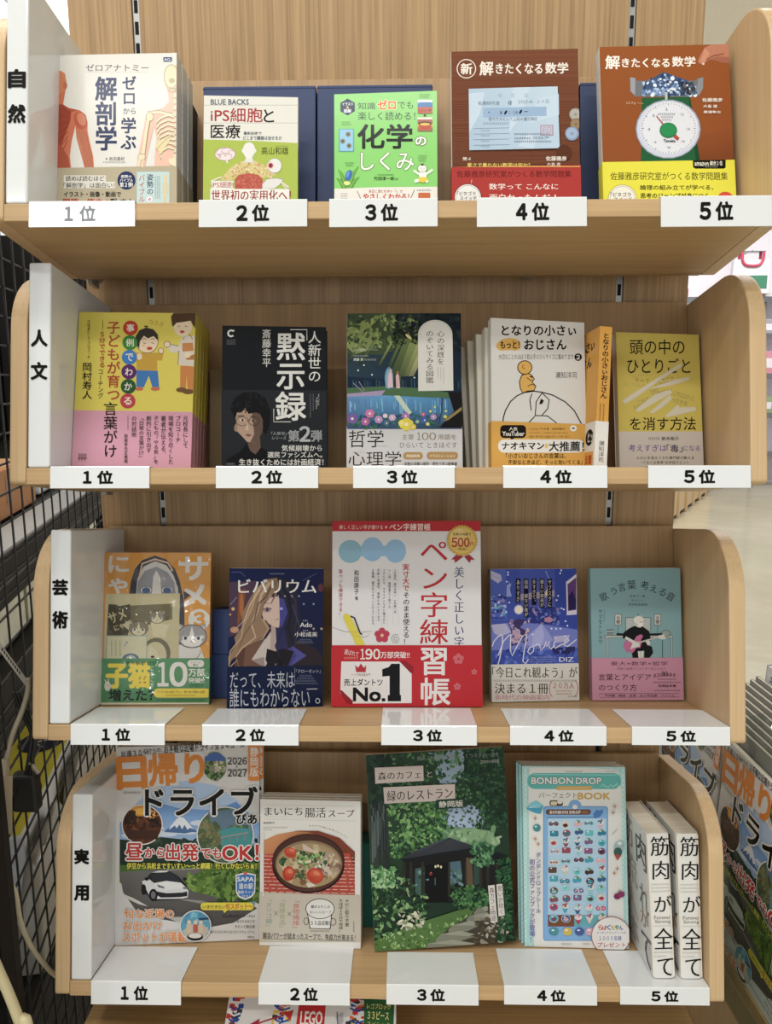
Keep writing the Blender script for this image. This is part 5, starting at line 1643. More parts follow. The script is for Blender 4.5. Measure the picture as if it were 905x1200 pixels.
def art_uta(A):
    T = '#7b9fa3'
    A.r(40, 60, 900, 1200, T)
    K = '#23282a'
    for ch, x, y, r, z in (('歌', 185, 300, -30, 62), ('う', 262, 258, -22, 50), ('言', 326, 226, -12, 60), ('葉', 402, 208, -5, 68), ('考', 504, 212, 4, 66), ('え', 575, 238, 14, 54), ('る', 643, 266, 22, 54), ('音', 708, 300, 30, 62)):
        A.t(ch, x - z / 2, y - z / 2 - 2, x + z / 2, y + z / 2 + 2, K, rot=r)
    A.t('世界で一番', 388, 288, 506, 306, K); A.t('かなしい', 402, 322, 498, 336, K); A.t('哲学的音楽論', 378, 352, 524, 372, K)
    A.t('ヤマモトショウ', 140, 398, 176, 672, K, v=1); A.fine(184, 404, 192, 498, '#44504f', v=1, n=8)
    W, G = '#c9c8c0', '#8a9a98'
    # desk, monitor, speakers
    A.r(352, 460, 554, 580, '#5c6a6a'); A.r(358, 466, 548, 580, '#a9b2ae')
    for x in (270, 578):
        A.r(x, 436, x + 54, 524, '#4a5654'); A.r(x + 4, 440, x + 50, 520, '#bcbab4'); A.e(x + 27, 464, 12, 12, '#8f8c88'); A.e(x + 27, 496, 16, 18, '#7c7a78'); A.r(x + 22, 524, x + 30, 580, '#4a5654'); A.r(x + 24, 524, x + 28, 580, T)
    A.r(190, 602, 722, 622, '#4a5654'); A.r(194, 606, 720, 619, '#b4b4ac')
    for x in (205, 708): A.r(x, 620, x + 14, 782, '#4a5654'); A.r(x + 3, 620, x + 11, 782, '#b4b4ac')
    A.r(640, 640, 646, 782, '#3f4a48'); A.e(643, 625, 28, 8, W)
    for k in range(4): A.r(206 + k * 2, 556 + 11 * k, 262 - k, 565 + 11 * k, ['#5c6462', '#a9b0aa', '#6a706c', '#7c8480'][k])
    A.e(670, 586, 34, 24, '#8f9a98'); A.ring(670, 586, 34, 24, 4, '#3f4a48')
    # seated guitarist
    A.p([(284, 584), (350, 588), (350, 606), (284, 602)], K); A.p([(540, 588), (640, 584), (640, 602), (540, 606)], K)
    A.p([(400, 690), (470, 660), (560, 690), (570, 740), (540, 780), (500, 780), (500, 720), (460, 730), (456, 780), (410, 780), (404, 740)], '#1b1d1e')
    A.p([(450, 726), (496, 726), (490, 782), (456, 782)], W); A.l([(470, 730), (474, 780)], 3, '#7c7c78')
    A.p([(420, 530), (490, 534), (540, 570), (552, 640), (520, 680), (430, 690), (360, 640), (330, 620), (340, 580), (380, 550)], '#1b1d1e')
    A.e(462, 494, 38, 48, W); A.e(456, 482, 46, 34, '#cfcdc4'); A.ring(456, 484, 44, 34, 3, '#6a6c68'); A.e(470, 512, 20, 20, '#dcd6cc'); A.l([(444, 432), (462, 446)], 3, K); A.l([(462, 500), (486, 498)], 4, K)
    A.p([(470, 594), (492, 604), (474, 640), (480, 660), (470, 700), (440, 700), (410, 740), (360, 730), (338, 690), (346, 650), (380, 640), (400, 660), (420, 640), (440, 610)], '#b5668c'); A.p([(410, 660), (460, 650), (466, 690), (420, 700), (390, 712)], W)
    A.l([(440, 664), (560, 630), (650, 606)], 12, '#b4b0a4'); A.l([(610, 614), (660, 602)], 18, W)
    A.l([(352, 620), (390, 640), (430, 662)], 22, W); A.e(430, 664, 16, 12, W); A.p([(510, 650), (540, 640), (548, 668), (530, 684)], W)


def band_uta(B):
    P, K = '#bb8598', '#4a2c38'
    B.r(40, 779, 900, 1200, P)
    B.t('東大×数学×哲学', 236, 806, 682, 838, '#5a3444', b=.02); B.t('気鋭の音楽クリエイター初エッセイ', 290, 852, 664, 872, K)
    B.t('言葉とアイデア', 142, 902, 552, 954, '#3a222c', b=.01); B.t('のつくり方', 144, 984, 440, 1034, '#3a222c', b=.01)
    for k, ch in enumerate('FRUITS曲30音楽家名'[6:]): B.t(ch, 572 + 25 * k, 902 - 8 * math.sin(k / 7 * 3.1), 592 + 25 * k, 930 - 8 * math.sin(k / 7 * 3.1), K, b=.02)
    B.t('30', 630, 882, 678, 918, K, m=1, b=.03); B.fine(604, 940, 752, 948, K, n=14); B.fine(566, 964, 784, 974, K, n=22); B.t('花岡由多教', 608, 986, 748, 1006, K, b=.03); B.fine(574, 1028, 780, 1036, K, n=20)
    B.l([(150, 1056), (770, 1054), (772, 1082), (152, 1086), (150, 1056)], 2, K); B.t('作詞論・雑感・言葉・生と死生論・アイドル', 190, 1062, 736, 1080, K)


book('uta', 'teal and pink hardback with a seated guitarist at the right end of its shelf', 'book', None, '#7b9fa3', 'L', [(0, .3, '#a97788'), (.3, 1, '#86a3a4')], art=art_uta, obi=(.0605, '#bb8598', band_uta), hard=True)

# ---------------------------------------------------------------- lowest shelf
def circ_clip(cx, cy, rx, ry):
    return lambda x, y: ((x - cx) / rx) ** 2 + ((y - cy) / ry) ** 2 < 1


def art_drive(A):
    A.r(0, 0, 900, 1200, '#d0cecb')
    OR, K, W = '#d4802a', '#16140f', '#dcdad6'
    # sky, mountain and road photograph
    A.p([(170, 350), (220, 310), (330, 250), (450, 236), (600, 262), (720, 340), (800, 420), (843, 470), (843, 860), (800, 960), (700, 1020), (560, 1046), (300, 1000), (160, 950), (90, 850), (70, 760), (74, 500)],
        ['#b4c4d8'] * 7 + ['#7c9cc4'] * 9)
    A.p([(72, 470), (240, 340), (450, 300), (700, 340), (842, 470), (842, 620), (72, 620)], ['#6f9ad0', '#5f90cc', '#4f86c8', '#5a8ccc', '#6f9ad0', '#9cb4d0', '#9cb4d0'])
    A.p([(230, 340), (320, 262), (450, 240), (600, 262), (720, 350), (600, 400), (400, 390)], '#a9c0de')
    for x, y, rx, ry in ((330, 530, 60, 16), (440, 520, 70, 14), (520, 470, 60, 16), (280, 500, 40, 10), (120, 540, 40, 12)): A.e(x, y, rx, ry, '#c4d0de', n=14)
    A.p([(316, 520), (350, 490), (390, 444), (404, 436), (424, 440), (456, 476), (502, 522), (470, 520), (430, 528), (380, 524)], '#4a6a98')
    A.p([(350, 490), (390, 444), (404, 436), (424, 440), (456, 476), (482, 506), (460, 496), (446, 508), (430, 480), (416, 506), (402, 478), (386, 500), (376, 484), (344, 508)], '#d8dce2')
    A.p([(72, 560), (180, 570), (300, 548), (420, 560), (560, 580), (842, 600), (842, 720), (72, 720)], '#27372f')
    A.sc(90, 74, 560, 840, 700, 10, 26, ['#2f4433', '#223026', '#3a5038', '#2a3a30'], 41, .6)
    A.p([(72, 700), (300, 720), (560, 700), (842, 690), (842, 900), (700, 900), (72, 800)], '#4f6e30')
    # road
    A.p([(74, 740), (320, 724), (540, 722), (420, 790), (480, 850), (760, 900), (830, 940), (700, 1020), (560, 1046), (300, 1000), (160, 950), (90, 850)], ['#6a6866', '#6a6866', '#6a6866', '#5c5a58', '#5c5a58', '#575553', '#575553', '#4e4c4b', '#4e4c4b', '#4e4c4b', '#575553', '#5c5a58'])
    A.l([(330, 728), (500, 722)], 4, '#a9a6a0'); A.p([(90, 860), (150, 885), (230, 930), (180, 918), (120, 890)], '#c9c6c0'); A.p([(340, 880), (540, 900), (700, 940), (690, 955), (500, 910)], '#8c8a86'); A.p([(330, 990), (470, 985), (520, 1000), (400, 1020)], '#b4b2ac')
    A.sc(300, 440, 730, 720, 890, 8, 24, ['#5c7c34', '#4a6a2a', '#6f8c3e', '#3f5c26', '#7c9a4a'], 42, .5, lambda x, y: y > 745 - (x - 440) * .08 and y < 830 + (x - 440) * .26)
    A.sc(240, 600, 690, 842, 900, 8, 26, ['#4f7030', '#3d5a28', '#65863a', '#2f4a22'], 43, .5)
    # white car
    A.p([(190, 800), (210, 790), (240, 748), (280, 736), (350, 736), (392, 760), (430, 800), (452, 830), (452, 880), (430, 890), (300, 896), (250, 900), (230, 870), (206, 856)], '#26252a')
    A.p([(196, 790), (232, 776), (262, 800), (300, 812), (390, 806), (436, 822), (452, 842), (448, 880), (420, 886), (280, 888), (240, 880), (222, 840), (200, 830)], '#cfd0d2')
    A.p([(240, 760), (280, 740), (350, 740), (388, 766), (410, 796), (330, 786), (262, 792)], '#2f3338'); A.p([(250, 742), (290, 732), (345, 732), (330, 740), (280, 742)], '#d8d8d8')
    A.p([(262, 800), (330, 788), (410, 798), (440, 826), (330, 838), (290, 834)], '#dcdcdc')
    A.p([(276, 846), (330, 856), (420, 852), (444, 846), (446, 872), (400, 878), (300, 880), (276, 866)], '#2a2a2e'); A.p([(278, 806), (316, 820), (322, 832), (286, 824)], '#6a7078'); A.p([(420, 820), (446, 824), (448, 834), (424, 832)], '#6a7078')
    A.e(258, 866, 24, 34, '#1c1b1e'); A.e(258, 866, 13, 21, '#6a6a6e'); A.e(205, 836, 14, 30, '#1c1b1e'); A.e(222, 778, 12, 9, '#1c1b1e'); A.e(432, 778, 12, 9, '#26252a')
    # round inset photographs
    def inset(cx, cy, rx, ry, base, cols, n, seed, w=6):
        A.e(cx, cy, rx + w, ry + w, W, n=40); A.e(cx, cy, rx, ry, base, n=40)
        A.sc(n, cx - rx, cy - ry, cx + rx, cy + ry, 8, 22, cols, seed, .6, circ_clip(cx, cy, rx * .88, ry * .88))
    inset(598, 156, 64, 80, '#5a7a4a', ['#4a6a3a', '#6a8a52', '#8a8a72', '#3a5430', '#7c9a5a'], 110, 44, 2)
    A.e(598, 128, 58, 46, '#4a68a8', a0=180, a1=360); A.sc(26, 600, 130, 655, 190, 5, 11, ['#c4b89a', '#a9a088', '#d4ccb8'], 45, .7)
    inset(197, 478, 108, 106, '#5c3420', ['#6e3c1e', '#3c2216', '#7c4a22', '#4a2a1a'], 90, 46)
    A.e(192, 402, 60, 30, '#c98a2e', n=16); A.e(190, 404, 34, 18, '#dca63e'); A.p([(100, 506), (296, 508), (280, 560), (120, 556)], '#432a1e')
    A.sc(50, 96, 400, 160, 470, 8, 20, ['#2a1c14', '#38241a'], 47, .5, circ_clip(197, 478, 100, 98)); A.sc(40, 240, 420, 300, 490, 8, 18, ['#2a1c14', '#3f281c'], 48, .5, circ_clip(197, 478, 100, 98)); A.sc(16, 240, 400, 286, 440, 5, 9, ['#c9762a', '#e0a050'], 49, .7, circ_clip(197, 478, 100, 98))
    inset(655, 536, 152, 152, '#4f6248', ['#56704a', '#3f5a3e', '#65805a', '#465c48'], 170, 50)
    A.e(655, 536, 148, 148, '#5f8292', a0=-28, a1=40); A.p([(600, 520), (690, 490), (780, 500), (804, 530), (800, 590), (740, 640), (650, 610), (610, 560)], '#3f8c8e'); A.l([(610, 552), (780, 520)], 8, '#8a8a88'); A.l([(610, 566), (790, 536)], 4, '#6f7478')
    for k in range(4): A.l([(640 + 40 * k, 548 - 7 * k), (642 + 40 * k, 590 - 7 * k)], 5, '#7c8080')
    A.p([(560, 410), (700, 390), (770, 430), (800, 480), (690, 480), (640, 510), (580, 470)], '#5c7488'); A.sc(80, 520, 470, 620, 660, 10, 24, ['#6a6a48', '#55603e', '#7c7852', '#46583c'], 51, .6, circ_clip(655, 536, 140, 140))
    # title lettering
    A.t('片道30分', 80, 66, 232, 106, K, b=.02, rot=-6); A.t('からの、', 232, 56, 308, 80, K, b=.01, rot=-4); A.t('お手軽な近場ドライブ全34コース', 318, 28, 760, 70, K, b=.02, rot=-4)
    A.p([(58, 128), (216, 92), (540, 72), (540, 234), (400, 236), (400, 262), (250, 262), (216, 270), (64, 284)], '#d0cecb')
    A.t('日', 62, 110, 216, 276, OR, b=.075, rot=-3, res=3); A.t('帰り', 232, 84, 536, 256, OR, b=.07, rot=-3, res=3)
    A.fine(94, 296, 190, 306, '#55524c', n=12)
    A.t('2026', 668, 108, 774, 146, K, b=.02); A.r(716, 152, 720, 164, K); A.t('2027', 668, 172, 774, 212, K, b=.02)
    A.rr(782, 30, 843, 236, 10, OR); A.t('静岡版', 790, 48, 838, 214, W, v=1, b=.03)
    A.t('ドライブ', 216, 270, 830, 424, K, b=.05, o=W, ow=.045, res=3); A.t('ぴあ', 716, 418, 828, 474, K, b=.07, o=W, ow=.06)
    RD = '#b8302c'
    A.t('昼', 108, 580, 200, 670, RD, b=.045, o=W, ow=.07); A.t('から', 212, 604, 322, 656, RD, b=.05, o=W, ow=.07); A.t('出発', 330, 582, 506, 672, RD, b=.045, o=W, ow=.06); A.t('でも', 522, 606, 632, 662, RD, b=.05, o=W, ow=.07); A.t('OK！', 640, 588, 838, 670, RD, b=.05, o=W, ow=.06)
    A.t('伊豆から浜松まですいすい〜っと網羅！行くしかないらぁ！', 114, 686, 826, 720, '#dcd44a', b=.05, o='#3a4018', ow=.05)
    A.p([(712, 752), (740, 744), (768, 738), (796, 744), (824, 750), (820, 850), (800, 876), (766, 890), (730, 876), (714, 850)], W)
    A.p([(718, 758), (768, 746), (818, 756), (814, 846), (796, 868), (766, 882), (734, 868), (720, 846)], '#3a72b4'); A.t('SAPA', 722, 764, 812, 788, W, b=.04); A.t('道の駅', 730, 798, 808, 830, W, b=.03); A.t('最新ガイド', 724, 838, 812, 856, W, b=.01); A.t('付き！', 746, 862, 790, 878, W); A.e(766, 742, 10, 10, '#c4603a')
    A.rr(520, 904, 812, 946, 20, '#d8c83a'); A.p([(640, 940), (676, 940), (650, 962)], '#d8c83a'); A.t('いま行きたい', 532, 918, 656, 938, '#3a2a10', b=.03); A.t('旬スポット〜', 658, 908, 806, 942, '#b5402a', b=.04)
    A.t('旬な近場の', 100, 940, 372, 990, OR, b=.045, o=W, ow=.05); A.t('お出かけ', 94, 1006, 306, 1056, OR, b=.045, o=W, ow=.05); A.t('スポットが満載', 90, 1064, 440, 1120, OR, b=.045, o=W, ow=.05)
    inset(492, 1032, 82, 82, '#5a9ab4', ['#6fb0c4', '#4a8aa8', '#7cb8cc'], 30, 52, 5)
    A.p([(420, 1060), (470, 1020), (560, 1040), (566, 1064), (540, 1100), (440, 1100)], '#b8b0a4'); A.e(490, 1092, 44, 22, '#2a2420'); A.e(490, 1086, 36, 14, '#d8d4cc')
    for x, c in ((456, '#c9b49a'), (492, '#b05a4a'), (522, '#c9b49a')): A.e(x, 1012, 11, 12, '#d8c0a4', n=10); A.rr(x - 13, 1024, x + 13, 1068, 6, c)
    A.p([(500, 990), (560, 984), (568, 996), (520, 1002)], '#2f4a6a')
    for k, (s_, x) in enumerate([('エンタメセンターPiO!', 640), ('ゆとりえせとや', 720), ('そらっと牧之原', 708), ('南アルプスユネスコエコパークミュージアム', 574)]): A.t(s_, x, 970 + 29 * k, 818, 986 + 29 * k, K, b=.02)
    A.t('ぴあMOOK', 778, 1086, 816, 1100, K, b=.03)


bk = book('drive', 'tall driving magazine with orange title and white car, front copy beside the lowest divider', 'magazine', 'driving magazines on the lowest shelf', '#d0cecb', 'R', [(0, 1, '#c2bdb6')], art=art_drive, mat=GLOSS, name='magazine')
DRIVE = bk
shifted(bk, .0055, .0085, 'rear copy of the tall driving magazine on the lowest shelf')


def art_soup(A):
    A.r(30, 80, 800, 1200, '#d8d6d0')
    K = '#2a2624'
    for y in (138, 150, 240, 222): A.p([(92, y), (726, y + 14), (726, y + 16), (92, y + 2)], '#a9a6a0')
    A.p([(92, 150), (726, 164), (726, 238), (92, 222)], '#d8d6d0')
    A.t('まいにち', 92, 160, 356, 216, K, m=1, b=.01); A.t('腸活', 376, 162, 520, 230, K, m=1); A.t('スープ', 540, 176, 722, 226, K, m=1, b=.01)
    A.t('松田恭子', 84, 260, 162, 276, K, b=.02); A.fine(84, 296, 254, 304, '#77746e', n=20); A.fine(84, 312, 146, 319, '#77746e', n=8)
    for k, ch in enumerate('おうちで手軽に免疫力アップ！'): A.t(ch, 406 + 20 * k, 282 + .5 * k * k, 418 + 20 * k, 294 + .5 * k * k, '#55524e', rot=2 * k)
    # photograph: red tray, wooden dish, soup bowl
    A.p([(88, 390), (180, 348), (330, 322), (470, 330), (600, 372), (726, 470), (726, 780), (84, 756)], ['#c48a5c', '#c48a5c', '#b47a50', '#a06444', '#8a4c38', '#6a342c', '#a8443c', '#b04a40'])
    A.p([(88, 490), (200, 480), (690, 480), (712, 560), (726, 640), (726, 780), (84, 758)], '#b0483c')
    rnd = random.Random(4)
    for k in range(11):
        y = 500 + 25 * k
        x = 88
        while x < 726:
            w_ = rnd.uniform(18, 60)
            A.n += A.STEP * .9
            A.l([(x, y + (x - 88) * .02), (min(x + w_, 726), y + (x + w_ - 88) * .02)], 4.5, '#d8bfae'); x += w_ + rnd.uniform(6, 20)
    A.p([(300, 322), (470, 322), (620, 372), (726, 470), (726, 520), (690, 480), (560, 380), (400, 330)], '#7c4030')
    A.e(400, 560, 254, 200, '#2e1e1c', n=40); A.e(400, 560, 240, 188, '#573832', n=40); A.e(400, 536, 254, 192, '#3c2824', n=44); A.e(400, 536, 246, 184, '#4c332e', n=44)
    A.e(404, 556, 234, 166, '#8a7358', n=40); A.e(404, 564, 226, 156, '#a08a66', n=40)
    A.sc(150, 190, 420, 620, 710, 12, 30, ['#a8946e', '#8f7450', '#b8a680', '#7a5a40', '#c4b490'], 61, .7, circ_clip(404, 562, 206, 140))
    A.sc(60, 420, 480, 620, 640, 12, 28, ['#8a6a62', '#a58c82', '#6a4c48', '#c4b4a4'], 62, .6, circ_clip(404, 560, 206, 136))
    for x, y, rx, ry, ro, c in ((275, 474, 46, 36, 20, '#b8442e'), (262, 622, 43, 52, 5, '#b03a28'), (448, 636, 60, 54, 30, '#b8412c')):
        A.e(x, y, rx, ry, c, ro); A.e(x + 5, y - 8, rx * .72, ry * .62, '#c4573c', ro); A.e(x + 10, y - 16, rx * .4, ry * .28, '#d47c5e', ro)
        for k in range(3): A.l([(x - rx * .5, y + 6 + 9 * k), (x + rx * .5, y + 2 + 9 * k)], 2.5, '#a03424')
    A.sc(70, 320, 470, 520, 580, 8, 18, ['#3c5a3a', '#5c8a4c', '#2a4630', '#86a86a', '#c9d0a8'], 63, .6); A.sc(20, 200, 520, 250, 560, 8, 14, ['#2f5238', '#47704a'], 64, .6); A.sc(22, 300, 600, 380, 660, 8, 16, ['#3a4a30', '#55603e'], 65, .6)
    A.p([(358, 410), (380, 420), (430, 452), (470, 462), (420, 470), (366, 458)], '#c8b2a4'); A.p([(384, 690), (420, 684), (460, 706), (400, 720)], '#d0c6b4')
    A.p([(80, 330), (88, 330), (88, 780), (80, 780)], '#d8d6d0')


def band_soup(B):
    C = '#bdb5a6'
    P = [(50, 762)]
    x = 84
    P2 = [(50, 752), (84, 752)]
    while x < 726:
        P2 += [(x + 8, 768 + (x - 84) * .03), (x + 17, 754 + (x - 84) * .03)]; x += 17
    B.p([(50, 760), (740, 782), (800, 784), (800, 1124), (50, 1104)], C)
    B.r(30, 1106, 800, 1200, '#d8d6d0')
    K = '#2f2b28'
    B.t('「オリゴ糖」', 100, 784, 146, 1016, '#7a9088', v=1); B.t('「発酵食品」', 194, 786, 240, 1024, '#8f9a6e', v=1); B.t('「食物繊維」', 288, 792, 340, 1028, '#b8605a', v=1)
    for x, y in ((172, 902), (266, 906)): B.l([(x - 13, y - 14), (x + 13, y + 14)], 3, '#5a5650'); B.l([(x - 13, y + 14), (x + 13, y - 14)], 3, '#5a5650')
    B.ring(384, 958, 16, 24, 4, K); B.ring(574, 962, 20, 24, 4, K)
    B.p([(390, 905), (400, 940), (408, 1010), (556, 1014), (568, 900)], K); B.p([(395, 905), (405, 940), (414, 1005), (550, 1009), (562, 900)], '#d8d6d0'); B.e(482, 870, 102, 72, K, n=36); B.e(482, 870, 97, 67, '#d8d6d0', n=36)
    B.t('腸がよろこぶ', 418, 844, 552, 866, K, b=.02); B.t('おいしいスープ', 410, 882, 562, 904, K, b=.01); B.t('55品収録！', 418, 954, 552, 986, K, b=.02); B.fine(414, 1022, 550, 1032, '#55524c', n=16)
    B.t('＊だし取り不要', 656, 800, 688, 996, K, v=1); B.t('＊ほぼ10分で完成！', 612, 800, 644, 1040, K, v=1); B.fine(714, 960, 724, 1036, '#55524c', v=1, n=7)
    B.t('腸活パワーが詰まったスープで、免疫力が高まる！', 80, 1044, 730, 1086, K, b=.01, rot=1.5); B.p([(80, 1078), (730, 1096), (730, 1098), (80, 1080)], K)


bk = book('soup', 'white soup cookbook with a dark bowl on a red mat, front copy', 'book', 'soup cookbooks', '#d8d6d0', 'R', [(0, 1, '#c9c5bc')], art=art_soup, obi=(.0765, '#bdb5a6', band_soup), mat=MATTE, name='cookbook')
shifted(bk, 0, .0105, 'middle copy of the white soup cookbook')
shifted(bk, -.0003, .021, 'rearmost copy of the white soup cookbook')


def art_cafe(A):
    A.p([(0, 20), (900, 20), (900, 1200), (0, 1200)], ['#2c4630', '#26402c', '#16281c', '#1f3524'])
    # sky gaps
    for P, c in (([(480, 40), (560, 40), (560, 180), (500, 240), (420, 230), (400, 160)], '#8fa2b4'), ([(480, 360), (600, 350), (680, 380), (660, 480), (560, 476), (470, 470), (440, 420)], '#9fb0cc'), ([(360, 60), (460, 70), (430, 130)], '#7c98a0')): A.p(P, c)
    A.sc(650, 100, 30, 760, 330, 5, 18, ['#2f5434', '#3f6a3e', '#26442c', '#4f7c4a', '#1e3826', '#5c8a58'], 71, .5, lambda x, y: not (470 < x < 690 and 350 < y) and random.Random(int(x * 3 + y)).random() > .22)
    A.sc(520, 130, 310, 470, 640, 5, 17, ['#5c8c4c', '#6f9c5a', '#47743e', '#83ac6a', '#3a6436', '#4f8250'], 72, .5)
    A.sc(520, 560, 50, 840, 480, 7, 22, ['#1d3a28', '#25482f', '#17301f', '#2f5638', '#1a3424'], 73, .45, lambda x, y: x > 560 + max(0, 240 - abs(y - 420)) * .38)
    A.sc(170, 350, 330, 700, 480, 4, 12, ['#3a6438', '#4f7c4a', '#2f5434'], 78, .5)
    A.p([(440, 490), (560, 474), (700, 490), (760, 560), (700, 600), (480, 540)], '#7c9c74'); A.sc(70, 450, 480, 760, 590, 10, 24, ['#7fa278', '#6a9066', '#94b48a', '#55805a'], 74, .5)
    # trunk at the left
    A.p([(30, 70), (120, 70), (130, 340), (150, 560), (150, 720), (50, 720)], ['#26302c', '#1c2824', '#3a4442', '#2a3230', '#252e28', '#3a443c'])
    for k in range(26):
        A.n += A.STEP * .9
        x = 46 + (k * 29 % 84)
        A.l([(x, 330 + (k * 53) % 120), (x + 4, 420 + (k * 41) % 260)], 7, ['#4a5452', '#343e3c', '#5c6664', '#1f2826'][k % 4])
    A.sc(90, 40, 90, 150, 340, 10, 30, ['#22382a', '#1c3024', '#2c4834'], 75, .5)
    # pavilion
    A.p([(205, 648), (250, 640), (570, 585), (640, 580), (800, 630), (760, 640), (690, 650), (560, 600), (400, 640), (260, 672)], '#161a1c')
    A.p([(210, 645), (290, 600), (420, 545), (480, 528), (530, 545), (640, 582), (580, 590), (420, 612), (270, 640)], ['#30343a', '#3a3e46', '#454a54', '#4c525c', '#3a3e46', '#2f343a', '#30343a', '#353a42', '#2c3036'])
    for k in range(12):
        A.n += A.STEP * .9
        A.l([(480, 530), (250 + 30 * k, 642 - 4.6 * k)], 2, '#2a2e34')
    A.p([(240, 660), (570, 600), (770, 640), (760, 800), (480, 890), (240, 850)], '#181a18')
    A.p([(290, 700), (340, 690), (340, 840), (290, 840)], '#3f5a58'); A.p([(480, 664), (540, 656), (550, 760), (480, 800)], '#4a6674'); A.p([(600, 680), (650, 690), (650, 780), (600, 800)], '#2f4640'); A.sc(60, 290, 700, 550, 840, 8, 20, ['#3a5c40', '#27402c', '#54785a', '#6a8a8c'], 76, .5, lambda x, y: x < 338 or x > 480)
    for x in (228, 266, 330, 475, 570, 606, 650, 690, 740): A.p([(x - 7, 664), (x + 7, 660), (x + 9, 850), (x - 7, 850)], '#2f2a22')
    A.p([(570, 640), (600, 640), (610, 800), (576, 810)], '#5c4c38'); A.p([(346, 680), (470, 664), (470, 886), (346, 886)], '#0d0d0c')
    for x, y in ((402, 688), (416, 684), (432, 690), (376, 726)): A.e(x, y, 6, 8, '#d8cfa8', n=8)
    A.e(376, 728, 9, 8, '#8a2e2a'); A.l([(350, 760), (366, 760)], 8, '#5f8a8c'); A.l([(400, 750), (400, 790)], 5, '#4a6a70')
    # garden
    A.sc(420, 40, 700, 360, 1120, 6, 20, ['#2f5236', '#47703f', '#1c3524', '#5c8650', '#85a870', '#26442c'], 77, .45, lambda x, y: y > 720 + max(0, x - 200) * .8)
    A.p([(60, 1100), (300, 1000), (520, 930), (640, 900), (690, 910), (640, 1000), (500, 1130), (60, 1160)], '#4f6e38')
    A.sc(360, 70, 930, 640, 1140, 5, 16, ['#5f8244', '#47662f', '#7c9c5a', '#3a5628', '#9cb47c'], 79, .45, lambda x, y: y > 1090 - (x - 60) * .28)
    A.p([(640, 905), (690, 905), (770, 980), (790, 1110), (350, 1150), (470, 1030), (590, 960)], '#3f3c30')
    for P in ([(640, 908), (690, 906), (690, 930), (610, 950)], [(590, 958), (690, 940), (700, 965), (570, 985)], [(500, 1010), (590, 985), (640, 1000), (580, 1030), (470, 1040)], [(430, 1060), (540, 1040), (620, 1060), (520, 1090), (400, 1100)], [(360, 1110), (500, 1090), (620, 1110), (560, 1150), (350, 1150)]):
        A.p(P, '#8f9080'); A.p([(x, y + 12) for x, y in P[2:]] + [P[0]], '#77786a')
    A.sc(100, 620, 960, 800, 1120, 8, 22, ['#5c5040', '#8a8474', '#3a342a', '#a8a294', '#4a4434'], 80, .5)
    A.sc(300, 490, 790, 690, 920, 5, 17, ['#2c5232', '#3c6a3c', '#1c3a24', '#55854a'], 81, .5, circ_clip(590, 860, 110, 66))
    A.sc(190, 600, 540, 720, 690, 8, 20, ['#24482f', '#4a7a50', '#346040', '#6a9a6c'], 82, .4, circ_clip(660, 620, 80, 66)); A.sc(200, 740, 640, 820, 1090, 8, 22, ['#1a3824', '#234a2e', '#2f6038'], 83, .4)
    A.sc(130, 45, 690, 180, 800, 8, 22, ['#5f9458', '#86b078', '#3f7044', '#a4c494'], 84, .4); A.sc(50, 200, 930, 340, 1030, 8, 20, ['#b4b49c', '#7c8c68', '#d0ccb4'], 85, .5)
    # title strips
    C, K = '#cbbdb6', '#2c2826'
    A.p([(66, 142), (334, 130), (336, 214), (70, 230)], C); A.p([(114, 250), (508, 232), (510, 320), (120, 340)], C)
    A.t('森のカフェ', 84, 162, 320, 206, K, m=1, rot=-2.5); A.t('と', 354, 160, 382, 194, '#c4b8ae', m=1); A.t('緑のレストラン', 134, 260, 494, 318, K, m=1, rot=-3)
    A.p([(404, 318), (564, 308), (566, 360), (408, 372)], '#244034'); A.t('静岡版', 420, 324, 552, 358, '#d4d0c4', b=.04, rot=-3)
    A.t('緑あふれる癒し空間で、くつろぎの一皿を', 300, 66, 750, 92, '#8a988a', rot=-3); A.t('ぴあMOOK中部', 650, 96, 752, 118, '#b8c0b4', rot=-3)
    for P, s_, b_ in (([(690, 790), (726, 786), (742, 990), (706, 994)], '森カフェ物語', (702, 800, 730, 986)), ([(736, 784), (768, 780), (782, 954), (748, 960)], '思いが紡ぐ', (746, 790, 774, 948))):
        A.p(P, '#d4cec8'); A.t(s_, *b_, K, v=1, rot=-4)


book('cafe', 'large forest cafe guide book with a dark pavilion under green trees', 'book', None, '#1f3524', 'R', [(0, 1, '#16241a')], art=art_cafe, mat=GLOSS, name='guidebook')


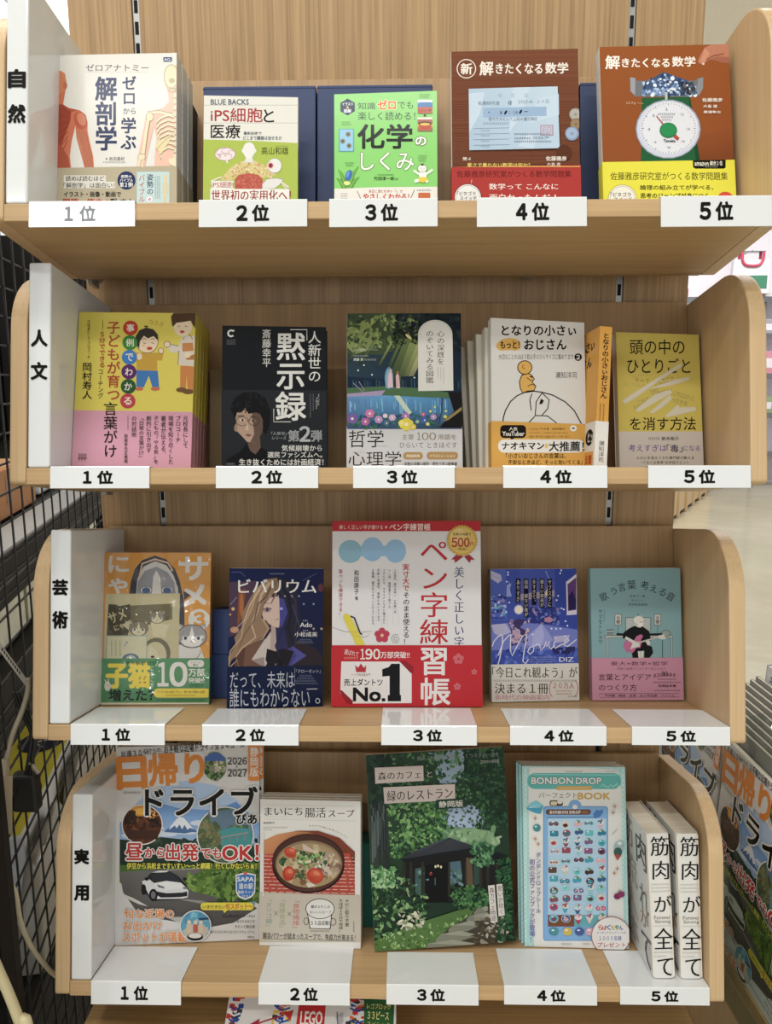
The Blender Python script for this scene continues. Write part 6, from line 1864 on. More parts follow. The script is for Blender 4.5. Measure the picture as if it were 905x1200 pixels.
def art_bonbon(A):
    A.r(60, 60, 800, 1250, '#bfe0dc')
    L = '#a4cfcc'
    for k in range(22): A.r(84 + 28.5 * k, 60, 98 + 28.5 * k, 1250, L)
    for k in range(38): A.p([(60, 96 + 28.5 * k), (800, 96 + 28.5 * k), (800, 110 + 28.5 * k), (60, 110 + 28.5 * k)], '#aed6d2')
    A.p([(128, 100), (460, 100), (640, 112), (668, 240), (668, 700), (690, 1180), (160, 1180), (130, 900), (122, 240)], '#dcdcd8')
    A.fine(340, 120, 440, 128, '#55605c', n=12); A.fine(574, 120, 640, 125, '#55605c', n=10)
    T, K, GO = '#5bb0a8', '#2a2c50', '#c9a24a'
    A.rr(116, 132, 664, 226, 44, T); A.p([(150, 138), (640, 142), (640, 146), (150, 142)], '#8fd0c6'); A.rr(286, 208, 496, 232, 6, '#c9a45a')
    A.t('BONBON', 140, 158, 382, 196, '#dcdcd8', b=.06, o=K, ow=.035); A.t('DROP', 400, 160, 548, 196, '#dcdcd8', b=.06, o=K, ow=.035)
    A.l([(548, 212), (560, 196), (572, 210), (590, 216), (606, 200), (616, 214), (634, 200), (640, 190), (646, 214), (660, 204)], 4, '#a8e0d4')
    A.t('パーフェクト', 182, 246, 406, 278, '#8a6a50'); A.t('BOOK', 412, 248, 600, 286, GO, b=.06)
    A.fine(306, 216, 476, 224, '#e0d0a8', n=18)
    # jewel
    A.p([(110, 342), (136, 306), (170, 292), (210, 322), (194, 372), (160, 366)], '#3fa0c0'); A.p([(136, 306), (170, 292), (210, 322), (120, 340)], '#7cc8d8'); A.fine(124, 326, 196, 336, '#d4e4e4', n=10)
    A.rr(246, 292, 324, 324, 12, '#3a302a'); A.rr(252, 298, 290, 320, 8, '#d8c8a8'); A.e(306, 300, 16, 14, '#dcd6cc')
    # sticker sheet
    A.e(394, 326, 38, 38, '#79a4d2'); A.rr(208, 326, 588, 1114, 18, '#6b9aca'); A.rr(214, 332, 582, 1108, 16, '#7dacd8'); A.e(394, 330, 15, 13, '#dcdcd8')
    A.rr(224, 344, 488, 376, 14, '#6f4a40'); A.t('BONBON DROP', 248, 352, 428, 370, '#d8d4cc', b=.06); A.fine(434, 356, 470, 366, '#c8906a', n=6)
    A.p([(500, 372), (520, 346), (540, 352), (556, 342), (560, 360), (540, 390), (510, 398)], '#4a78b4')
    A.l([(226, 392), (520, 390)], 4, '#44688c')
    A.rr(236, 398, 578, 1030, 6, '#a9cbe0')
    A.r(236, 962, 390, 1030, '#7a4a34'); A.r(390, 962, 560, 1030, '#62a8b4')
    cols = ['#3f9ab4', '#2f7a94', '#57b4bc', '#8a4a5a', '#4a3034', '#7a5c86', '#3a5c88', '#c9c0b4', '#d4a8b4', '#b03a5c', '#5a4a40', '#88c4c8']
    rnd = random.Random(12)
    for r_ in range(11):
        n = 5
        for c_ in range(n):
            x = 270 + 70 * c_ + rnd.uniform(-8, 8); y = 426 + 55 * r_ + rnd.uniform(-8, 8)
            k = rnd.choice(cols); k2 = rnd.choice(cols); t = rnd.randrange(5)
            A.n += A.STEP * .5
            if t == 0:
                A.rr(x - 28, y - 20, x + 28, y + 20, 6, '#c4d4dc'); A.rr(x - 25, y - 17, x + 25, y + 17, 5, k); A.rr(x - 14, y - 8, x + 6, y + 2, 4, k2)
            elif t == 1:
                for sx in (-1, 1): A.e(x + sx * 15, y, 18, 16, '#c4d4dc', 20 * sx, 12); A.e(x + sx * 15, y, 15, 13, k, 20 * sx, 12); A.e(x + sx * 16, y, 7, 6, k2, n=8)
                A.e(x, y, 6, 6, k2, n=8)
            elif t == 2:
                A.p([(x - 20, y - 6), (x + 20, y - 6), (x + 4, y + 28), (x - 4, y + 28)], k2); A.e(x, y - 12, 22, 17, '#d8d4d0', n=14); A.e(x - 4, y - 14, 14, 11, k, n=12); A.e(x + 8, y - 24, 6, 6, '#b03a5c', n=8)
            elif t == 3:
                A.e(x, y, 27, 24, '#c4d4dc', n=16); A.e(x, y, 24, 21, k, n=16); A.e(x, y + 4, 15, 11, k2, n=12); A.e(x - 6, y, 3, 3, '#2a2426', n=6); A.e(x + 6, y, 3, 3, '#2a2426', n=6)
            else:
                A.e(x - 10, y + 4, 15, 14, k, n=12); A.e(x + 12, y + 2, 14, 13, k, n=12); A.e(x, y - 12, 12, 9, '#5a8c5a', n=10)
            A.e(x - 8, y - 10, 6, 3.5, '#e4e8ea', -25, 8)
    for x, c in ((270, '#4a8c94'), (350, '#c9b04a'), (420, '#4a5c94'), (480, '#c4a0b0')): A.e(x, 1056, 28, 24, c, n=14); A.e(x - 6, 1048, 9, 5, '#e0e4e4', n=8)
    A.fine(316, 1124, 376, 1132, '#55605c', n=7); A.fine(440, 1124, 480, 1132, '#55605c', n=5)
    # loose stickers and sparkles
    A.e(170, 450, 22, 22, '#3f8a8c'); A.e(164, 442, 8, 6, '#a8d4d4')
    for x, y in ((160, 514), (626, 326), (640, 688), (160, 394), (616, 360), (624, 714), (178, 544)):
        A.p([(x, y - 18), (x + 3, y - 3), (x + 16, y), (x + 3, y + 3), (x, y + 18), (x - 3, y + 3), (x - 16, y), (x - 3, y - 3)], '#b88a6a')
    A.e(650, 560, 28, 36, '#9ab4b4', 20); A.e(644, 590, 24, 26, '#3a5a54'); A.p([(622, 604), (664, 610), (640, 640)], '#b0443a'); A.e(654, 540, 14, 10, '#d4e0e0')
    A.e(640, 850, 20, 18, '#7a2a54'); A.e(664, 838, 20, 18, '#8a3260'); A.l([(640, 836), (655, 812), (668, 826)], 4, '#4a6a44'); A.l([(610, 490), (628, 470), (640, 456)], 3, '#b0a08c')
    P = '#6a62a4'
    A.t('ボンボンドロップシール', 164, 592, 194, 950, P, v=1, b=.02); A.t('初の公式ファンブックが登場！', 126, 632, 160, 1120, P, v=1, b=.02)
    # round offer badge
    A.e(604, 1080, 116, 112, '#a05a6a', n=36); A.e(604, 1080, 112, 108, '#dcdad6', n=36)
    for k, ch in enumerate('らぱくちゃん'): A.t(ch, 530 + 24 * k, 1016 + (k % 2) * 4, 553 + 24 * k, 1046, ['#c0603a', '#b03a4c', '#3a6aa4', '#c9a03a', '#4a8c5a', '#6a4c94'][k], b=.06)
    A.t('ボンボンドロップシールを', 520, 1054, 690, 1068, '#4a5a8c'); A.t('1000名様', 534, 1080, 664, 1108, '#5f5aa0', b=.01); A.t('プレゼント！', 524, 1118, 704, 1146, '#b04a54', b=.02)


bk = book('bonbon', 'pale blue gingham sticker book with a sheet of glossy stickers, front copy', 'book', 'sticker books', '#bfe0dc', 'L', [(0, 1, '#4fa3a8')], art=art_bonbon, mat=GLOSS, name='sticker_book')
shifted(bk, -.0035, .0095, 'second copy from the front of the pale blue sticker book')
shifted(bk, -.0065, .019, 'rearmost copy of the pale blue sticker book')


# two thick white books standing with their spines forward
def muscle(x, roll, u, yaw, label):
    W, K = '#d9d8d3', '#1d1b19'
    w, dep, h = .0302, .128, .195
    m = tray_m(3) @ Matrix.Translation((x, u, .0226)) @ Matrix.Rotation(roll, 4, 'Y') @ Matrix.Rotation(yaw, 4, 'Z')
    r = tag(empty('book', mat=m), label, 'book', 'thick white books with black brush lettering')
    p = MB(); p.box(.0006, w - .0006, .0012, dep - .0015, .0015, h - .0022); p.build('pages', PAGES, r)
    c = MB()
    prof = rounded([(0, 0, .006), (w, 0, .006), (w, dep, 0), (w - .0006, dep, 0), (w - .0006, .0012, .003), (.0006, .0012, .003), (.0006, dep, 0), (0, dep, 0)])
    c.prism(prof, 'z', 0, h, ink(W))
    A = Art(w, h, (222, 245, 372, 245, 402, 1130, 262, 1130), -.0003)
    # artwork frame of the spine
    A.H = solve_h([(222, 245), (372, 245), (402, 1130), (265, 1130)], [(0, h), (w, h), (w, 0), (0, 0)])
    for ch, b_ in (('筋', (248, 266, 366, 392)), ('肉', (262, 426, 366, 544)), ('が', (272, 646, 380, 744)), ('全', (270, 842, 386, 964)), ('て', (290, 1018, 384, 1116))):
        A.t(ch, *b_, K, m=1, res=3, b=.004)
    for k in range(3): A.fine(250 + 2 * k, 570 + 22 * k, 376, 578 + 22 * k, '#a9a8a2', n=16)
    A.t('Forever', 272, 766, 374, 788, '#7a7460', m=1, b=.008); A.t('Strong', 276, 792, 374, 816, '#7a7460', m=1, b=.008); A.l([(264, 828), (382, 828)], 2, '#b0aea6')
    for k in range(2): A.fine(268, 978 + 22 * k, 388 - 40 * k, 986 + 22 * k, '#a9a8a2', n=14)
    # front cover at the left: large brush lettering, seen along its length
    B = Art(dep, h, (0, 0, 640, 0, 640, 1000, 0, 1000), -.0003, place=lambda a, b_, z: (b_, dep - a, z))
    for ch, b_, col in (('筋', (40, 30, 300, 250), '#8f8c84'), ('肉', (380, 60, 600, 300), K), ('流', (60, 300, 400, 520), '#a8a59c'), ('れ', (420, 420, 610, 600), '#6a675f'), ('が', (400, 590, 610, 720), '#a8784a'), ('人', (60, 560, 380, 760), '#b8b4a8'), ('体', (60, 760, 360, 960), '#b0aca2'), ('て', (420, 760, 620, 970), K)):
        B.t(ch, *b_, col, m=1, res=2, b=.01)
    for k in range(5): B.fine(566 + 14 * k, 800, 574 + 14 * k, 960, '#b8b6ae', v=1, n=14)
    C = Art(dep, h, (0, 0, 640, 0, 640, 1000, 0, 1000), -.0003, place=lambda a, b_, z: (w - b_, a, z))
    for M in (A.mb, B.mb, C.mb):
        o = len(c.v); c.v.extend(M.v); c.f.extend([[o + q for q in f] for f in M.f]); c.c.extend(M.c); c.mi.extend(M.mi)
    c.build('cover', GLOSS, r)
    return r


muscle(.3608, -.042, .0165, .0, 'left of the two thick white books standing spine forward at the lowest right end')
muscle(.3980, -.026, .0165, .0, 'right of the two thick white books standing spine forward beside the shelf side')


# ---------------------------------------------------------------- supports and stock behind the books
def prop_box(name, i, x0, x1, u0, u1, v1, col, label, cat, group=None, v0=.0205, mat=None, lid=None):
    r = tag(empty(name, mat=tray_m(i) @ Matrix.Translation((x0, u0, v0))), label, cat, group)
    m = MB(); m.box(0, x1 - x0, 0, u1 - u0, 0, v1 - v0)
    m.build('body', mat or paint('box_' + col[1:], col, .6, var=.05), r, .0012)
    m = MB(); m.box(-.0004, x1 - x0 + .0004, -.0004, u1 - u0 + .0004, v1 - v0 - .004 if lid is None else lid, v1 - v0 - .0028 if lid is None else lid + .001)
    m.build('fold_line', paint('fold_' + col[1:], col, .7, var=.02), r)
    return r


NAVY = '#2c3c63'
prop_box('box', 0, -.398, -.2615, .152, .194, .225, '#20242c', 'dark box behind the white anatomy textbooks', 'box', 'navy prop boxes')
prop_box('box', 0, -.243, -.0935, .152, .194, .238, NAVY, 'navy box behind the iPS cells paperback', 'box', 'navy prop boxes')
prop_box('box', 0, -.0915, .0605, .152, .194, .238, NAVY, 'navy box behind the green chemistry primer', 'box', 'navy prop boxes')
prop_box('box', 0, .1015, .2525, .152, .194, .238, NAVY, 'navy box behind the dark brown mathematics book', 'box', 'navy prop boxes')
prop_box('box', 0, .2545, .4055, .152, .194, .238, NAVY, 'navy box behind the orange brown mathematics book', 'box', 'navy prop boxes')
KR = '#7f6a4a'
prop_box('box', 1, -.2495, -.09, .160, .193, .171, KR, 'kraft box behind the black portrait paperback', 'box', 'kraft prop boxes')
prop_box('box', 1, -.035, .125, .160, .193, .168, '#6f674c', 'olive grey box behind the psychology picture guide', 'box', 'kraft prop boxes')
prop_box('box', 2, -.258, -.105, .148, .19, .084, '#2c4070', 'lower navy box behind the dark navy novel', 'box', 'navy boxes behind the novel')
prop_box('box', 2, -.256, -.107, .148, .19, .150, '#2c4070', 'upper navy box behind the dark navy novel', 'box', 'navy boxes behind the novel', v0=.0845)
prop_box('box', 3, -.044, .10, .145, .19, .148, '#1f6a5c', 'teal green box behind the forest cafe guide', 'box')

# ================================================================== left of the bay: wire grid, rack and stock
GX0, GY0, GX1, GY1 = -.4755, -.05, -.72, 1.17
gl = math.hypot(GX1 - GX0, GY1 - GY0)
gang = math.atan2(GY1 - GY0, GX1 - GX0)
grid = tag(empty('wire_grid_panel', mat=Matrix.Translation((GX0, GY0, Z_FLOOR)) @ Matrix.Rotation(gang, 4, 'Z')), 'black wire grid panel standing along the left side of the bay', 'grid panel')
mb = MB()
for k in range(1, 24):
    mb.box(k * .0548 - .0012, k * .0548 + .0012, -.0012, .0012, .02, 1.65)
z = .05
while z < 1.65:
    mb.box(0, gl, .0012, .0036, z - .0012, z + .0012); z += .039
mb.build('mesh_wires', BLACKM, grid)
mb = MB(); mb.box(-.012, .012, -.008, .008, 0, 1.67); mb.build('end_post', paint('dark_brown_post', '#150f0a', .7, 0, .2), grid, .002)

# dark steel rack behind the grid (frame of the rack: x along the grid, y to the left)
RK = Matrix.Translation((-.545, .0, Z_FLOOR)) @ Matrix.Rotation(gang, 4, 'Z')
rack = tag(empty('stock_rack', mat=RK), 'dark stock rack with grey edged decks behind the wire grid', 'rack')
DK = paint('rack_dark', '#15120f', .6, .0, .2, var=.1); GRY = paint('rack_grey_edge', '#9a9a98', .45)
for z, t, nm in ((1.165, .10, 'upper_deck'), (.955, .13, 'middle_deck'), (.405, .10, 'lower_deck')):
    mb = MB()
    mb.box(-.3, 3.0, .04, .75, z - t, z - .004)
    for q in range(3): mb.box(-.3, 3.0, .0385, .04, z - t + .015 + q * .03, z - t + .018 + q * .03, mi=1)
    mb.build(nm, [DK, BLACKM], rack)
    if z > 1:
        mb = MB(); mb.box(-.3, 3.0, .03, .10, z - .004, z); tag(mb.build('front_edge', GRY, rack), 'grey steel front edge')
mb = MB(); mb.box(-.3, 3.0, .76, .78, 0, 2.1); mb.box(3.0, 3.02, 0.03, .78, 0, 2.1)
mb.build('back_sheet', DK, rack)
for x in (-.3, 1.3, 2.98):
    mb = MB(); mb.box(x, x + .03, .72, .75, 0, 2.1); mb.build('rack_post', BLACKM, rack)


def crate(name, m, w, d, h, col, label, cat, group=None, top=None, flap=None, rough=.7):
    """closed carton: base origin at the near front corner"""
    r = tag(empty(name, mat=m), label, cat, group)
    b = MB(); b.box(0, w, 0, d, 0, h); b.build('body', paint('carton_' + col[1:], col, rough, var=.07), r, .003)
    if top:
        b = MB(); b.box(.008, w - .008, .008, d - .008, h, h + .0012); b.build('lid', paint('carton_lid_' + top[1:], top, .5), r)
    b = MB(); b.box(0, w, d / 2 - .022, d / 2 + .022, h + .0012, h + .002)
    b.box(w * .5 - .02, w * .5 + .02, -.0008, 0, h * .25, h * .8)
    b.build('tape', paint('tape_' + (flap or col)[1:], flap or col, .3), r)
    return r


crate('cardboard_box', RK @ Matrix.Translation((.50, .115, 1.166)), .40, .3, .10, '#b07c4e', 'orange brown cardboard box on the rack behind the wire grid', 'box', None, '#b8875a', '#8c5c34')
crate('cardboard_box', RK @ Matrix.Translation((.06, .115, 1.166)), .40, .3, .10, '#a8744a', 'tan cardboard box at the near end of the rack', 'box', None, '#b8875a', '#8c5c34')
# white appliance with a spiral-edged pad beside the carton
t = tag(empty('spiral_notebook', mat=RK @ Matrix.Translation((.99, .13, 1.166))), 'white spiral notebook lying beside the cardboard box', 'notebook')
mb = MB(); mb.box(0, .16, 0, .16, 0, .03); mb.build('pages', paint('notebook_white', '#dfe3e6', .3), t, .006)
mb = MB()
for k in range(12): mb.tube([(-.004 + .008 * math.cos(a), .012 + .012 * k, .015 + .018 * math.sin(a)) for a in [j * math.pi / 5 for j in range(11)]], .0014, 5)
mb.build('spiral_binding', BLACKM, t)
# yellow carton with dark ovals, pale cartons, grey plastic sacks on the lower decks
crate('carton', RK @ Matrix.Translation((.62, .075, .956)), .75, .36, .085, '#d9d8c4', 'pale cream carton on the middle deck of the rack', 'carton', 'pale cartons on the rack', '#e4e6d2', '#cfd3c0')
crate('carton', RK @ Matrix.Translation((.0, .075, .956)), .6, .36, .085, '#dcdcc8', 'near pale cream carton on the middle deck of the rack', 'carton', 'pale cartons on the rack', '#e4e6d2', '#cfd3c0')
crate('carton', RK @ Matrix.Translation((.98, .075, .406)), .42, .42, .235, '#c9d0bc', 'pale green carton on the lowest deck of the rack', 'carton', None, '#e2e8d6', '#d4dcc8')
t = crate('carton', RK @ Matrix.Translation((.43, .065, .406)), .53, .36, .19, '#d8d8d8', 'white edged yellow carton with dark ovals behind the wire grid', 'carton', None, '#d6c94a', '#d6c94a', .5)
mb = MB()
for x, y in ((.17, .06), (.40, .065)):
    mb.prism([(x + .055 * math.cos(a), y + .05 * math.sin(a)) for a in [k * math.pi / 12 for k in range(24)]], 'z', .1922, .1932)
mb.prism([(.47, .05), (.50, .07), (.49, .03)], 'z', .1922, .193)
tag(mb.build('printed_ovals', paint('print_navy', '#2a2c40', .5), t), 'dark printed ovals')
mb = MB()
for x, y in ((.17, .06), (.40, .065)):
    mb.tube([(x - .03, y - .01, .194), (x - .01, y + .02, .194), (x + .0, y - .01, .194), (x + .03, y + .01, .194)], .003, 5)
mb.build('printed_signs', paint('print_white', '#dcdcdc', .5), t)
# sacks: soft boxes
SACK = paint('grey_plastic_sack', '#8d887c', .35, var=.12, scale=8, coat=.2)


def sack(m, w, d, h, label, seed):
    rnd = random.Random(seed)
    nx, ny = 12, 6
    mb = MB()
    top = []
    vs, fs = [], []
    for b in range(ny + 1):
        for a in range(nx + 1):
            fx, fy = a / nx * 2 - 1, b / ny * 2 - 1
            e = (1 - fx ** 6) * (1 - fy ** 6)
            vs.append((w * (a / nx), d * (b / ny), h * (.25 + .75 * e) * (1 + rnd.uniform(-.07, .07))))
    for b in range(ny):
        for a in range(nx):
            k = b * (nx + 1) + a; fs.append((k, k + 1, k + nx + 2, k + nx + 1))
    n0 = len(vs)
    ringi = [a for a in range(nx + 1)] + [b * (nx + 1) + nx for b in range(1, ny + 1)] + [ny * (nx + 1) + a for a in range(nx - 1, -1, -1)] + [b * (nx + 1) for b in range(ny - 1, 0, -1)]
    for k in ringi: vs.append((vs[k][0], vs[k][1], 0))
    for j in range(len(ringi)):
        fs.append((ringi[j], n0 + j, n0 + (j + 1) % len(ringi), ringi[(j + 1) % len(ringi)]))
    mb.add(vs, fs)
    o = mb.build('plastic_sack', SACK, None, 0, True)
    o.matrix_world = m
    tag(o, label, 'sack', 'grey plastic sacks under the cartons')


for k, x in enumerate((.30, .64, .98)):
    sack(RK @ Matrix.Translation((x, .012, .406)) @ Matrix.Rotation(.0, 4, 'X'),   .33, .045, .185, ['grey plastic sack under the yellow carton', 'second grey plastic sack from the front on the rack', 'far grey plastic sack on the rack'][k], 30 + k)
mb = MB(); mb.box(-.3, 3.0, .008, .04, 0, .404); tag(mb.build('kick_sheet', DK, rack), 'dark sheet under the sacks')

# cables and plugs hanging in front of the grid
GC = paint('beige_cable', '#8c8270', .5); GP = paint('beige_plug', '#8f836e', .5); BLK = paint('black_rubber', '#0f0e0d', .6)


def curve_pts(P, n=8):
    out = []
    for k in range(len(P) - 1):
        a, b, c, d = [Vector(P[max(0, min(len(P) - 1, j))]) for j in (k - 1, k, k + 1, k + 2)]
        for j in range(n):
            t = j / n
            out.append(.5 * ((2 * b) + (c - a) * t + (2 * a - 5 * b + 4 * c - d) * t * t + (3 * b - a - 3 * c + d) * t ** 3))
    out.append(Vector(P[-1]))
    return out


t = tag(empty('power_cord', (-.47, .0, -.46)), 'beige power cord with plug and paper tag hanging at the left edge', 'cord')


def rel(P, o=(-.47, .0, -.46)): return [tuple(Vector(p) - Vector(o)) for p in P]


mb = MB(); mb.tube(curve_pts(rel([(-.4705, .043, -.388), (-.4705, .04, -.405), (-.475, .03, -.428), (-.482, .012, -.455), (-.4865, .0, -.485)])), .0035, 8); mb.build('cable', GC, t, 0, True)
mb = MB(); mb.tube(rel([(-.487, .0, -.48), (-.488, -.005, -.50)]), [.005, .008], 10); mb.tube(rel([(-.488, -.005, -.50), (-.489, -.012, -.53), (-.489, -.015, -.575)]), [.0115, .0125, .0105], 4)
mb.build('plug', GP, t, .001)
mb = MB()
a, b = Vector((-.482, .0, -.325)) - Vector((-.47, 0, -.46)), Vector((-.4715, .04, -.392)) - Vector((-.47, 0, -.46))
mb.add([tuple(a + Vector((0, 0, .006))), tuple(b + Vector((0, 0, .006))), tuple(b - Vector((0, 0, .007))), tuple(a - Vector((0, 0, .007)))], [(0, 1, 2, 3)])
A_ = [tuple(v) for v in mb.v]
mb.add([(x, y - .0006, z) for x, y, z in A_], [(3, 2, 1, 0)])
tag(mb.build('paper_tag', paint('cable_tag', '#b4b2ac', .4), t), 'grey printed cable tag')
mb = MB()
for k in range(9):
    f = .15 + .075 * k
    c = a + (b - a) * f
    mb.add([(c.x, c.y - .0012, c.z + .0025), (c.x + .0012, c.y - .0002, c.z + .0018), (c.x + .0012, c.y - .0002, c.z - .0022), (c.x, c.y - .0012, c.z - .0018)], [(0, 1, 2, 3)])
mb.build('tag_print', BLK, t)
t = tag(empty('black_cable', (-.49, .02, -.5)), 'black cable bundle with a black plug behind the beige plug', 'cable')
mb = MB()
for d in (0, .005):
    mb.tube(curve_pts([(-.005 + d, .03, .09), (.004 + d, .03, .06), (.014 + d, .03, .03), (.013 + d, .02, .0), (.005 + d, .02, -.03)]), .0028, 6)
mb.build('cable', BLK, t, 0, True)
mb = MB(); mb.box(-.012, .022, .012, .032, -.075, -.022); mb.build('plug_block', BLK, t, .004)
mb = MB(); mb.tube([(.014, .02, -.005), (.026, .018, -.02)], .003, 6); mb.build('cable_tie', GP, t)
t = tag(empty('white_cable', (-.50, .02, -.7)), 'pale thin cable curving down behind the lowest shelf', 'cable')
mb = MB(); mb.tube(curve_pts([(.006, -.045, .085), (.012, -.04, .067), (.021, -.04, .043), (.0185, -.03, -.004), (.018, -.01, -.056), (.022, .01, -.099), (.026, .04, -.147), (.03, .10, -.20)]), .0034, 8); mb.build('cord', paint('pale_cable', '#bcb39c', .5), t, 0, True)
t = tag(empty('thick_cord', (-.455, -.1, -.75)), 'thick cream cord at the lower left corner', 'cord')
mb = MB(); mb.tube(curve_pts([(-.012, -.02, .12), (.004, -.02, .066), (.013, -.02, .036), (.023, -.02, -.004), (.034, -.02, -.06), (.036, -.01, -.69)]), .0062, 10); mb.build('cord', paint('cream_cable', '#c4b993', .5), t, 0, True)

# ================================================================== below: box with studded toy bricks on the base cabinet
t = tag(empty('toy_magazine', mat=Matrix.Translation((-.226, -.075, -.9395)) @ Matrix.Rotation(math.radians(-62), 4, 'X')), 'toy brick book with a red logo square leaning under the lowest shelf', 'book')
w_, h_ = .238, .150
mb = MB(); mb.box(.001, w_ - .001, .0012, .013, .001, h_ - .001); mb.build('pages', PAGES, t)
A = Art(w_, h_, (0, 0, 752, 0, 752, 474, 0, 474))
A.mb.box(0, w_, 0, .001, 0, h_, ink('#d2cfca')); A.mb.box(0, w_, .0132, .0142, 0, h_, ink('#d2cfca')); A.mb.box(-.0004, .001, 0, .0142, 0, h_, ink('#c4c0ba'))
A.r(0, 0, 760, 480, '#d2cfca')
cols = ['#b8322c', '#d8b03a', '#2c4a94', '#c9622c', '#3a3a3e', '#d8d6d0']
rnd = random.Random(3)
for x0, x1 in ((6, 60), (210, 280), (540, 612)):
    for k in range(40):
        A.n += A.STEP * .8
        x, y = rnd.uniform(x0, x1), rnd.uniform(0, 150)
        A.rr(x - 12, y - 9, x + 12, y + 9, 4, rnd.choice(cols))
    for k in range(6): A.l([(x0 + 6, 6 + 24 * k), ((x0 + x1) / 2, 18 + 24 * k), (x1, 8 + 24 * k)], 7, cols[k % 2 and 5 or 2])
A.l([(70, 150), (170, 110), (256, 86)], 6, '#a0283a'); A.p([(110, 122), (150, 100), (146, 138)], '#a0283a'); A.p([(250, 76), (296, 64), (286, 108)], '#b8322c')
A.p([(318, 30), (438, 34), (436, 152), (312, 148)], '#b8262a'); A.t('LEGO', 330, 70, 426, 122, '#e0dcd4', b=.07)
A.p([(484, 90), (516, 70), (520, 110), (500, 126)], '#a9a6a8'); A.l([(490, 70), (500, 150)], 5, '#6a5a8c')
A.p([(608, 16), (744, 22), (740, 150), (612, 138)], '#2c5a34'); A.t('レゴブロック', 622, 36, 728, 58, '#d4c46a', rot=2, b=.02); A.t('33ピース', 626, 66, 720, 98, '#d8cc7c', rot=2, b=.03); A.t('スペシャル', 624, 108, 728, 130, '#d4c46a', rot=2)
A.mb.build('cover', GLOSS, t)
t = tag(empty('closed_box', (-.215, -.045, -.9395)), 'low oak coloured box propping the toy brick book', 'box')
mb = MB(); mb.prism([(-.012, 0), (.115, 0), (.115, .055)], 'x', 0, .21); mb.build('body', W_BOARD, t)

# ================================================================== right of the bay: magazine rack
md = Vector((-.05, 1, 0)).normalized()   # from the near end to the far end
MRM = Matrix.Translation((.518, .245, Z_FLOOR)) @ Matrix.Rotation(math.atan2(-md.y, -md.x), 4, 'Z')
# local frame: x from the far end towards the near end, y away from the viewer of the magazines
rackm = tag(empty('magazine_rack', mat=MRM), 'acrylic fronted magazine rack beside the right end of the bay', 'rack')
ACR = bpy.data.materials.new('clear_acrylic'); ACR.use_nodes = True
_n, _l = ACR.node_tree.nodes, ACR.node_tree.links
_g = _n.new('ShaderNodeBsdfGlossy'); _g.inputs['Roughness'].default_value = 0.05
_t = _n.new('ShaderNodeBsdfTransparent'); _t.inputs[0].default_value = (.86, .9, .88, 1); _mx = _n.new('ShaderNodeMixShader')
_mx.inputs[0].default_value = .06
_l.new(_t.outputs[0], _mx.inputs[1]); _l.new(_g.outputs[0], _mx.inputs[2]); _l.new(_mx.outputs[0], _n['Material Output'].inputs['Surface'])
zb = .560
mb = MB(); mb.box(-.5, .30, .0, .135, zb - .02, zb - .001); mb.build('tray_floor', W_BOARD, rackm)
mb = MB(); mb.box(-.5, .30, .135, .15, 0, zb + .30); mb.build('rack_back', W_SIDE, rackm)
mb = MB(); mb.box(-.5, .30, -.012, -.009, zb - .045, zb + .165); mb.box(-.5, .30, -.012, .014, zb - .048, zb - .045); tag(mb.build('acrylic_front', ACR, rackm), 'clear acrylic front')
mb = MB(); mb.box(-.5, .30, .02, .09, 0, .04); mb.box(-.48, -.44, .02, .09, .04, zb - .02); mb.box(.25, .29, .02, .09, .04, zb - .02); mb.build('rack_foot', W_BOARD, rackm)
for k, (x, lab) in enumerate(((.0, 'driving magazine in the acrylic rack right of the bay, nearest copy'), (-.245, 'driving magazine in the acrylic rack right of the bay, half hidden far copy'))):
    c = copy_tree(DRIVE)
    c.matrix_world = MRM @ Matrix.Translation((x, .004, zb)) @ Matrix.Rotation(math.radians(-2.5), 4, 'X') @ Matrix.Scale(1.12, 4)
    c['label'] = lab; c['group'] = 'driving magazines in the rack on the right'
# thin magazines standing higher behind, with their top edges showing
cols = [('#6f7274', 'grey'), ('#55534f', 'dark grey'), ('#7c7a76', 'light grey'), ('#4e4438', 'brown'), ('#3c3831', 'taupe'), ('#5c5a58', 'mid grey'), ('#6a6c70', 'blue grey'), ('#48443c', 'dark brown'), ('#77797c', 'silver grey')]
GPG = paint('grey_page_edges', '#8c8a84', .7, var=.15, scale=300)
for k, (c, nm) in enumerate(cols):
    m = MRM @ Matrix.Translation((-.09 + .004 * k, .016 + .0068 * k, zb)) @ Matrix.Rotation(math.radians(-2.5), 4, 'X')
    o = plain_book('magazine', '%s magazine behind the driving magazine in the right hand rack, %s from the front' % (nm, (ORD + ['sixth', 'seventh', 'eighth', 'last'])[k]), 'magazine', 'magazines behind the driving magazine in the rack', m, .235, .0055, .345 + .0072 * k, c, c)
    o.children[0].data = o.children[0].data.copy(); o.children[0].data.materials[0] = GPG
t = tag(empty('magazine', mat=MRM @ Matrix.Translation((-.05, .082, zb)) @ Matrix.Rotation(math.radians(-2.5), 4, 'X')), 'white magazine with a navy edge at the back of the right hand rack', 'magazine')
mb = MB(); mb.box(.001, .209, .0006, .0115, .001, .424); mb.build('pages', PAGES, t)
A = Art(.21, .425, (0, 0, 210, 0, 210, 400, 0, 400))
A.mb.box(0, .21, 0, .0006, 0, .425, ink('#d8dadc')); A.mb.box(0, .21, .0115, .012, 0, .425, ink('#d8dadc')); A.mb.box(-.0004, .0006, 0, .012, 0, .425, ink('#2a3470'))
A.r(0, 90, 210, 400, '#2a3470')
for k in range(4): A.fine(14, 14 + 16 * k, 150, 22 + 16 * k, '#4a4f66', n=14)
A.mb.build('cover', GLOSS, t)
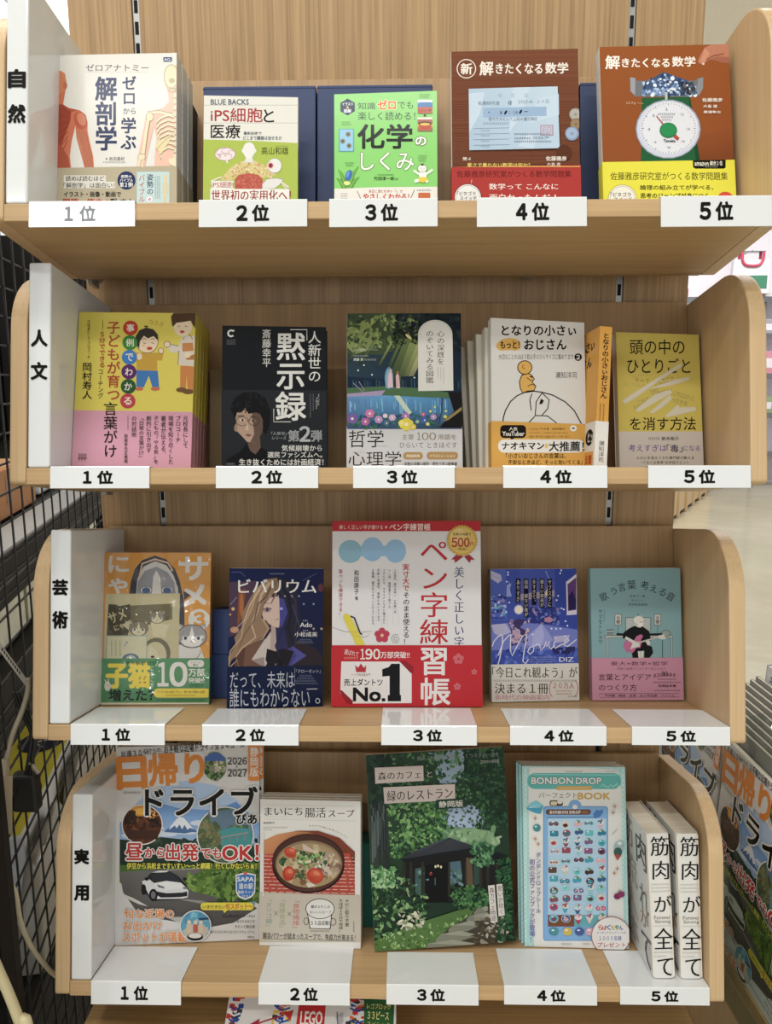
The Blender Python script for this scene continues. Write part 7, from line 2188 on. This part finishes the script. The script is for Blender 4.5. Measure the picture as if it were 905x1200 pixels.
# curved clear sleeve tops over the front row
for k, (x, lab) in enumerate(((-.02, 'curled clear plastic sleeve above the nearest driving magazine'), (-.24, 'curled clear plastic sleeve above the far driving magazine'))):
    mb = MB()
    n = 14
    P = []
    for j in range(n + 1):
        a = j / n
        P.append((x + .24 * a, .05 - .035 * math.sin(math.pi * a), zb + .345 + .035 * math.sin(math.pi * a)))
    vs = P + [(p[0], p[1] + .012, p[2] - .09) for p in P] + [(p[0], p[1] + .03, p[2] + .012) for p in P]
    fs = [(j, j + 1, n + 2 + j, n + 1 + j) for j in range(n)] + [(j, j + 1, 2 * n + 3 + j, 2 * n + 2 + j) for j in range(n)]
    mb.add(vs, fs)
    o = mb.build('plastic_sleeve', ACR, None, 0, True)
    o.matrix_world = MRM
    tag(o, lab, 'sleeve', 'clear plastic sleeves on the rack')

# ================================================================== far side of the shop, seen past the right end
FARW = wood('far_oak', '#c9b08a', 'z', .7)
f0, f1 = Vector((2.65, 6.6, Z_FLOOR)), Vector((3.95, 8.85, Z_FLOOR))
dv = (f1 - f0); L_ = dv.length
t = tag(empty('shop_counter', mat=Matrix.Translation(f0) @ Matrix.Rotation(math.atan2(dv.y, dv.x), 4, 'Z')), 'low oak counter far across the polished floor', 'counter')
n = 6
for k in range(n):
    mb = MB(); mb.box(L_ * k / n + .012, L_ * (k + 1) / n - .012, 0, .5, .04, .85); mb.build('panel', FARW, t, .004)
for k in range(1, n):
    mb = MB(); mb.box(L_ * k / n - .03, L_ * k / n + .03, -.02, .0, .0, .86); mb.build('upright', FARW, t)
mb = MB(); mb.box(.02, L_ - .02, .03, .48, 0, .04); mb.build('plinth', BLACKM, t)
mb = MB(); mb.box(-.02, L_ + .02, -.03, .53, .86, .9); mb.build('worktop', FARW, t)

# white display stand with goods
WH = paint('white_laminate', '#dedbe4', .4); CHR = paint('chrome', '#8c8f94', .25, .8)
t = tag(empty('display_stand', (3.0, 9.2, Z_FLOOR)), 'white display stand with shelves of small goods in the distance', 'stand')
mb = MB(); mb.box(0, 2.4, .5, .56, 0, 3.3); mb.build('back_board', WH, t)
for z in (.45, .95, 1.45, 1.95, 2.4):
    mb = MB(); mb.box(0, 2.4, 0, .5, z - .03, z); mb.build('shelf_board', WH, t)
    mb = MB(); mb.box(0, 2.4, -.02, 0, z - .05, z + .02); mb.build('shelf_rail', CHR, t)
for x in (0, .8, 1.6, 2.36):
    mb = MB(); mb.box(x, x + .04, .02, .06, 0, 2.4); mb.build('post', CHR, t)
goods = [(1.30, .22, .30, 2.4, '#dcb43c', 'yellow', 'left of the carrier bag on the top shelf'), (1.62, .26, .22, 2.4, '#d8d4d0', 'white', 'below the carrier bag on the top shelf'),
         (.04, .17, .16, 2.4, '#d8a08a', 'pink', 'leftmost on the top shelf'), (.26, .15, .22, 2.4, '#c9763a', 'orange', 'second from the left on the top shelf'), (.46, .2, .13, 2.4, '#b04a4a', 'red', 'third from the left on the top shelf'),
         (1.34, .2, .28, 1.95, '#5a7a9c', 'blue', 'left one on the second shelf'), (1.6, .24, .2, 1.95, '#9a9ca4', 'grey', 'right one on the second shelf'),
         (1.4, .2, .24, 1.45, '#3a3a40', 'black', 'left one on the third shelf'), (1.65, .2, .3, 1.45, '#c98a9a', 'rose', 'right one on the third shelf'),
         (1.36, .22, .26, .95, '#d8d4d0', 'cream', 'left one on the lowest shelf'), (1.62, .24, .22, .95, '#8aa07a', 'olive', 'right one on the lowest shelf')]
for x, w, h, z, c, nm, wh in goods:
    o = tag(empty('gift_box', (3.0 + x, 9.25, Z_FLOOR + z)), '%s package, %s of the far stand' % (nm, wh), 'package', 'packages on the distant stand')
    mb = MB(); mb.box(0, w, 0, .22, 0, h); mb.build('carton', paint('goods_' + nm, c, .5), o, .01)
    mb = MB(); mb.box(w * .2, w * .8, -.002, 0, h * .3, h * .7); mb.build('printed_panel', WH, o)
# white carrier bag with red handles and a green print, hung on the stand
o = tag(empty('carrier_bag', (4.38, 9.14, Z_FLOOR + 2.81)), 'white carrier bag with red handles hanging on the distant stand', 'bag')
mb = MB(); mb.prism([(-.24, -.36), (.24, -.36), (.22, .05), (-.22, .05)], 'y', 0, .09); mb.build('bag_body', paint('bag_white', '#dad8e2', .5), o, .01)
for y in (0, .09):
    mb = MB(); mb.tube(curve_pts([(-.13, y - .012, .14), (-.125, y - .012, .04), (-.07, y - .014, -.02), (.07, y - .014, -.02), (.125, y - .012, .04), (.13, y - .012, .14)]), .017, 8); mb.build('handle', paint('bag_red', '#b8435c', .5), o, 0, True)
mb = MB(); mb.box(-.17, .2, -.003, -.001, -.30, -.14); mb.build('printed_panel', paint('bag_green', '#3f7a62', .5), o)
mb = MB(); mb.box(-.005, .005, .0, .56, .145, .16); mb.box(-.15, .15, -.02, .10, .14, .15); mb.build('hanging_hook', CHR, o)
# small price poster on the stand
o = tag(empty('wall_poster', (3.28, 9.69, Z_FLOOR + 2.3)), 'pale printed poster on the back board of the distant stand', 'poster')
mb = MB(); mb.box(0, .55, 0, .006, 0, .34); mb.build('sheet', paint('poster_white', '#e4e2e6', .5), o)
mb = MB()
for k in range(3): mb.box(.06, .48, -.002, 0, .06 + .09 * k, .10 + .09 * k)
mb.build('printed_lines', paint('poster_grey', '#b8b2b4', .5), o)
